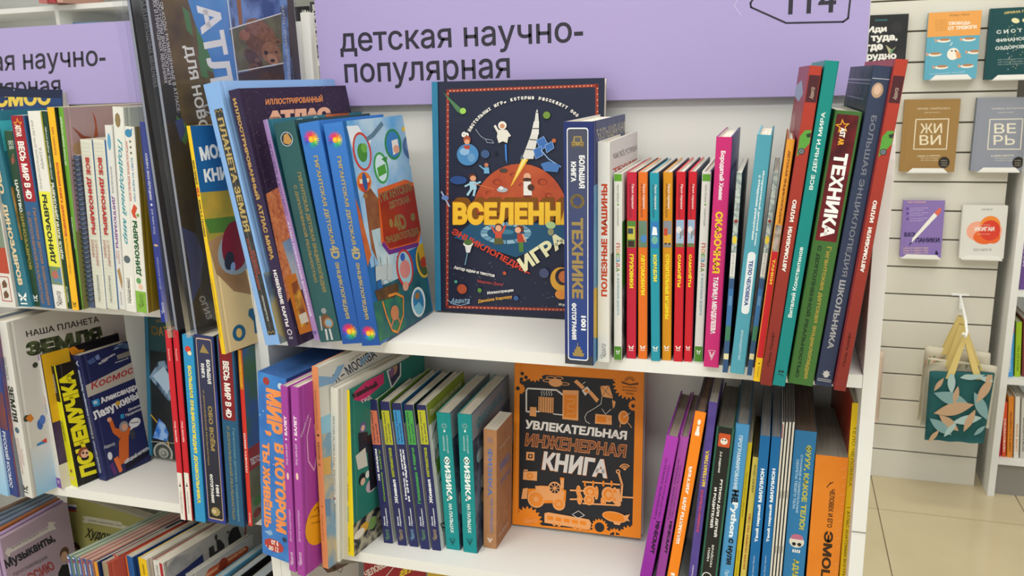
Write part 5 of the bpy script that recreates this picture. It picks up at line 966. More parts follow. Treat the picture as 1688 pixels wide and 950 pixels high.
def d6(f): f.ell(.45, f.vy(662), .3, '9a4a2a', n=12); f.ell(.45, f.vy(664), .18, 'e0a878'); f.ty('Кавайный гид по Японии и Южной Корее', 676, 818, .3, .62, '3a3a20', 'd', .04, .1); f.ty('Nunoya', 826, 852, .32, .6, '5a9a8a', 'd', .02, .2); f.ty('#эксмодетство', 878, 903, .36, .56, '6a6420', 'd', 0, .2)
def d6c(f):
    f.pp([(583, 648), (602, 625), (632, 615), (633, 632), (612, 650), (598, 662), (584, 660)], 'c8326a'); f.tp('Кавайный', 583, 658, 624, 636, 9, '2a2a2a', .06, .2); f.tp('ГИД', 598, 666, 613, 658, 7, 'e8c8d4', .03)
    f.pp([(637, 612), (650, 592), (661, 588), (661, 620), (645, 642)], 'dedede'); f.pp([(640, 613), (651, 596), (659, 592), (659, 618), (646, 637)], '3a3a52'); f.pe(650, 608, 5, 'b98a70', 10); f.pe(646, 614, 4, '8a5f86', 8)
    # figures in street dress, plain shapes
    f.pe(598, 705, 5, '6a5a9a', 9); f.pe(598, 706, 3.2, 'e0b8a4', 5); f.pp([(590, 714), (606, 712), (608, 745), (592, 750)], '2a2a34'); f.pp([(586, 752), (602, 738), (606, 768), (590, 775)], 'd8d2c8')
    f.pe(597, 790, 6, '1e1e24', 10); f.pe(598, 794, 4, 'e0b8a4', 6); f.pe(612, 800, 9, 'c8b0c0', 11); f.pe(606, 782, 4, 'e4e0dc', 6); f.pp([(604, 720), (618, 712), (622, 800), (610, 810)], '1f1f26')
    f.rect(0, 0, 1, .2, mat('26262e', .5, 0, 'photo', 'b0a890', 60.)); f.pe(600, 870, 8, 'd9a83a', 8); f.pe(592, 880, 9, 'e8e0d0', 7); f.pe(614, 862, 7, '7a9a5a', 10)
B('bright yellow spine of a street style guide with a green and pink cover', G4, (559, 643), (576, 642), (570, 909), (583, 909), Z2, 'ecd21c', d6, d6c, rc=mat('2f7f72', .4, 0, 'noise', '2a766a', 14.), D=.2, yaw=-9, Y=-.012, shrink=.97)
SER = [('first navy science spine with an orange label, next to the street style guide', (604, 660), (621, 659), (632, 895), (648, 896), 'd8795a', ('на каждом', 'Физика шагу'), '6f9a3a', '3f7a34'),
 ('navy science spine with a yellow green label and bright maths lettering, second of its row', (624, 663), (642, 662), (656, 899), (670, 899), 'b8b82c', ('Живая математика', ''), '9aa42c', '7a9a2c'),
 ('navy science spine with a light blue label, third of its row', (644, 666), (661, 665), (675, 901), (689, 902), '3a8fc8', ('Наука в играх', 'и отгадках'), '5fa8d0', '2f6fa0'),
 ('navy science spine with a green label, fourth of its row', (664, 668), (681, 667), (693, 905), (708, 905), '4aa04a', ('Головоломки и задачи', ''), '4aa04a', '26402a'),
 ('navy science spine with a white drawn cover, fifth and last of its row', (685, 669), (702, 668), (712, 907), (727, 908), 'b8b82c', ('Живая математика', ''), '9aa42c', '7f9434')]
for i, (lab, a, b_, c_, d_, lc1, tt, tc_, cc) in enumerate(SER):
    def ds(f, lc1=lc1, tt=tt, tc_=tc_, i=i):
        f.ry(676, 731, lc1, .03, .97); f.ty('Простая наука', 679, 728, .2, .44, '23264a', 'u', .03); f.ty('для детей', 697, 728, .58, .8, '23264a', 'u', .03)
        W = 'e6e8ee'
        if tt[1]: f.ty(tt[0], 738, 822 if i else 790, .2, .48, W, 'u', .05); f.ty(tt[1], 738, 825, .56, .84, W if i else tc_, 'u', .05)
        else:
            f.ty(tt[0].split(' ', 1)[0], 788 if i != 3 else 776, 828, .3, .7, W if i != 3 else tc_, 'u', .05); f.ty(tt[0].split(' ', 1)[1], 736, 784 if i != 3 else 772, .32, .68, tc_, 'u', .05)
        f.ty('Яков', 850, 866, .26, .46, W, 'u', .03); f.ty('Перельман', 836, 866, .56, .78, W, 'u', .03); script(f, 872, 889, 'b9a56a' if i in (1, 4) else '7fb0c8' if i == 2 else '6a9a6a')
    def dc(f):
        for j in range(26):
            x = rnd.uniform(.1, .9); y = rnd.uniform(.05, .8); f.line([(x, y), (x+rnd.uniform(-.1, .1), y+rnd.uniform(-.06, .05)), (x+rnd.uniform(-.1, .1), y+rnd.uniform(-.06, .05))], .012, '2f3a2f')
        f.rect(.02, .86, 1, 1, '8a9a34'); f.text('Простая наука для детей', .08, .9, .9, .95, 'dfe4c0', 'h', .03); f.poly([(.1, .5), (.35, .56), (.3, .62), (.1, .6)], '6a9a2c')
    B(lab, G4, a, b_, c_, d_, Z2, '26295c', ds, dc if i == 4 else (lambda f, cc=cc: f.rect(.02, .86, 1, 1, cc)), rc='d9dbd6', D=.155, shrink=.93, thick=.0018)
def dt(f):
    for a in range(0, 360, 40): f.line([(.5+.16*math.cos(math.radians(a)), f.vy(701)+.16*f.asp*math.sin(math.radians(a))), (.5+.22*math.cos(math.radians(a)), f.vy(701)+.22*f.asp*math.sin(math.radians(a)))], .02, 'dcecea')
    f.ring(.5, f.vy(701), .11, .025, 'dcecea'); f.rect(.44, f.vy(711), .56, f.vy(707), 'dcecea'); f.ty('АЛЕКСАНДР', 715, 745, .58, .72, 'cfe4e2', 'd', 0); f.ty('НИКОНОВ', 717, 741, .32, .46, 'cfe4e2', 'd', 0)
    f.ty('ФИЗИКА', 750, 824, .3, .76, 'e8f2f0', 'd', .05); f.ty('НА ПАЛЬЦАХ', 828, 877, .36, .66, 'e0eeec', 'd', .04); v = f.vy(892)
    f.line([(.25, v+.022), (.75, v+.022), (.5, v-.028)], .025, '14363c', True); f.line([(.38, v+.014), (.5, v-.012), (.62, v+.014)], .05, '14363c')
def dtc(f):
    f.rect(.0, .82, 1, 1, '8a8f98'); f.text('ФИЗИКА', .1, .86, .8, .94, '4f8a94', 'h', .03); f.rect(0, 0, 1, .82, mat('3a4254', .5, 0, 'photo', '6f7a90', 30.))
    for j in range(12): f.ell(rnd.uniform(.1, .9), rnd.uniform(.1, .78), .06, ('d9d4c8', '8fb0b8', 'c8a878', 'b9bcc4')[j % 4], n=9)
B('first teal physics book with a lightbulb on the spine, beside the navy row', G4, (717, 681), (744, 680), (736, 905), (758, 906), Z2, '0f8a8c', dt, dtc, rc='4a5468', D=.175, shrink=.95)
B('second teal physics book with a lightbulb on the spine, beside the brown one', G4, (752, 683), (779, 682), (764, 910), (786, 911), Z2, '0f8a8c', dt, dtc, rc='4a5468', D=.175, shrink=.95)
def db(f):
    for a in (0, 60, 120): f.line([(.5+.2*math.cos(math.radians(a+t)), f.vy(727)+.2*f.asp*math.sin(math.radians(a+t))) for t in (0, 180)], .02, '5f78a8')
    f.ring(.5, f.vy(727), .2, .02, '5f78a8'); f.ty('ФИЗИКА', 741, 818, .32, .7, '5f78b4', 'd', .03); f.ty('НА ПАЛЬЦАХ', 822, 880, .5, .74, '5f78b4', 'd', .02); f.ty('ДЛЯ ДЕТЕЙ И РОДИТЕЛЕЙ, КОТОРЫЕ ХОТЯТ ОБЪЯСНЯТЬ', 742, 878, .1, .22, 'c09a86', 'd', 0)
    v = f.vy(892); f.line([(.3, v+.016), (.72, v+.016), (.51, v-.024)], .025, 'eee6dc', True); f.line([(.4, v+.01), (.51, v-.01), (.62, v+.01)], .06, 'eee6dc')
def dbc(f):
    f.text('ФИЗИКА', .2, .62, .85, .7, '5f78b4', 'h', .03); f.text('для детей', .25, .5, .85, .56, '5f78b4', 'h', .01)
    for k in range(7):
        u, v = rnd.uniform(.2, .8), rnd.uniform(.12, .9); f.line([(u+.13*math.cos(t), v+.06*math.sin(t*1.4+k)) for t in (0, .7, 1.4, 2.1, 2.8, 3.5)], .008, 'c9b49a' if k % 2 else '8a8a9a')
    f.text('Александр Никонов', .15, .8, .85, .84, 'd8c4ac', 'h', 0, .3); f.text('Илл. Баранова', .15, .06, .8, .1, 'd8c4ac', 'h', 0, .3)
B('kraft brown paperback of physics with blue lettering, last before the engineering cover', G4, (797, 711), (819, 710), (797, 905), (818, 906), Z2, mat('a8774f', .7, 0, 'noise', 'b5845c', 60.), db, dbc, rc=mat('a57450', .7, 0, 'noise', 'b5845c', 60.), far=(843, 868), hard=False, name='paperback_book')
# ------------------------------------------------ upright engineering cover
def e15(f):
    O, K, P, W = 'f08a1c', '26262a', 'f0a868', 'e8e2da'
    X = lambda x: 820+x/2.97; Yy = lambda y: 590+y/2.97
    def pp(L, c): f.pp([(X(a), Yy(b)) for a, b in L], c)
    def pe(x, y, r, c, ry=None, **k): f.pe(X(x), Yy(y), r/2.97, c, (ry or r)/2.97, **k)
    def pl(L, w_, c, cl=False): f.pl([(X(a), Yy(b)) for a, b in L], w_, c, cl)
    pp([(110, 76), (676, 112), (660, 858), (104, 812)], K)
    def gear(x, y, r, c, n=14):
        u, v = f.px(X(x), Yy(y)); u1, _ = f.px(X(x+r), Yy(y)); f.gear(u, v, u1-u, c, n)
    gear(180, 66, 52, O, 16); gear(128, 92, 24, O, 10); gear(110, 152, 26, O, 10); gear(640, 130, 76, O, 22); gear(668, 234, 28, O, 12); gear(150, 800, 70, O, 20); gear(500, 830, 42, O, 16); gear(575, 880, 46, O, 16); gear(652, 880, 60, O, 18)
    for x, y, r in ((122, 78, 9), (140, 96, 9), (118, 105, 9), (500, 830, 24), (100, 150, 10), (664, 236, 9)): pe(x, y, r, K)
    pe(576, 872, 26, K, 18); pl([(576, 850), (576, 888)], .012, O); pl([(552, 872), (600, 872)], .012, O)
    # book with rays, small print
    for a in range(20, 165, 16): pl([(648+14*math.cos(math.radians(a)), 118-14*math.sin(math.radians(a))), (648+28*math.cos(math.radians(a)), 118-28*math.sin(math.radians(a)))], .004, '6a3a10')
    pp([(608, 114), (648, 128), (690, 122), (690, 132), (648, 136), (608, 124)], '6a3a10')
    for i, s in enumerate(('150 СТРАНИЦ', 'ПОЛЕЗНОГО', 'ЧТЕНИЯ')): f.tp(s, X(610+(i == 2)*18), Yy(147+i*15), X(682-(i == 2)*16), Yy(152+i*15), 2.6, '6a3a10', .03)
    # drone
    for x, y in ((245, 112), (300, 100), (330, 128), (262, 98)): pe(x, y, 24, P, 8, n=14); pe(x, y, 19, K, 5, n=14)
    pe(285, 122, 34, P, 20)
    # boiler pipes
    pl([(318, 180), (290, 158), (150, 150), (142, 160), (142, 262), (160, 265)], .013, W); pp([(320, 158), (398, 160), (396, 308), (318, 300)], P); pp([(328, 180), (388, 183), (386, 296), (326, 290)], O)
    pl([(340, 200), (376, 205), (376, 225), (345, 225), (345, 248), (376, 252), (376, 275), (340, 275)], .006, P)
    pp([(202, 190), (276, 195), (274, 272), (200, 264)], P)
    for i in range(6): pl([(208+i*12, 190), (207+i*12, 270)], .004, K)
    for i in range(5): pl([(216+i*12, 186), (220+i*12, 178), (214+i*12, 170), (218+i*12, 163)], .004, W)
    pp([(160, 240), (192, 242), (190, 288), (158, 284)], P); pl([(190, 262), (205, 264)], .01, W); pl([(275, 275), (320, 280)], .008, W)
    # satellite
    pp([(375, 118), (388, 106), (428, 142), (416, 156)], P); pp([(446, 172), (458, 160), (498, 204), (486, 220)], P); pp([(414, 160), (440, 140), (456, 160), (430, 186)], W); pe(436, 162, 10, O); pl([(418, 128), (430, 118)], .004, W)
    # kite
    pp([(504, 138), (548, 136), (568, 200), (512, 190)], P); pl([(504, 138), (568, 200)], .003, K); pl([(548, 136), (512, 190)], .003, K); pp([(562, 205), (580, 215), (574, 240), (566, 250)], P)
    pl([(512, 192), (508, 225), (480, 245), (440, 268), (428, 290), (434, 312), (452, 322)], .004, W)
    # tv, dish
    f.pp([(X(480), Yy(274)), (X(560), Yy(282)), (X(560), Yy(328)), (X(478), Yy(322))], P); pp([(488, 284), (534, 288), (532, 318), (486, 314)], O); pe(548, 300, 5, O); pl([(512, 250), (530, 276), (556, 252)], .004, W)
    pe(618, 292, 26, P, 34); pe(620, 292, 18, O, 26); pl([(606, 310), (600, 340)], .006, P); pl([(640, 318), (658, 342)], .006, P); pl([(618, 292), (650, 270)], .004, W)
    f.tp('УВЛЕКАТЕЛЬНАЯ', X(134), Yy(346), X(632), Yy(402), 14.5, W, .05)
    f.tp('ИНЖЕНЕРНАЯ', X(134), Yy(432), X(628), Yy(490), 22, 'd98a54', .05); f.tp('ИНЖЕНЕРНАЯ', X(137), Yy(428), X(625), Yy(486), 19.5, '7a4a2c', .015)
    f.tp('КНИГА', X(216), Yy(548), X(540), Yy(592), 31, O, .05); f.tp('КНИГА', X(218), Yy(546), X(537), Yy(590), 30, 'e2ddd8', .05)
    # chip, wifi, camera
    pp([(143, 460), (183, 462), (181, 503), (141, 500)], P); pp([(152, 470), (174, 472), (172, 493), (150, 491)], K); pp([(158, 476), (168, 477), (167, 487), (157, 486)], P)
    for r in (8, 17, 27): pl([(624+r*math.cos(math.radians(a)), 548-r*math.sin(math.radians(a))) for a in range(40, 150, 18)], .01, P)
    pe(624, 546, 5, P)
    pp([(128, 556), (196, 556), (194, 602), (126, 596)], P); pe(160, 578, 15, O); pe(160, 578, 8, P); pl([(132, 550), (148, 550)], .01, P)
    # steam tractor
    pp([(126, 640), (150, 636), (146, 690), (118, 690)], P); pp([(150, 640), (200, 640), (205, 625), (300, 630), (338, 650), (334, 710), (230, 712), (150, 690)], O); pp([(185, 626), (300, 632), (330, 660), (320, 700), (200, 695)], P)
    pe(190, 692, 42, P); pe(190, 692, 35, O); pe(190, 692, 12, P); 
    for a in range(0, 360, 30): pl([(190, 692), (190+34*math.cos(math.radians(a)), 692+34*math.sin(math.radians(a)))], .003, P)
    pe(302, 716, 31, P); pe(302, 716, 24, O); pe(302, 716, 8, P)
    for a in range(0, 360, 30): pl([(302, 716), (302+24*math.cos(math.radians(a)), 716+24*math.sin(math.radians(a)))], .003, P)
    pe(282, 638, 32, P); pe(282, 638, 25, K)
    for a in range(0, 360, 45): pl([(282, 638), (282+28*math.cos(math.radians(a)), 638+28*math.sin(math.radians(a)))], .006, P)
    pp([(308, 588), (328, 588), (326, 640), (312, 640)], P); pe(318, 590, 12, O, 5)
    # crankshaft
    for x0, y0, x1, y1 in ((358, 648, 420, 650), (358, 692, 420, 690), (420, 606, 600, 620), (600, 680, 668, 684), (420, 712, 600, 722)): pl([(x0, y0), (x1, y1)], .012, P)
    for x, y, r, q in ((398, 650, 12, 26), (404, 690, 13, 28), (455, 655, 34, 30), (450, 695, 26, 26), (486, 660, 10, 34), (545, 668, 34, 38), (520, 700, 14, 22), (575, 672, 14, 40)): pe(x, y, r, P, q); pe(x, y, r*.72, O, q*.74); pe(x, y, r*.4, P, q*.4)
    pp([(585, 640), (600, 640), (606, 720), (590, 728), (576, 716)], P); pl([(594, 560), (612, 620), (606, 700)], .016, P); pe(592, 556, 11, P); pe(592, 556, 5, K)
    for x in (430, 470, 520, 560): pl([(x, 604), (x, 626)], .014, O)
    # tram
    pp([(232, 760), (250, 755), (450, 790), (460, 806), (456, 836), (440, 840), (232, 806)], P)
    for j in range(5): pp([(246+j*40, 772+j*6), (276+j*40, 777+j*6), (275+j*40, 795+j*6), (246+j*40, 790+j*6)], O)
    pl([(368, 766), (398, 748), (428, 770), (396, 784)], .004, W, True)
    for x, y in ((280, 812), (304, 816), (382, 830), (408, 834)): pe(x, y, 9, P); pe(x, y, 5, O)
    # airship
    pe(575, 778, 62, P, 26, rot=-6); pe(575, 778, 57, O, 21, rot=-6); pp([(618, 772), (650, 764), (640, 784), (650, 800), (622, 792)], P); pp([(568, 802), (606, 806), (600, 818), (574, 814)], P)
    f.tp('Аванта', X(132), Yy(808), X(196), Yy(806), 8, 'f4b070', 0, .4)
    f.rect(0, 0, .028, 1, 'e07f16') if 0 else None
B('black and orange engineering cover with machine pictures, upright on the lower shelf', 'covers standing upright on the centre bookcase', (847, 600), (1063, 617), (845, 866), (1055, 897), Z2, 'f08a1c', rc_art=e15, mode='cover', D=.022, tilt=12)
# ------------------------------------------------ centre bookcase, lower shelf, right part
G5 = 'books at the right of the lower centre shelf'
def mc(f): f.ty('ПОЛНОЕ РУКОВОДСТВО', 768, 852, .56, .76, '3a1040', 'd', .0); f.ty('по РЕЖИМУ ВЫЖИВАНИЯ в', 758, 856, .24, .44, '3a1040', 'd', .0); f.ty('MINECRAFT', 858, 912, .5, .86, '1a0a1c', 'd', .05); f.ty('M', 958, 972, .3, .7, '1a0a1c', 'd')
MP = mat('8a1f9c', .25, 0, 'fade', 'a83cb0', .25)
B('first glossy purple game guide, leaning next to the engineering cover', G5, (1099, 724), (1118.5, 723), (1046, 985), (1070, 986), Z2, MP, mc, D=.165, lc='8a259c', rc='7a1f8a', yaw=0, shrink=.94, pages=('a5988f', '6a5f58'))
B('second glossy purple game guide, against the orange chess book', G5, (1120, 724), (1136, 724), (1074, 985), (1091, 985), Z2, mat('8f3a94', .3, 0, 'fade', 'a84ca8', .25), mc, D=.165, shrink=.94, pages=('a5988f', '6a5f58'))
def ch(f):
    W = 'f4efe8'; f.ell(.52, f.vy(698), .17, W, rv=.014); f.poly([(.4, f.vy(704)), (.64, f.vy(704)), (.68, f.vy(714)), (.36, f.vy(714))], W); f.rect(.3, f.vy(719), .74, f.vy(713), W)
    f.ty('ШАХМАТЫ ДЛЯ', 818, 895, .26, .66, W, 'u', .05); f.ty('ДЕТЕЙ', 768, 812, .26, .66, W, 'u', .05); f.ty('Ш', 945, 965, .3, .7, W, 'u', .05)
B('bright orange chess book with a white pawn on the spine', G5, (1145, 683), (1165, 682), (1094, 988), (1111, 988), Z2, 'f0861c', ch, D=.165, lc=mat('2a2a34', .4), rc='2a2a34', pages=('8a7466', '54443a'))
def zm(f): f.ty('ЗАНИМАТЕЛЬНАЯ', 804, 874, .28, .62, 'c84a5a', 'u', .03); f.ty('МАТЕМАТИКА', 740, 798, .3, .72, 'e6c84a', 'u', .05); f.ty('Я. Перельман', 930, 975, .3, .6, 'cfc4e4', 'u')
B('film wrapped violet maths spine with red and yellow lettering', G5, (1168, 665), (1183.5, 664), (1131, 988), (1143, 989), Z2, mat('4a3a86', .3, 0, 'noise', '5a4a98', 50.), zm, D=.2, hard=False, name='paperback_book', pages=('a9a5a0', '77726c'))
def py(f):
    f.ry(706, 990, mat('1e201f', .4), .09, .91); f.rr(.16, f.vy(739), .86, f.vy(718), 'c8542a', .08); f.ell(.5, f.vy(730), .22, 'e8e0d4', n=12); f.ell(.42, f.vy(728), .05, '2a2a2a', n=7); f.ell(.58, f.vy(728), .05, '2a2a2a', n=7)
    W = 'e6e6e2'; f.ty('2-е издание', 746, 780, .32, .48, W, 'd', .02, .2); f.ty('PYTHON ДЛЯ ДЕТЕЙ', 790, 884, .52, .74, W, 'd', .05); f.ty('И РОДИТЕЛЕЙ', 804, 870, .22, .44, W, 'd', .05); f.ty('БРАЙСОН', 898, 935, .5, .66, W, 'd', .02); f.ty('ПЭЙН', 904, 926, .28, .44, W, 'd', .02); f.ell(.4, f.vy(952), .3, 'e4e4e0'); f.ell(.4, f.vy(952), .24, '1e201f')
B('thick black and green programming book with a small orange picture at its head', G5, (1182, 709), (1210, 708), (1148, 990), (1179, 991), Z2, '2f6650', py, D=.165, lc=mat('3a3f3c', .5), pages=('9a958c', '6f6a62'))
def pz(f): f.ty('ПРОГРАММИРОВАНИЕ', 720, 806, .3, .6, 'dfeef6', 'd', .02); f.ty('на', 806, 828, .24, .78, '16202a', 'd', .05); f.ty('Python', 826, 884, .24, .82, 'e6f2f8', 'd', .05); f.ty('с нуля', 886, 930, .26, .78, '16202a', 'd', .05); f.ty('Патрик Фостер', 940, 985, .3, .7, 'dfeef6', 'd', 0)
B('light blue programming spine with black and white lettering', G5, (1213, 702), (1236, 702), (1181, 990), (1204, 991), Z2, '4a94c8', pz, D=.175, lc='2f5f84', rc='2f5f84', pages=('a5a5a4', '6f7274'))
B('thin yellow spine with faint handwriting, beside the light blue one', G5, (1232, 731), (1240.5, 731), (1206, 990), (1213, 990), Z2, 'c9b41e', lambda f: (f.ty('Чему я могу научиться в сфере досуга', 778, 850, .3, .7, '6a5f14', 'd', 0, .2), f.ty('Эгмонт • Лоджик', 905, 950, .3, .7, '8a7a1a', 'd', 0, .3)), D=.165, hard=False, name='paperback_book')
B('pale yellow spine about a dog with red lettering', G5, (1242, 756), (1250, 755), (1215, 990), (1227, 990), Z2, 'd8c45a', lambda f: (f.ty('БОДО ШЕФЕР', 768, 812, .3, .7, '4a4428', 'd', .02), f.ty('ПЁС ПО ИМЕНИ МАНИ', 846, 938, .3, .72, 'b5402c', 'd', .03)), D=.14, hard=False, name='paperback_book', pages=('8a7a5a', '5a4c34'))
def ml(f): f.ty('МИЛЛИОН', 772, 826, .35, .74, 'e8f0f6', 'u', .05); f.ty('Твой первый', 830, 892, .35, .74, 'e8f0f6', 'u', .05); f.ty('Тамара Бойкова, Доринг Павлюк', 915, 975, .35, .55, 'cfe0ec', 'u', 0)
B('first blue paperback about a million, left of the pair', G5, (1254, 721), (1269, 720), (1227, 998), (1247, 999), Z2, '0f67a4', ml, D=.18, hard=False, name='paperback_book', shrink=.93, pages=('a4a4a8', '6a6a70'))
B('second blue paperback about a million, right of the pair', G5, (1271, 722), (1288, 722), (1249, 1000), (1264, 1000), Z2, '0f67a4', ml, D=.18, hard=False, name='paperback_book', shrink=.93, pages=('a4a4a8', '6a6a70'))
for j in range(4):
    o_ = j*5.6; B(('leftmost stapled booklet with a white spine and red corner, of four between the blue books', 'second stapled booklet from the blue million paperbacks', 'third stapled booklet from the blue million paperbacks', 'last stapled booklet, against the blue body book with a skull')[j], 'stapled booklets on the lower centre shelf', (1289.5+o_, 697), (1294+o_, 697), (1264+o_*.95, 1000), (1268+o_*.95, 1000), Z2, 'd8d4c8', (lambda f: f.ry(700, 722, '9a3a44', 0, .5)) if j == 0 else (lambda f: (f.rect(.2, .6, .5, .64, '55504a'), f.rect(.2, .3, .5, .34, '55504a'))), D=.205, hard=False, name='stapled_booklet', cat='booklet', rc='b9bcc0', lc='c4c2bc', shrink=.8)
def sk(f):
    Yl = 'b9b44a'; f.ty('ФУУУ, КАКОЕ ТЕЛО!', 736, 872, .54, .84, Yl, 'd', .05); f.ty('СТРАННЫЕ И УДИВИТЕЛЬНЫЕ', 752, 846, .34, .46, 'a9c8dc', 'd', .03); f.ty('СЕКРЕТЫ ТВОЕГО ТЕЛА', 760, 840, .18, .3, 'a9c8dc', 'd', .03)
    f.ell(.52, f.vy(893), .36, 'd8d4c6', rv=.034); f.ell(.52, f.vy(886), .3, 'b56a86', rv=.02); f.rect(.22, f.vy(896), .84, f.vy(889), 'd8d4c6'); f.ell(.4, f.vy(897), .1, '22262a'); f.ell(.66, f.vy(897), .1, '22262a')
    for u in (.36, .46, .56, .66): f.rect(u, f.vy(911), u+.06, f.vy(906), 'f0ece2')
    f.ty('АДАМ КЕЙ', 922, 985, .4, .8, Yl, 'd', .05)
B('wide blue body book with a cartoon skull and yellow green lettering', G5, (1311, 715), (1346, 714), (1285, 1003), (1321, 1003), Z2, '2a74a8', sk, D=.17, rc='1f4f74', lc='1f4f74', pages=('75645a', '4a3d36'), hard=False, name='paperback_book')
def em(f):
    f.ty('ЧЕЛОВЕК И ЕГО', 808, 870, .52, .68, '3a2412', 'd', .03); f.ty('ЭМОЦИИ', 876, 996, .4, .74, '3a2412', 'd', .05); f.line([(.42, f.vy(806)), (.52, f.vy(798))], .03, '3a2412'); f.line([(.5, f.vy(800)), (.6, f.vy(797))], .03, '3a2412')
    for j in range(14): v = f.vy(775+j*14); f.line([(.86+rnd.uniform(-.05, .05), v), (.97, v+.012)], .012, 'e8b078')
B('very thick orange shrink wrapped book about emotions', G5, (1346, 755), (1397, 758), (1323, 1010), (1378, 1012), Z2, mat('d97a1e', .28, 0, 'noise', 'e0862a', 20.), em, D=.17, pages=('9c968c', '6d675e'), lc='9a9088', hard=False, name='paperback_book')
def an(f): f.ty('ТЕЛО ЧЕЛОВЕКА', 702, 798, .26, .66, '6a6218', 'd', .0); f.rect(.2, f.vy(833), .8, f.vy(832), '6a6218'); f.ty('АТЛАС АНАТОМИИ ВНУТРИ И СНАРУЖИ', 838, 1000, .3, .68, '6a6218', 'd', .02)
def anl(f):
    for j in range(5): f.line([(.6, .1+j*.15), (.7, .2+j*.15), (.62, .24+j*.15)], .006, 'd98a6a')
    f.line([(.55, .5), (.62, .8), (.7, .86)], .008, 'd9a08a')
B('yellow anatomy atlas with a red cover, against the right side panel', G5, (1406, 666), (1419, 666), (1378, 1008), (1394, 1009), Z2, 'ecc81c', an, lc_art=anl, lc=mat('8a2c1c', .35, 0, 'noise', 'a03a26', 14.), rc='8a2c1c', D=.2, yaw=3)
# ------------------------------------------------ left bookcase, lower shelf
G6 = 'books on the lower shelf of the left bookcase'; Z3 = -.299
def f1(f): f.ry(640, 700, mat('7a3a2c', .4, 0, 'noise', '3a2a5a', 30.)); f.ty('РУССКИЙ КОСМОС', 704, 798, .35, .75, 'd5dcea', 'd', .03); f.ty('ПЛАНЕТА', 585, 632, .35, .65, 'c9ccd8', 'd', 0)
B('deep blue and nebula red space spine at the left frame edge of the lower shelf', G6, (-28, 540), (-9, 540), (12, 811), (28, 812), Z3, '2a3c80', f1, D=.2, Y=-.045, rc=mat('3a4a80', .4, 0, 'cloud', 'a0562e', 20.), yaw=-10)
B('white and pale blue spine cut by the left frame edge of the lower shelf', G6, (-52, 540), (-30, 540), (-8, 811), (11, 811), Z3, mat('8fc0e4', .4, 0, 'fade', 'dcdfe2', .2), None, D=.2, Y=-.045, yaw=-10)
def f2(f): f.ty('НАША ПЛАНЕТА', 585, 622, .3, .55, '4a4a46', 'd', 0); f.ty('ЗЕМЛЯ', 631, 690, .3, .78, '2c332c', 'd', .05); f.ell(.55, f.vy(704), .2, '4a6a7a'); f.ty('БОЛЬШАЯ', 735, 762, .62, .76, 'b5625c', 'd', 0); f.ty('ИЛЛЮСТРИРОВАННАЯ', 718, 778, .4, .54, 'b5625c', 'd', 0); f.ty('ЭНЦИКЛОПЕДИЯ', 718, 768, .18, .32, 'b5625c', 'd', 0); butterfly(f, 803, '2c3a30', .8)
def f2c(f):
    dk = mat('2a3324', .6, 0, 'photo', '4f5a3a', 120.); f.tp('НАША ПЛАНЕТА', 44, 556, 164, 531, 10, '2e2e2c', .02); f.tp('ЗЕМЛЯ', 45, 589, 171, 561, 24, dk, .08)
    for x, y, r in ((58, 602, 5), (44, 690, 6)): f.pe(x, y, r, '3a3f34', n=7)
    f.pp([(42, 690), (50, 682), (56, 690), (50, 697)], 'c87a2c'); f.pe(66, 700, 5, '3a5fa8', 9); f.pe(70, 692, 5, '4a6fb8', 8); f.pp([(60, 733), (74, 724), (80, 732), (66, 742)], '3a7fb8'); f.pp([(68, 728), (76, 722), (78, 730)], 'c8432c')
    f.rect(.04, 0, 1, .28, mat('8fbfe0', .4, 0, 'fade', 'c6ccd0', .08))
B('large white earth encyclopedia with black upright lettering and butterflies', G6, (-10, 529), (9, 528), (36, 817), (52, 818), Z3, 'd8d7d2', f2, f2c, rc='c6c6c2', D=.21, yaw=-10)
B('narrow grey spine between the nebula spine and the large white earth encyclopedia', G6, (-24, 524), (-13, 524), (29, 815), (35, 816), Z3, '6f7680', None, D=.2, Y=-.045, yaw=-10)
def f3(f): f.ry(583, 592, '7a4a9c'); f.ty('ЗНАКОМСТВО СО СПУТНИКОМ', 597, 642, .4, .6, '9a9aa0', 'd', 0); f.ty('КОС', 650, 665, .3, .7, 'c25a50', 'd', .03); f.ty('МОС', 665, 679, .3, .7, '4a6fb0', 'd', .03); f.ry(786, 805, '7a4a9c'); butterfly(f, 792, 'e8e4f0', .7)
def f3c(f):
    f.rect(.02, .5, .35, 1, mat('c99a1c', .3, 0, 'cloud', 'd8b02c', 20.)); f.pp([(125, 570), (206, 548), (214, 600), (135, 620)], mat('17171c', .3, 0, 'stars', '8a8a90', 300.)); f.pp([(112, 575), (122, 571), (130, 577), (140, 576), (130, 588), (118, 585)], 'd98a1c'); f.rect(.02, .18, .4, .5, mat('3a2a4a', .3, 0, 'noise', '4a3a5c', 40.)); f.rect(.0, 0, 1, .18, 'c9c6ba')
B('white spined space book with violet ends and a yellow to black cover', G6, (56, 584), (64, 583), (94, 803), (102, 803), Z3, 'd2d0cc', f3, f3c, rc='2a2a30', D=.14, yaw=-15)
def f4(f): f.ry(602, 659, '1e1e1e'); f.ry(645, 660, '1e1e1e'); f.ty('ПОЧЕМУЧКА', 616, 646, .35, .65, 'c9c9c4', 'd', .02); f.ty('КОСМОС', 693, 726, .35, .65, '4a4614', 'd', .02); f.ell(.5, f.vy(775), .2, '8a5a3a', n=8); f.ell(.5, f.vy(787), .3, 'e0c08a', rv=.016)
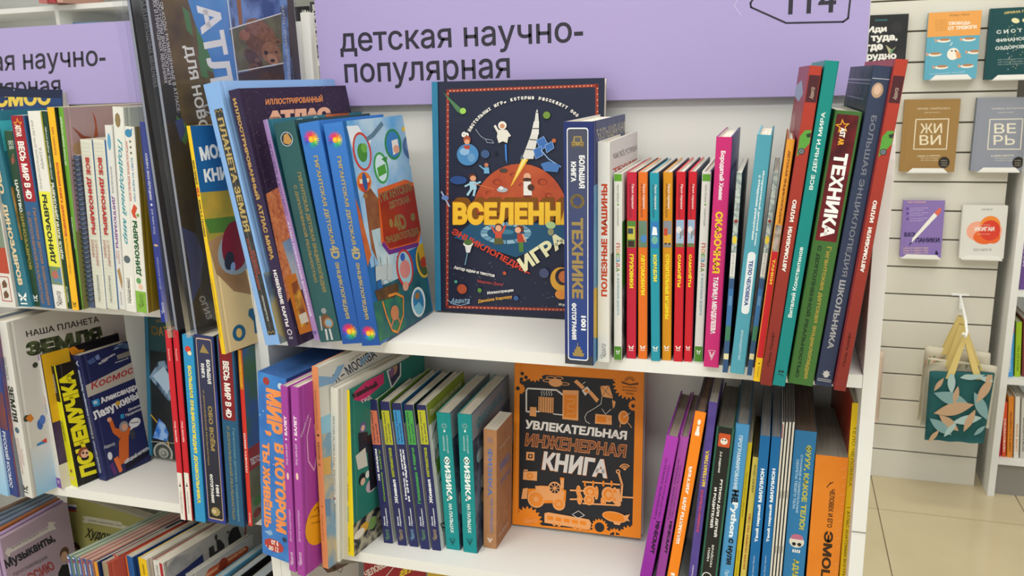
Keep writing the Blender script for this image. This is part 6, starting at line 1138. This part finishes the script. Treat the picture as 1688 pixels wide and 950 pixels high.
def f4c(f):
    vs, fs, _ = glyphs('ПОЧЕМУЧКА', .07, 0); f.k += 1
    A_, B_ = Vector((160, 780)), Vector((121, 610)); n_ = Vector((-26, 8))
    f.t.add([f.P(*f.px(*(A_+(B_-A_)*x+n_*y))) for x, y in vs], fs, 'e0d820')
    f.pe(137, 746, 9, '8a4a2c', 9); f.pe(140, 748, 7, 'e0b090', 7); f.pe(137, 747, 2, '22262a', 2); f.pe(143, 747, 2, '22262a', 2)
B('black book of whys with huge yellow letters down its cover', G6, (79, 603), (89, 601), (117, 800), (127, 801), Z3, 'd8d41c', f4, f4c, rc='1c1c1a', D=.1, yaw=-15)
def f5(f): f.ty('с Александром Лазуткиным', 610, 690, .3, .7, 'c9d4ea', 'u', .03, .1); f.ty('К Космосу', 690, 722, .3, .7, 'e0e0e8', 'u', 0, .3); f.ty('ЗВЁЗДНЫЙ НАУЧПОП', 726, 780, .3, .65, 'c9d4ea', 'u', .02); f.ty('А', 594, 604, .3, .7, 'c9d4ea', 'u')
def f5c(f):
    W = 'dfe3ea'; f.pp([(141, 636), (234, 592), (238, 618), (144, 656)], 'b5b2a8')
    for j in range(6): f.pl([(141+j*.6, 636+j*4), (234+j*.6, 592+j*4.6)], .003, '9a98a0')
    f.tp('Космосу', 152, 646, 234, 612, 15, 'a8323c', .02, .3); f.tp('Александром', 168, 668, 240, 638, 12, W, .05); f.tp('Лазуткиным', 158, 696, 242, 654, 17, W, .05); f.tp('Денисом', 212, 679, 234, 670, 5, W, .02); f.tp('Прудником', 208, 688, 236, 676, 5, W, .02)
    f.pp([(151, 661), (163, 657), (165, 668), (154, 671)], '2f8fc8'); f.tp('с', 155, 667, 161, 665, 5, W, .05); f.pp([(198, 684), (204, 682), (205, 689), (199, 691)], '2f8fc8')
    f.tp('чем пахнет', 163, 602, 178, 594, 3, W); f.tp('космонавты', 168, 597, 190, 585, 3, W); f.tp('открытый', 190, 600, 212, 592, 3, W)
    f.pp([(143, 596), (154, 589), (158, 596), (148, 602)], '4a5f94'); f.pp([(156, 588), (162, 584), (165, 592), (159, 594)], '6f86b8'); f.pp([(186, 578), (206, 570), (208, 566), (195, 566)], '8fa8d0') ; f.pp([(186, 572), (226, 560), (230, 590), (212, 576)], mat('5a7fa8', .4, 0, 'photo', '2a3a5a', 30.)); f.pp([(192, 586), (214, 578), (216, 586), (194, 593)], '8a8a84')
    # astronaut in an orange suit, waving, with a speech bubble
    og = 'c8642a'; f.pp([(178, 692), (184, 690), (190, 706), (202, 708), (214, 704), (222, 716), (220, 722), (212, 716), (212, 760), (196, 768), (196, 722), (186, 714)], og); f.pe(204, 703, 8, '8a8f96', 9); f.pe(205, 704, 5, 'd8a080', 6); f.pe(180, 692, 4, 'd8a080', 4); f.pe(218, 716, 5, '3a3f4a', 9)
    f.pe(222, 697, 10, 'dfe3e6', 8); f.tp('Внимание!', 215, 699, 229, 697, 3, '3a3a3a'); f.pp([(216, 703), (222, 704), (214, 710)], 'dfe3e6'); f.pe(194, 665, 4, 'c8a03a'); f.pe(240, 672, 5, 'a85a34', 8)
    f.pp([(187, 757), (194, 752), (202, 776), (197, 780)], 'd9703a'); f.pp([(180, 768), (186, 762), (194, 780), (188, 784)], '5a2f6a'); f.pe(181, 752, 4, 'cfd4dc', 7); f.pp([(205, 762), (246, 736), (248, 748), (208, 776)], '15162a'); f.tp('«ЗВЁЗДНЫЙ НАУЧПОП»', 206, 766, 247, 741, 7, W, .04); f.tp('Аванта', 171, 741, 190, 734, 6, 'cfd4dc', 0, .4); f.pl([(198, 722), (190, 738)], .02, '3a4258')
B('navy cosmonaut book with a waving figure in an orange suit on its cover', G6, (118, 588), (131, 585), (164, 791), (173, 792), Z3, '262c5e', f5, f5c, rc='232a58', far=(248, 758))
def f6(f):
    f.rect(0, .0, .035, 1, '2f6a8a'); K = mat('1a2024', .3, 0, 'noise', '22282c', 20.); f.rect(.045, .0, 1, .72, K); g_ = 'gold a88a50'
    f.tp('АТЛАС', 262, 554, 300, 551, 15, g_, .03); f.ring(*f.px(255, 545), .03, .016, g_); f.tp('БОЛЬШОЙ', 258, 532, 300, 528, 6, g_, .0)
    f.pp([(246, 622), (262, 596), (300, 590), (300, 660), (278, 662)], mat('7f9cb8', .2, 0, 'photo', '2a3a52', 60.)); f.pp([(252, 620), (270, 604), (285, 630), (276, 650)], 'a9c4dc')
    f.pl([(249, 684), (262, 700), (276, 726), (284, 760)], .01, 'c8a02c')
    f.pp([(252, 722), (262, 690), (272, 700), (278, 715), (276, 728)], mat('2f6fc8', .3, 0, 'photo', '8fb8e8', 80.)); f.pl([(250, 728), (300, 732)], .006, 'a9a49a')
    f.pe(269, 747, 16, 'a5a8a0', 17); f.pe(269, 747, 13, '3f4440', 14); f.pe(270, 747, 8, '9a9d94', 8); f.pe(270, 748, 5, '3f4440', 5)
    for a in range(0, 360, 30): u, v = f.px(269, 747); f.line([(u, v), (u+.05*math.cos(math.radians(a)), v+.05*f.asp*math.sin(math.radians(a)))], .004, 'a5a8a0')
B('dark teal upright mineral cover with crystals and an ammonite, behind the red spines', G6, (236, 520), (418, 530), (249, 761), (415, 785), Z3, '24484e', rc_art=f6, mode='cover', D=.022, tilt=5, spine_c='2f6a8a')
def f7(f):
    f.ry(776, 862, 'e0dcd4'); f.ty('ЗнаемУМ', 573, 592, .3, .65, 'e8c8c4', 'd', 0); f.ty('ПОД ЗЕМЛЁЙ', 690, 724, .28, .7, 'f0dcd8', 'd', .03); f.ell(.45, f.vy(798), .22, '3a3030', n=7); f.ell(.45, f.vy(794), .12, 'c23a2c', n=6); f.ty('mollamolamo', 808, 846, .3, .7, '7a5a6a', 'd', .0)
B('first thin red and white underground spine', G6, (270.5, 546), (281, 545), (298, 857), (306, 857), Z3, 'c21c2c', f7, D=.15, rc='1a1a1c')
B('second thin red and white underground spine, next to the cyan one', G6, (283, 546), (293.5, 545), (309, 858), (317, 858), Z3, 'c21c2c', f7, D=.15, rc='1a1a1c')
B('cyan preschool encyclopedia with yellow lettering and an apple', G6, (299, 553), (317, 552), (322, 860), (338, 860), Z3, '2a8fc4', lambda f: (f.ell(.5, f.vy(574), .3, 'c8402c'), f.ell(.65, f.vy(580), .2, 'f0d8a8'), f.ty('БОЛЬШАЯ ЭНЦИКЛОПЕДИЯ', 600, 742, .3, .72, 'ecd83a', 'd', .05), f.ty('ДОШКОЛЬНИКА', 746, 828, .3, .72, 'ecd83a', 'd', .05)), D=.15, rc='1f5f84')
def f10(f):
    f.ry(553, 640, '2c3260'); f.rr(.08, f.vy(856), .92, f.vy(557), 'c9a98c', .1); f.rr(.11, f.vy(854), .89, f.vy(559), mat('1c1d20', .35, 0, 'fade', '34385a', .3), .08); g_ = 'gold a8925c'
    f.poly([(.25, f.vy(580)), (.45, f.vy(566)), (.6, f.vy(573)), (.75, f.vy(580))], g_); f.ty('БОЛЬШАЯ', 590, 628, .56, .76, 'e6e6e4', 'd', .05); f.ty('КНИГА', 597, 620, .26, .44, 'e6e6e4', 'd', .05); f.ty('ОБО ВСЁМ', 664, 738, .48, .76, g_, 'd', .05); f.ty('С ДОПОЛНЕННОЙ РЕАЛЬНОСТЬЮ', 640, 764, .24, .36, g_, 'd', .03)
    f.ty('1001', 795, 814, .6, .78, 'e6e6e4', 'd', .05); f.ty('ФОТОГРАФИЯ', 778, 827, .3, .48, 'e6e6e4', 'd', .05); f.ell(.5, f.vy(842), .26, '9c8a5a', rv=.026, n=9); f.ell(.42, f.vy(842), .12, 'c4b488', n=7)
B('thick black and indigo photo encyclopedia with a gold rock at its foot', G6, (319, 554), (351, 552), (342, 861), (372, 862), Z3, '2a3a86', f10, D=.155, rc='1c1d24')
def f11(f):
    f.rr(.08, f.vy(688), .9, f.vy(556), mat('6a1620', .35, 0, 'noise', '8a1c26', 40.), .1); f.ty('ВЕСЬ МИР В 4D', 593, 684, .28, .68, 'e8e4e0', 'd', .05); f.ty('Гигантская детская энциклопедия', 700, 858, .6, .8, '5f8a9c', 'd', .03); f.ty('С ДОПОЛНЕННОЙ РЕАЛЬНОСТЬЮ', 698, 856, .26, .5, 'gold 8f8a6a', 'd', .04); f.star(.5, f.vy(575), .25, 'e8a32a')
B('petrol blue giant book with a dark red label, below the race car book', G6, (357, 556), (383, 555), (376, 866), (403, 867), Z3, '1f5478', f11, D=.155, rc='1a3f5c')
def f12(f): f.ry(555, 640, 'c87a1c'); f.ty('ДЕТСКАЯ ЭНЦИКЛОПЕДИЯ', 575, 636, .25, .7, 'e8c83a', 'u', .03); f.ty('ПЛАНЕТА ЗЕМЛЯ', 711, 776, .25, .7, 'f0e0dc', 'u', .04); script(f, 845, 863, 'f0e0dc')
def f12c(f):
    f.rect(0, .45, 1, 1, mat('2f5f9c', .4, 0, 'photo', '3f6a4a', 14.)); f.rect(0, .32, 1, .45, 'a8262c'); f.tp('ДЕТСКАЯ', 416, 768, 440, 756, 12, 'e8dcd8', .04); f.rect(0, 0, 1, .32, mat('6a6a4a', .5, 0, 'photo', '8a8a6a', 30.)); f.pe(424, 845, 7, '8a2c20', 7); f.pe(424, 825, 7, '4a7a34', 8)
B('thin red planet spine with an earth picture on its cover, against the side panel', G6, (391, 578), (399, 577), (409, 867), (416, 868), Z3, 'd2342a', f12, f12c, D=.15, rc='6a7a5a')
# ------------------------------------------------ left bookcase, bottom row seen from above
G7 = 'books in the bottom row of the left bookcase'; ZT, Z4 = -.41, -.63
def top(label, x0, x1, y0, fx, fy, c, rc=None, lc=None, pages=PAGES, sp=None, rca=None, hard=True, zt=ZT, name='hardcover_book', shrink=.92, D=None, g=G7, y1=None):
    a = onz(x0, y0, zt); b_ = onz(x1, y1 or y0+1, zt); f_ = onz(fx, fy, zt); gd = f_-b_; yaw = math.atan2(-gd.x, gd.y) if x0 < 100 else -math.radians(17-(x0-106)*8/209); E = Vector((math.cos(yaw), math.sin(yaw), 0)); G = Vector((-math.sin(yaw), math.cos(yaw), 0))
    T = (b_-a).dot(E)*shrink; Dp = D or gd.length; H = zt-Z4; O = b_-E*(T+.0005)-Vector((0, 0, H)); mx_ = mw(O, E, G, Vector((0, 0, 1)))
    return slabbook(name, label, g, mx_, T, Dp, H, c, rc, lc, pages, sp, rca, hard, y0)
def slabbook(name, label, g, mx_, T, Dp, H, c, rc, lc, pages, sp, rca, hard, y0):
    global slab
    keep = slab; slab = lambda *a, **k: (mx_.to_translation(), mx_.to_3x3().col[0].copy(), mx_.to_3x3().col[1].copy(), mx_.to_3x3().col[2].copy(), T, H, Dp)
    r = book(name, label, g, (0, 0), (0, 0), (0, 0), (0, 0), z=0, c=c, rc=rc, lc=lc, pages=pages, hard=hard); slab = keep
    r[1].yt = y0; r[1].yb = y0+280
    if sp: sp(r[1])
    if rca: rca(r[2])
    return r
def fg(f): flag3(f, .1, .95, 919, 932); f.ty('ВЕЛИКИЕ', 934, 960, .2, .45, 'e6e6ea', 'd', .05); f.ty('ПОБЕДЫ', 934, 960, .55, .85, 'e6e6ea', 'd', .05)
FG = ('first flag topped spine with a green cover, bottom row of the left bookcase', 'second flag topped spine, green cover, beside the first', 'third flag topped spine, first of the salmon covers', 'fourth flag topped spine, middle salmon cover', 'fifth flag topped spine, last salmon cover before the navy one')
for j in range(5):
    x = 106+j*8.8; top(FG[j], x, x+8.2, 918+j*1.8, 266+j*10, 841+j*2.5, '3a5fa0', rc=('7f9a86', '8aa58c', 'c0857a', 'b87c74', 'c48a7c')[j], lc=('7f9a86', '8aa58c', 'c0857a', 'b87c74', 'c48a7c')[j], sp=fg, pages=('9aa08f', '77806f') if j < 2 else ('b58a80', '8f6a60'))
top('navy topped spine with an amber foot, bottom row of the left bookcase', 151, 159, 928, 300, 850, 'd9922a', rc='1f2f5c', lc='1f2f5c')
top('grey brown spine between the amber and the coral one', 160, 176, 930, 306, 862, '9a8a70', rc='a8483c', lc='8f8a80', pages=('a05a4c', '8a4a40'))
top('coral red spine with dark handwriting, bottom row of the left bookcase', 179, 194, 918, 300, 858, 'c8584a', rc='a83c34', lc='c8584a', sp=lambda f: f.ty('Страны', 926, 955, .3, .7, '5a1a18', 'u', 0, .3), pages=('cfcdd0', 'a8a6aa'))
top('blue spine with an orange striped edge, bottom row of the left bookcase', 198, 217, 920, 326, 860, '1f5fa0', rc='1c3f78', lc='d8742a', pages=('cfcac0', '8f8a80'), sp=lambda f: f.rect(0, 0, .25, 1, 'd8742a'))
top('yellow spine with small black letters, bottom row of the left bookcase', 218, 240, 924, 345, 860, 'e8c01c', rc='c9c2b4', lc='e8c01c', sp=lambda f: f.ty('ПРАВДИВЫЕ', 935, 960, .5, .75, '5a4a14', 'u', .02))
def k13(f):
    f.pl([(272, 932), (276, 924), (382, 862)], .006, 'a02c34')
    f.pp([(275, 936), (290, 918), (316, 912), (330, 900), (336, 916), (330, 928), (300, 940), (276, 960)], mat('8f9094', .5, 0, 'cloud', 'c4c4c6', 30.)); f.pp([(278, 958), (310, 934), (334, 914), (337, 932), (310, 950), (280, 975)], '2f3a70'); f.pp([(285, 975), (318, 944), (337, 934), (337, 945), (320, 960), (290, 985)], 'a03a40')
    f.pp([(344, 904), (352, 899), (354, 910), (358, 908), (356, 890), (363, 890), (370, 898), (370, 910), (352, 924), (345, 918)], '3a3a3a'); f.pe(356, 886, 2.5, '3a3a3a', 5)
    f.pp([(376, 888), (378, 878), (384, 870), (392, 868), (398, 885), (396, 898), (378, 906)], '2e2e30'); f.pp([(404, 866), (406, 866), (404, 900), (402, 900)], 'a02c34'); f.pp([(376, 880), (373, 878), (378, 874)], '2e2e30')
top('white and red spined history book with towers and a flag on its grey cover', 241, 268, 929, 374, 865, 'd8d6d2', rc=mat('b5b3b0', .4, 0, 'noise', 'bcbab6', 12.), lc='a8282e', sp=lambda f: (f.rect(.68, 0, 1, 1, 'a8202c'), f.ty('ПУТИН', 938, 965, .25, .5, '55555a', 'u', 0) if 0 else f.ty('ИСТОРИЯ', 938, 965, .25, .5, '55555a', 'u', 0)), rca=k13, D=.21)
def k14(f):
    f.pp([(338, 948), (345, 938), (406, 900), (410, 903), (408, 910), (346, 955)], 'a84a2c'); f.tp('Великая Отечественная война', 342, 951, 406, 906, 6, 'e0b08a', .02); f.pe(368, 930, 8, '8a3420', 10); f.pp([(350, 960), (416, 910), (416, 930), (360, 970)], mat('a8925a', .5, 0, 'photo', '6a5a3a', 60.))
top('grey war history book with a rust red ribbon on its cover', 300, 314, 950, 416, 882, '9a9a98', rc=mat('a5a4a4', .45, 0, 'noise', 'adacac', 12.), lc='8f8f8e', rca=k14, pages=('b0aea8', '8c8a84'), y1=950)
for j, (lab, x0, x1, y0, fx, fy, c, pg) in enumerate((('pale blue edged book after the grey war history book', 350, 366, 953, 432, 905, '5fa0c4', ('b9c8d0', '8fa0a8')), ('black edged pale paged book near the white side panel', 372, 392, 955, 440, 916, '1c1c1e', ('c4ccd4', '9aa4ac')), ('second black edged pale paged book, against the white side panel', 402, 430, 958, 448, 940, '1c1c1e', ('c4ccd4', '9aa4ac')))):
    top(lab, x0, x1, y0, fx, fy, c, pages=pg, zt=-.43, D=.17, y1=y0)
# lilac and olive covers
def mus(f):
    f.k += 1; f.pp([(8, 912), (13, 902), (14, 905), (80, 868), (79, 861), (92, 861), (88, 866), (93, 872), (80, 877), (16, 913), (17, 920)], 'cfc6c4'); f.tp('ВЕЛИКИЕ ЛЮДИ ВЕЛИКОЙ СТРАНЫ', 20, 906, 79, 873, 4, '4a4450', .02)
    f.tp('Музыканты,', 12, 942, 94, 895, 19, '33303a', .05, .15); f.tp('прославившие', 24, 952, 80, 922, 7, '4a4450', 0, .1); f.tp('РОССИЮ', 32, 972, 92, 938, 16, 'a04a4c', .05)
    f.pe(106, 912, 8, '5a4034', 10); f.pe(106, 918, 6, 'c49a84', 9); f.pp([(96, 945), (102, 932), (112, 930), (116, 950), (96, 960)], '1c1c22')
top('lilac musicians cover with handwritten title, front of the slanting bottom stack', -8, 0, 889, 111, 829, 'a58cae', rc=mat('a892a4', .4, 0, 'noise', 'ad98aa', 12.), lc='a58cae', rca=mus, hard=False, pages=('b9a0b4', '8f7a8c'))
for j, (c, lab) in enumerate((('a78cb4', 'lilac cover edge directly behind the musicians cover'), ('a8643c', 'rust brown cover edge behind the lilac ones'), ('7f8ca8', 'first grey blue cover edge of the slanting bottom stack'), ('76869c', 'second grey blue cover edge of the slanting bottom stack'), ('6f8090', 'third grey blue cover edge of the slanting bottom stack'), ('8f7466', 'dull brown cover edge furthest back in the slanting bottom stack'))):
    top(lab, -17-j*9, -9-j*9, 887-j*4.5, 104-j*5, 825-j*3.4, c, rc=c, lc=c, hard=False, pages=(c, c))
def art_(f):
    flag3x = [(112.6, 830.5), (126, 832.5), (126, 844.5), (112.8, 842)]
    for i, c in enumerate(('e0dcd8', '34407a', '9a3434')):
        h0, h1 = i/3, (i+1)/3; f.pp([(112.6, 830.5+12*h0), (126, 832.5+12*h0), (126, 832.5+12*h1), (112.6, 830.5+12*h1)], c)
    f.pp([(135, 852), (143, 851), (200, 861), (202, 866), (215, 869), (215, 874), (200, 872), (146, 862), (141, 863), (136, 860), (139, 856)], 'c9c4b0'); f.tp('ВЕЛИКИЕ ЛЮДИ ВЕЛИКОЙ СТРАНЫ', 146, 859.5, 200, 869, 3.6, '4a4a34', .02); f.tp('Художники', 139, 890, 215, 902, 20, '33331f', .05, .2)
    f.pe(124, 903, 9, '4a3428', 9); f.pe(124, 912, 7, 'c09a80', 9)
B('olive artists cover with a ribbon and a small flag, upright in the bottom row', G7, (112, 830), (300, 861), (118, 1060), (300, 1120), z=Z4, Y=.152, c='8f8a4c', rc_art=art_, mode='cover', D=.006, tilt=0, hard=False, rc=mat('9c9758', .45, 0, 'noise', 'a39e60', 10.))
for j in range(3):
    B(('second olive cover edge, just behind the artists cover', 'third olive cover edge behind the artists cover', 'fourth olive cover edge, nearest the back panel')[j], G7, (114+j, 827-j*3.2), (300, 858-j*3.2), (119, 1050), (300, 1110), z=Z4, Y=.164+.012*j, c=('8f8a4c', '85803f', '7d7a48')[j], mode='cover', D=.006, hard=False)
# ------------------------------------------------ centre bookcase, bottom shelf, seen from above
G8 = 'covers on the bottom shelf of the centre bookcase'
def slo(f):
    br = '5a4238'; f.pe(545, 932, 14, br, 8); f.pp([(530, 930), (540, 945), (552, 942), (575, 930), (574, 926), (550, 928)], br); f.pl([(548, 936), (562, 944), (566, 932)], .01, br); f.pe(551, 937, 4, '3a2a24', 3)
B('light grey cover with a brown sloth drawing, under the lower centre shelf', G8, (482, 945), (590, 922), (494, 1190), (600, 1180), Y=.03, c='b5b0ac', rc_art=slo, mode='cover', D=.03, hard=True, yaw=30, tilt=0)
def hum(f): f.tp('ЧЕЛОВЕК', 604, 953, 642, 932, 11, 'e0d0c8', .05); f.pl([(637, 950), (650, 934)], .012, 'd8c8c0'); f.tp('ая', 660, 952, 690, 938, 10, 'e0c03a', .04, .3)
B('dark red cover with pale capital letters, under the lower centre shelf', G8, (600, 924), (700, 934), (606, 1190), (705, 1200), Y=.06, c='9a2430', rc_art=hum, mode='cover', D=.02)
B('yellow edged dark cover at the right of the red one, under the lower centre shelf', G8, (705, 938), (790, 946), (710, 1200), (795, 1210), Y=.05, c='c9a83a', mode='cover', D=.02)
for f in FACES: f.done()
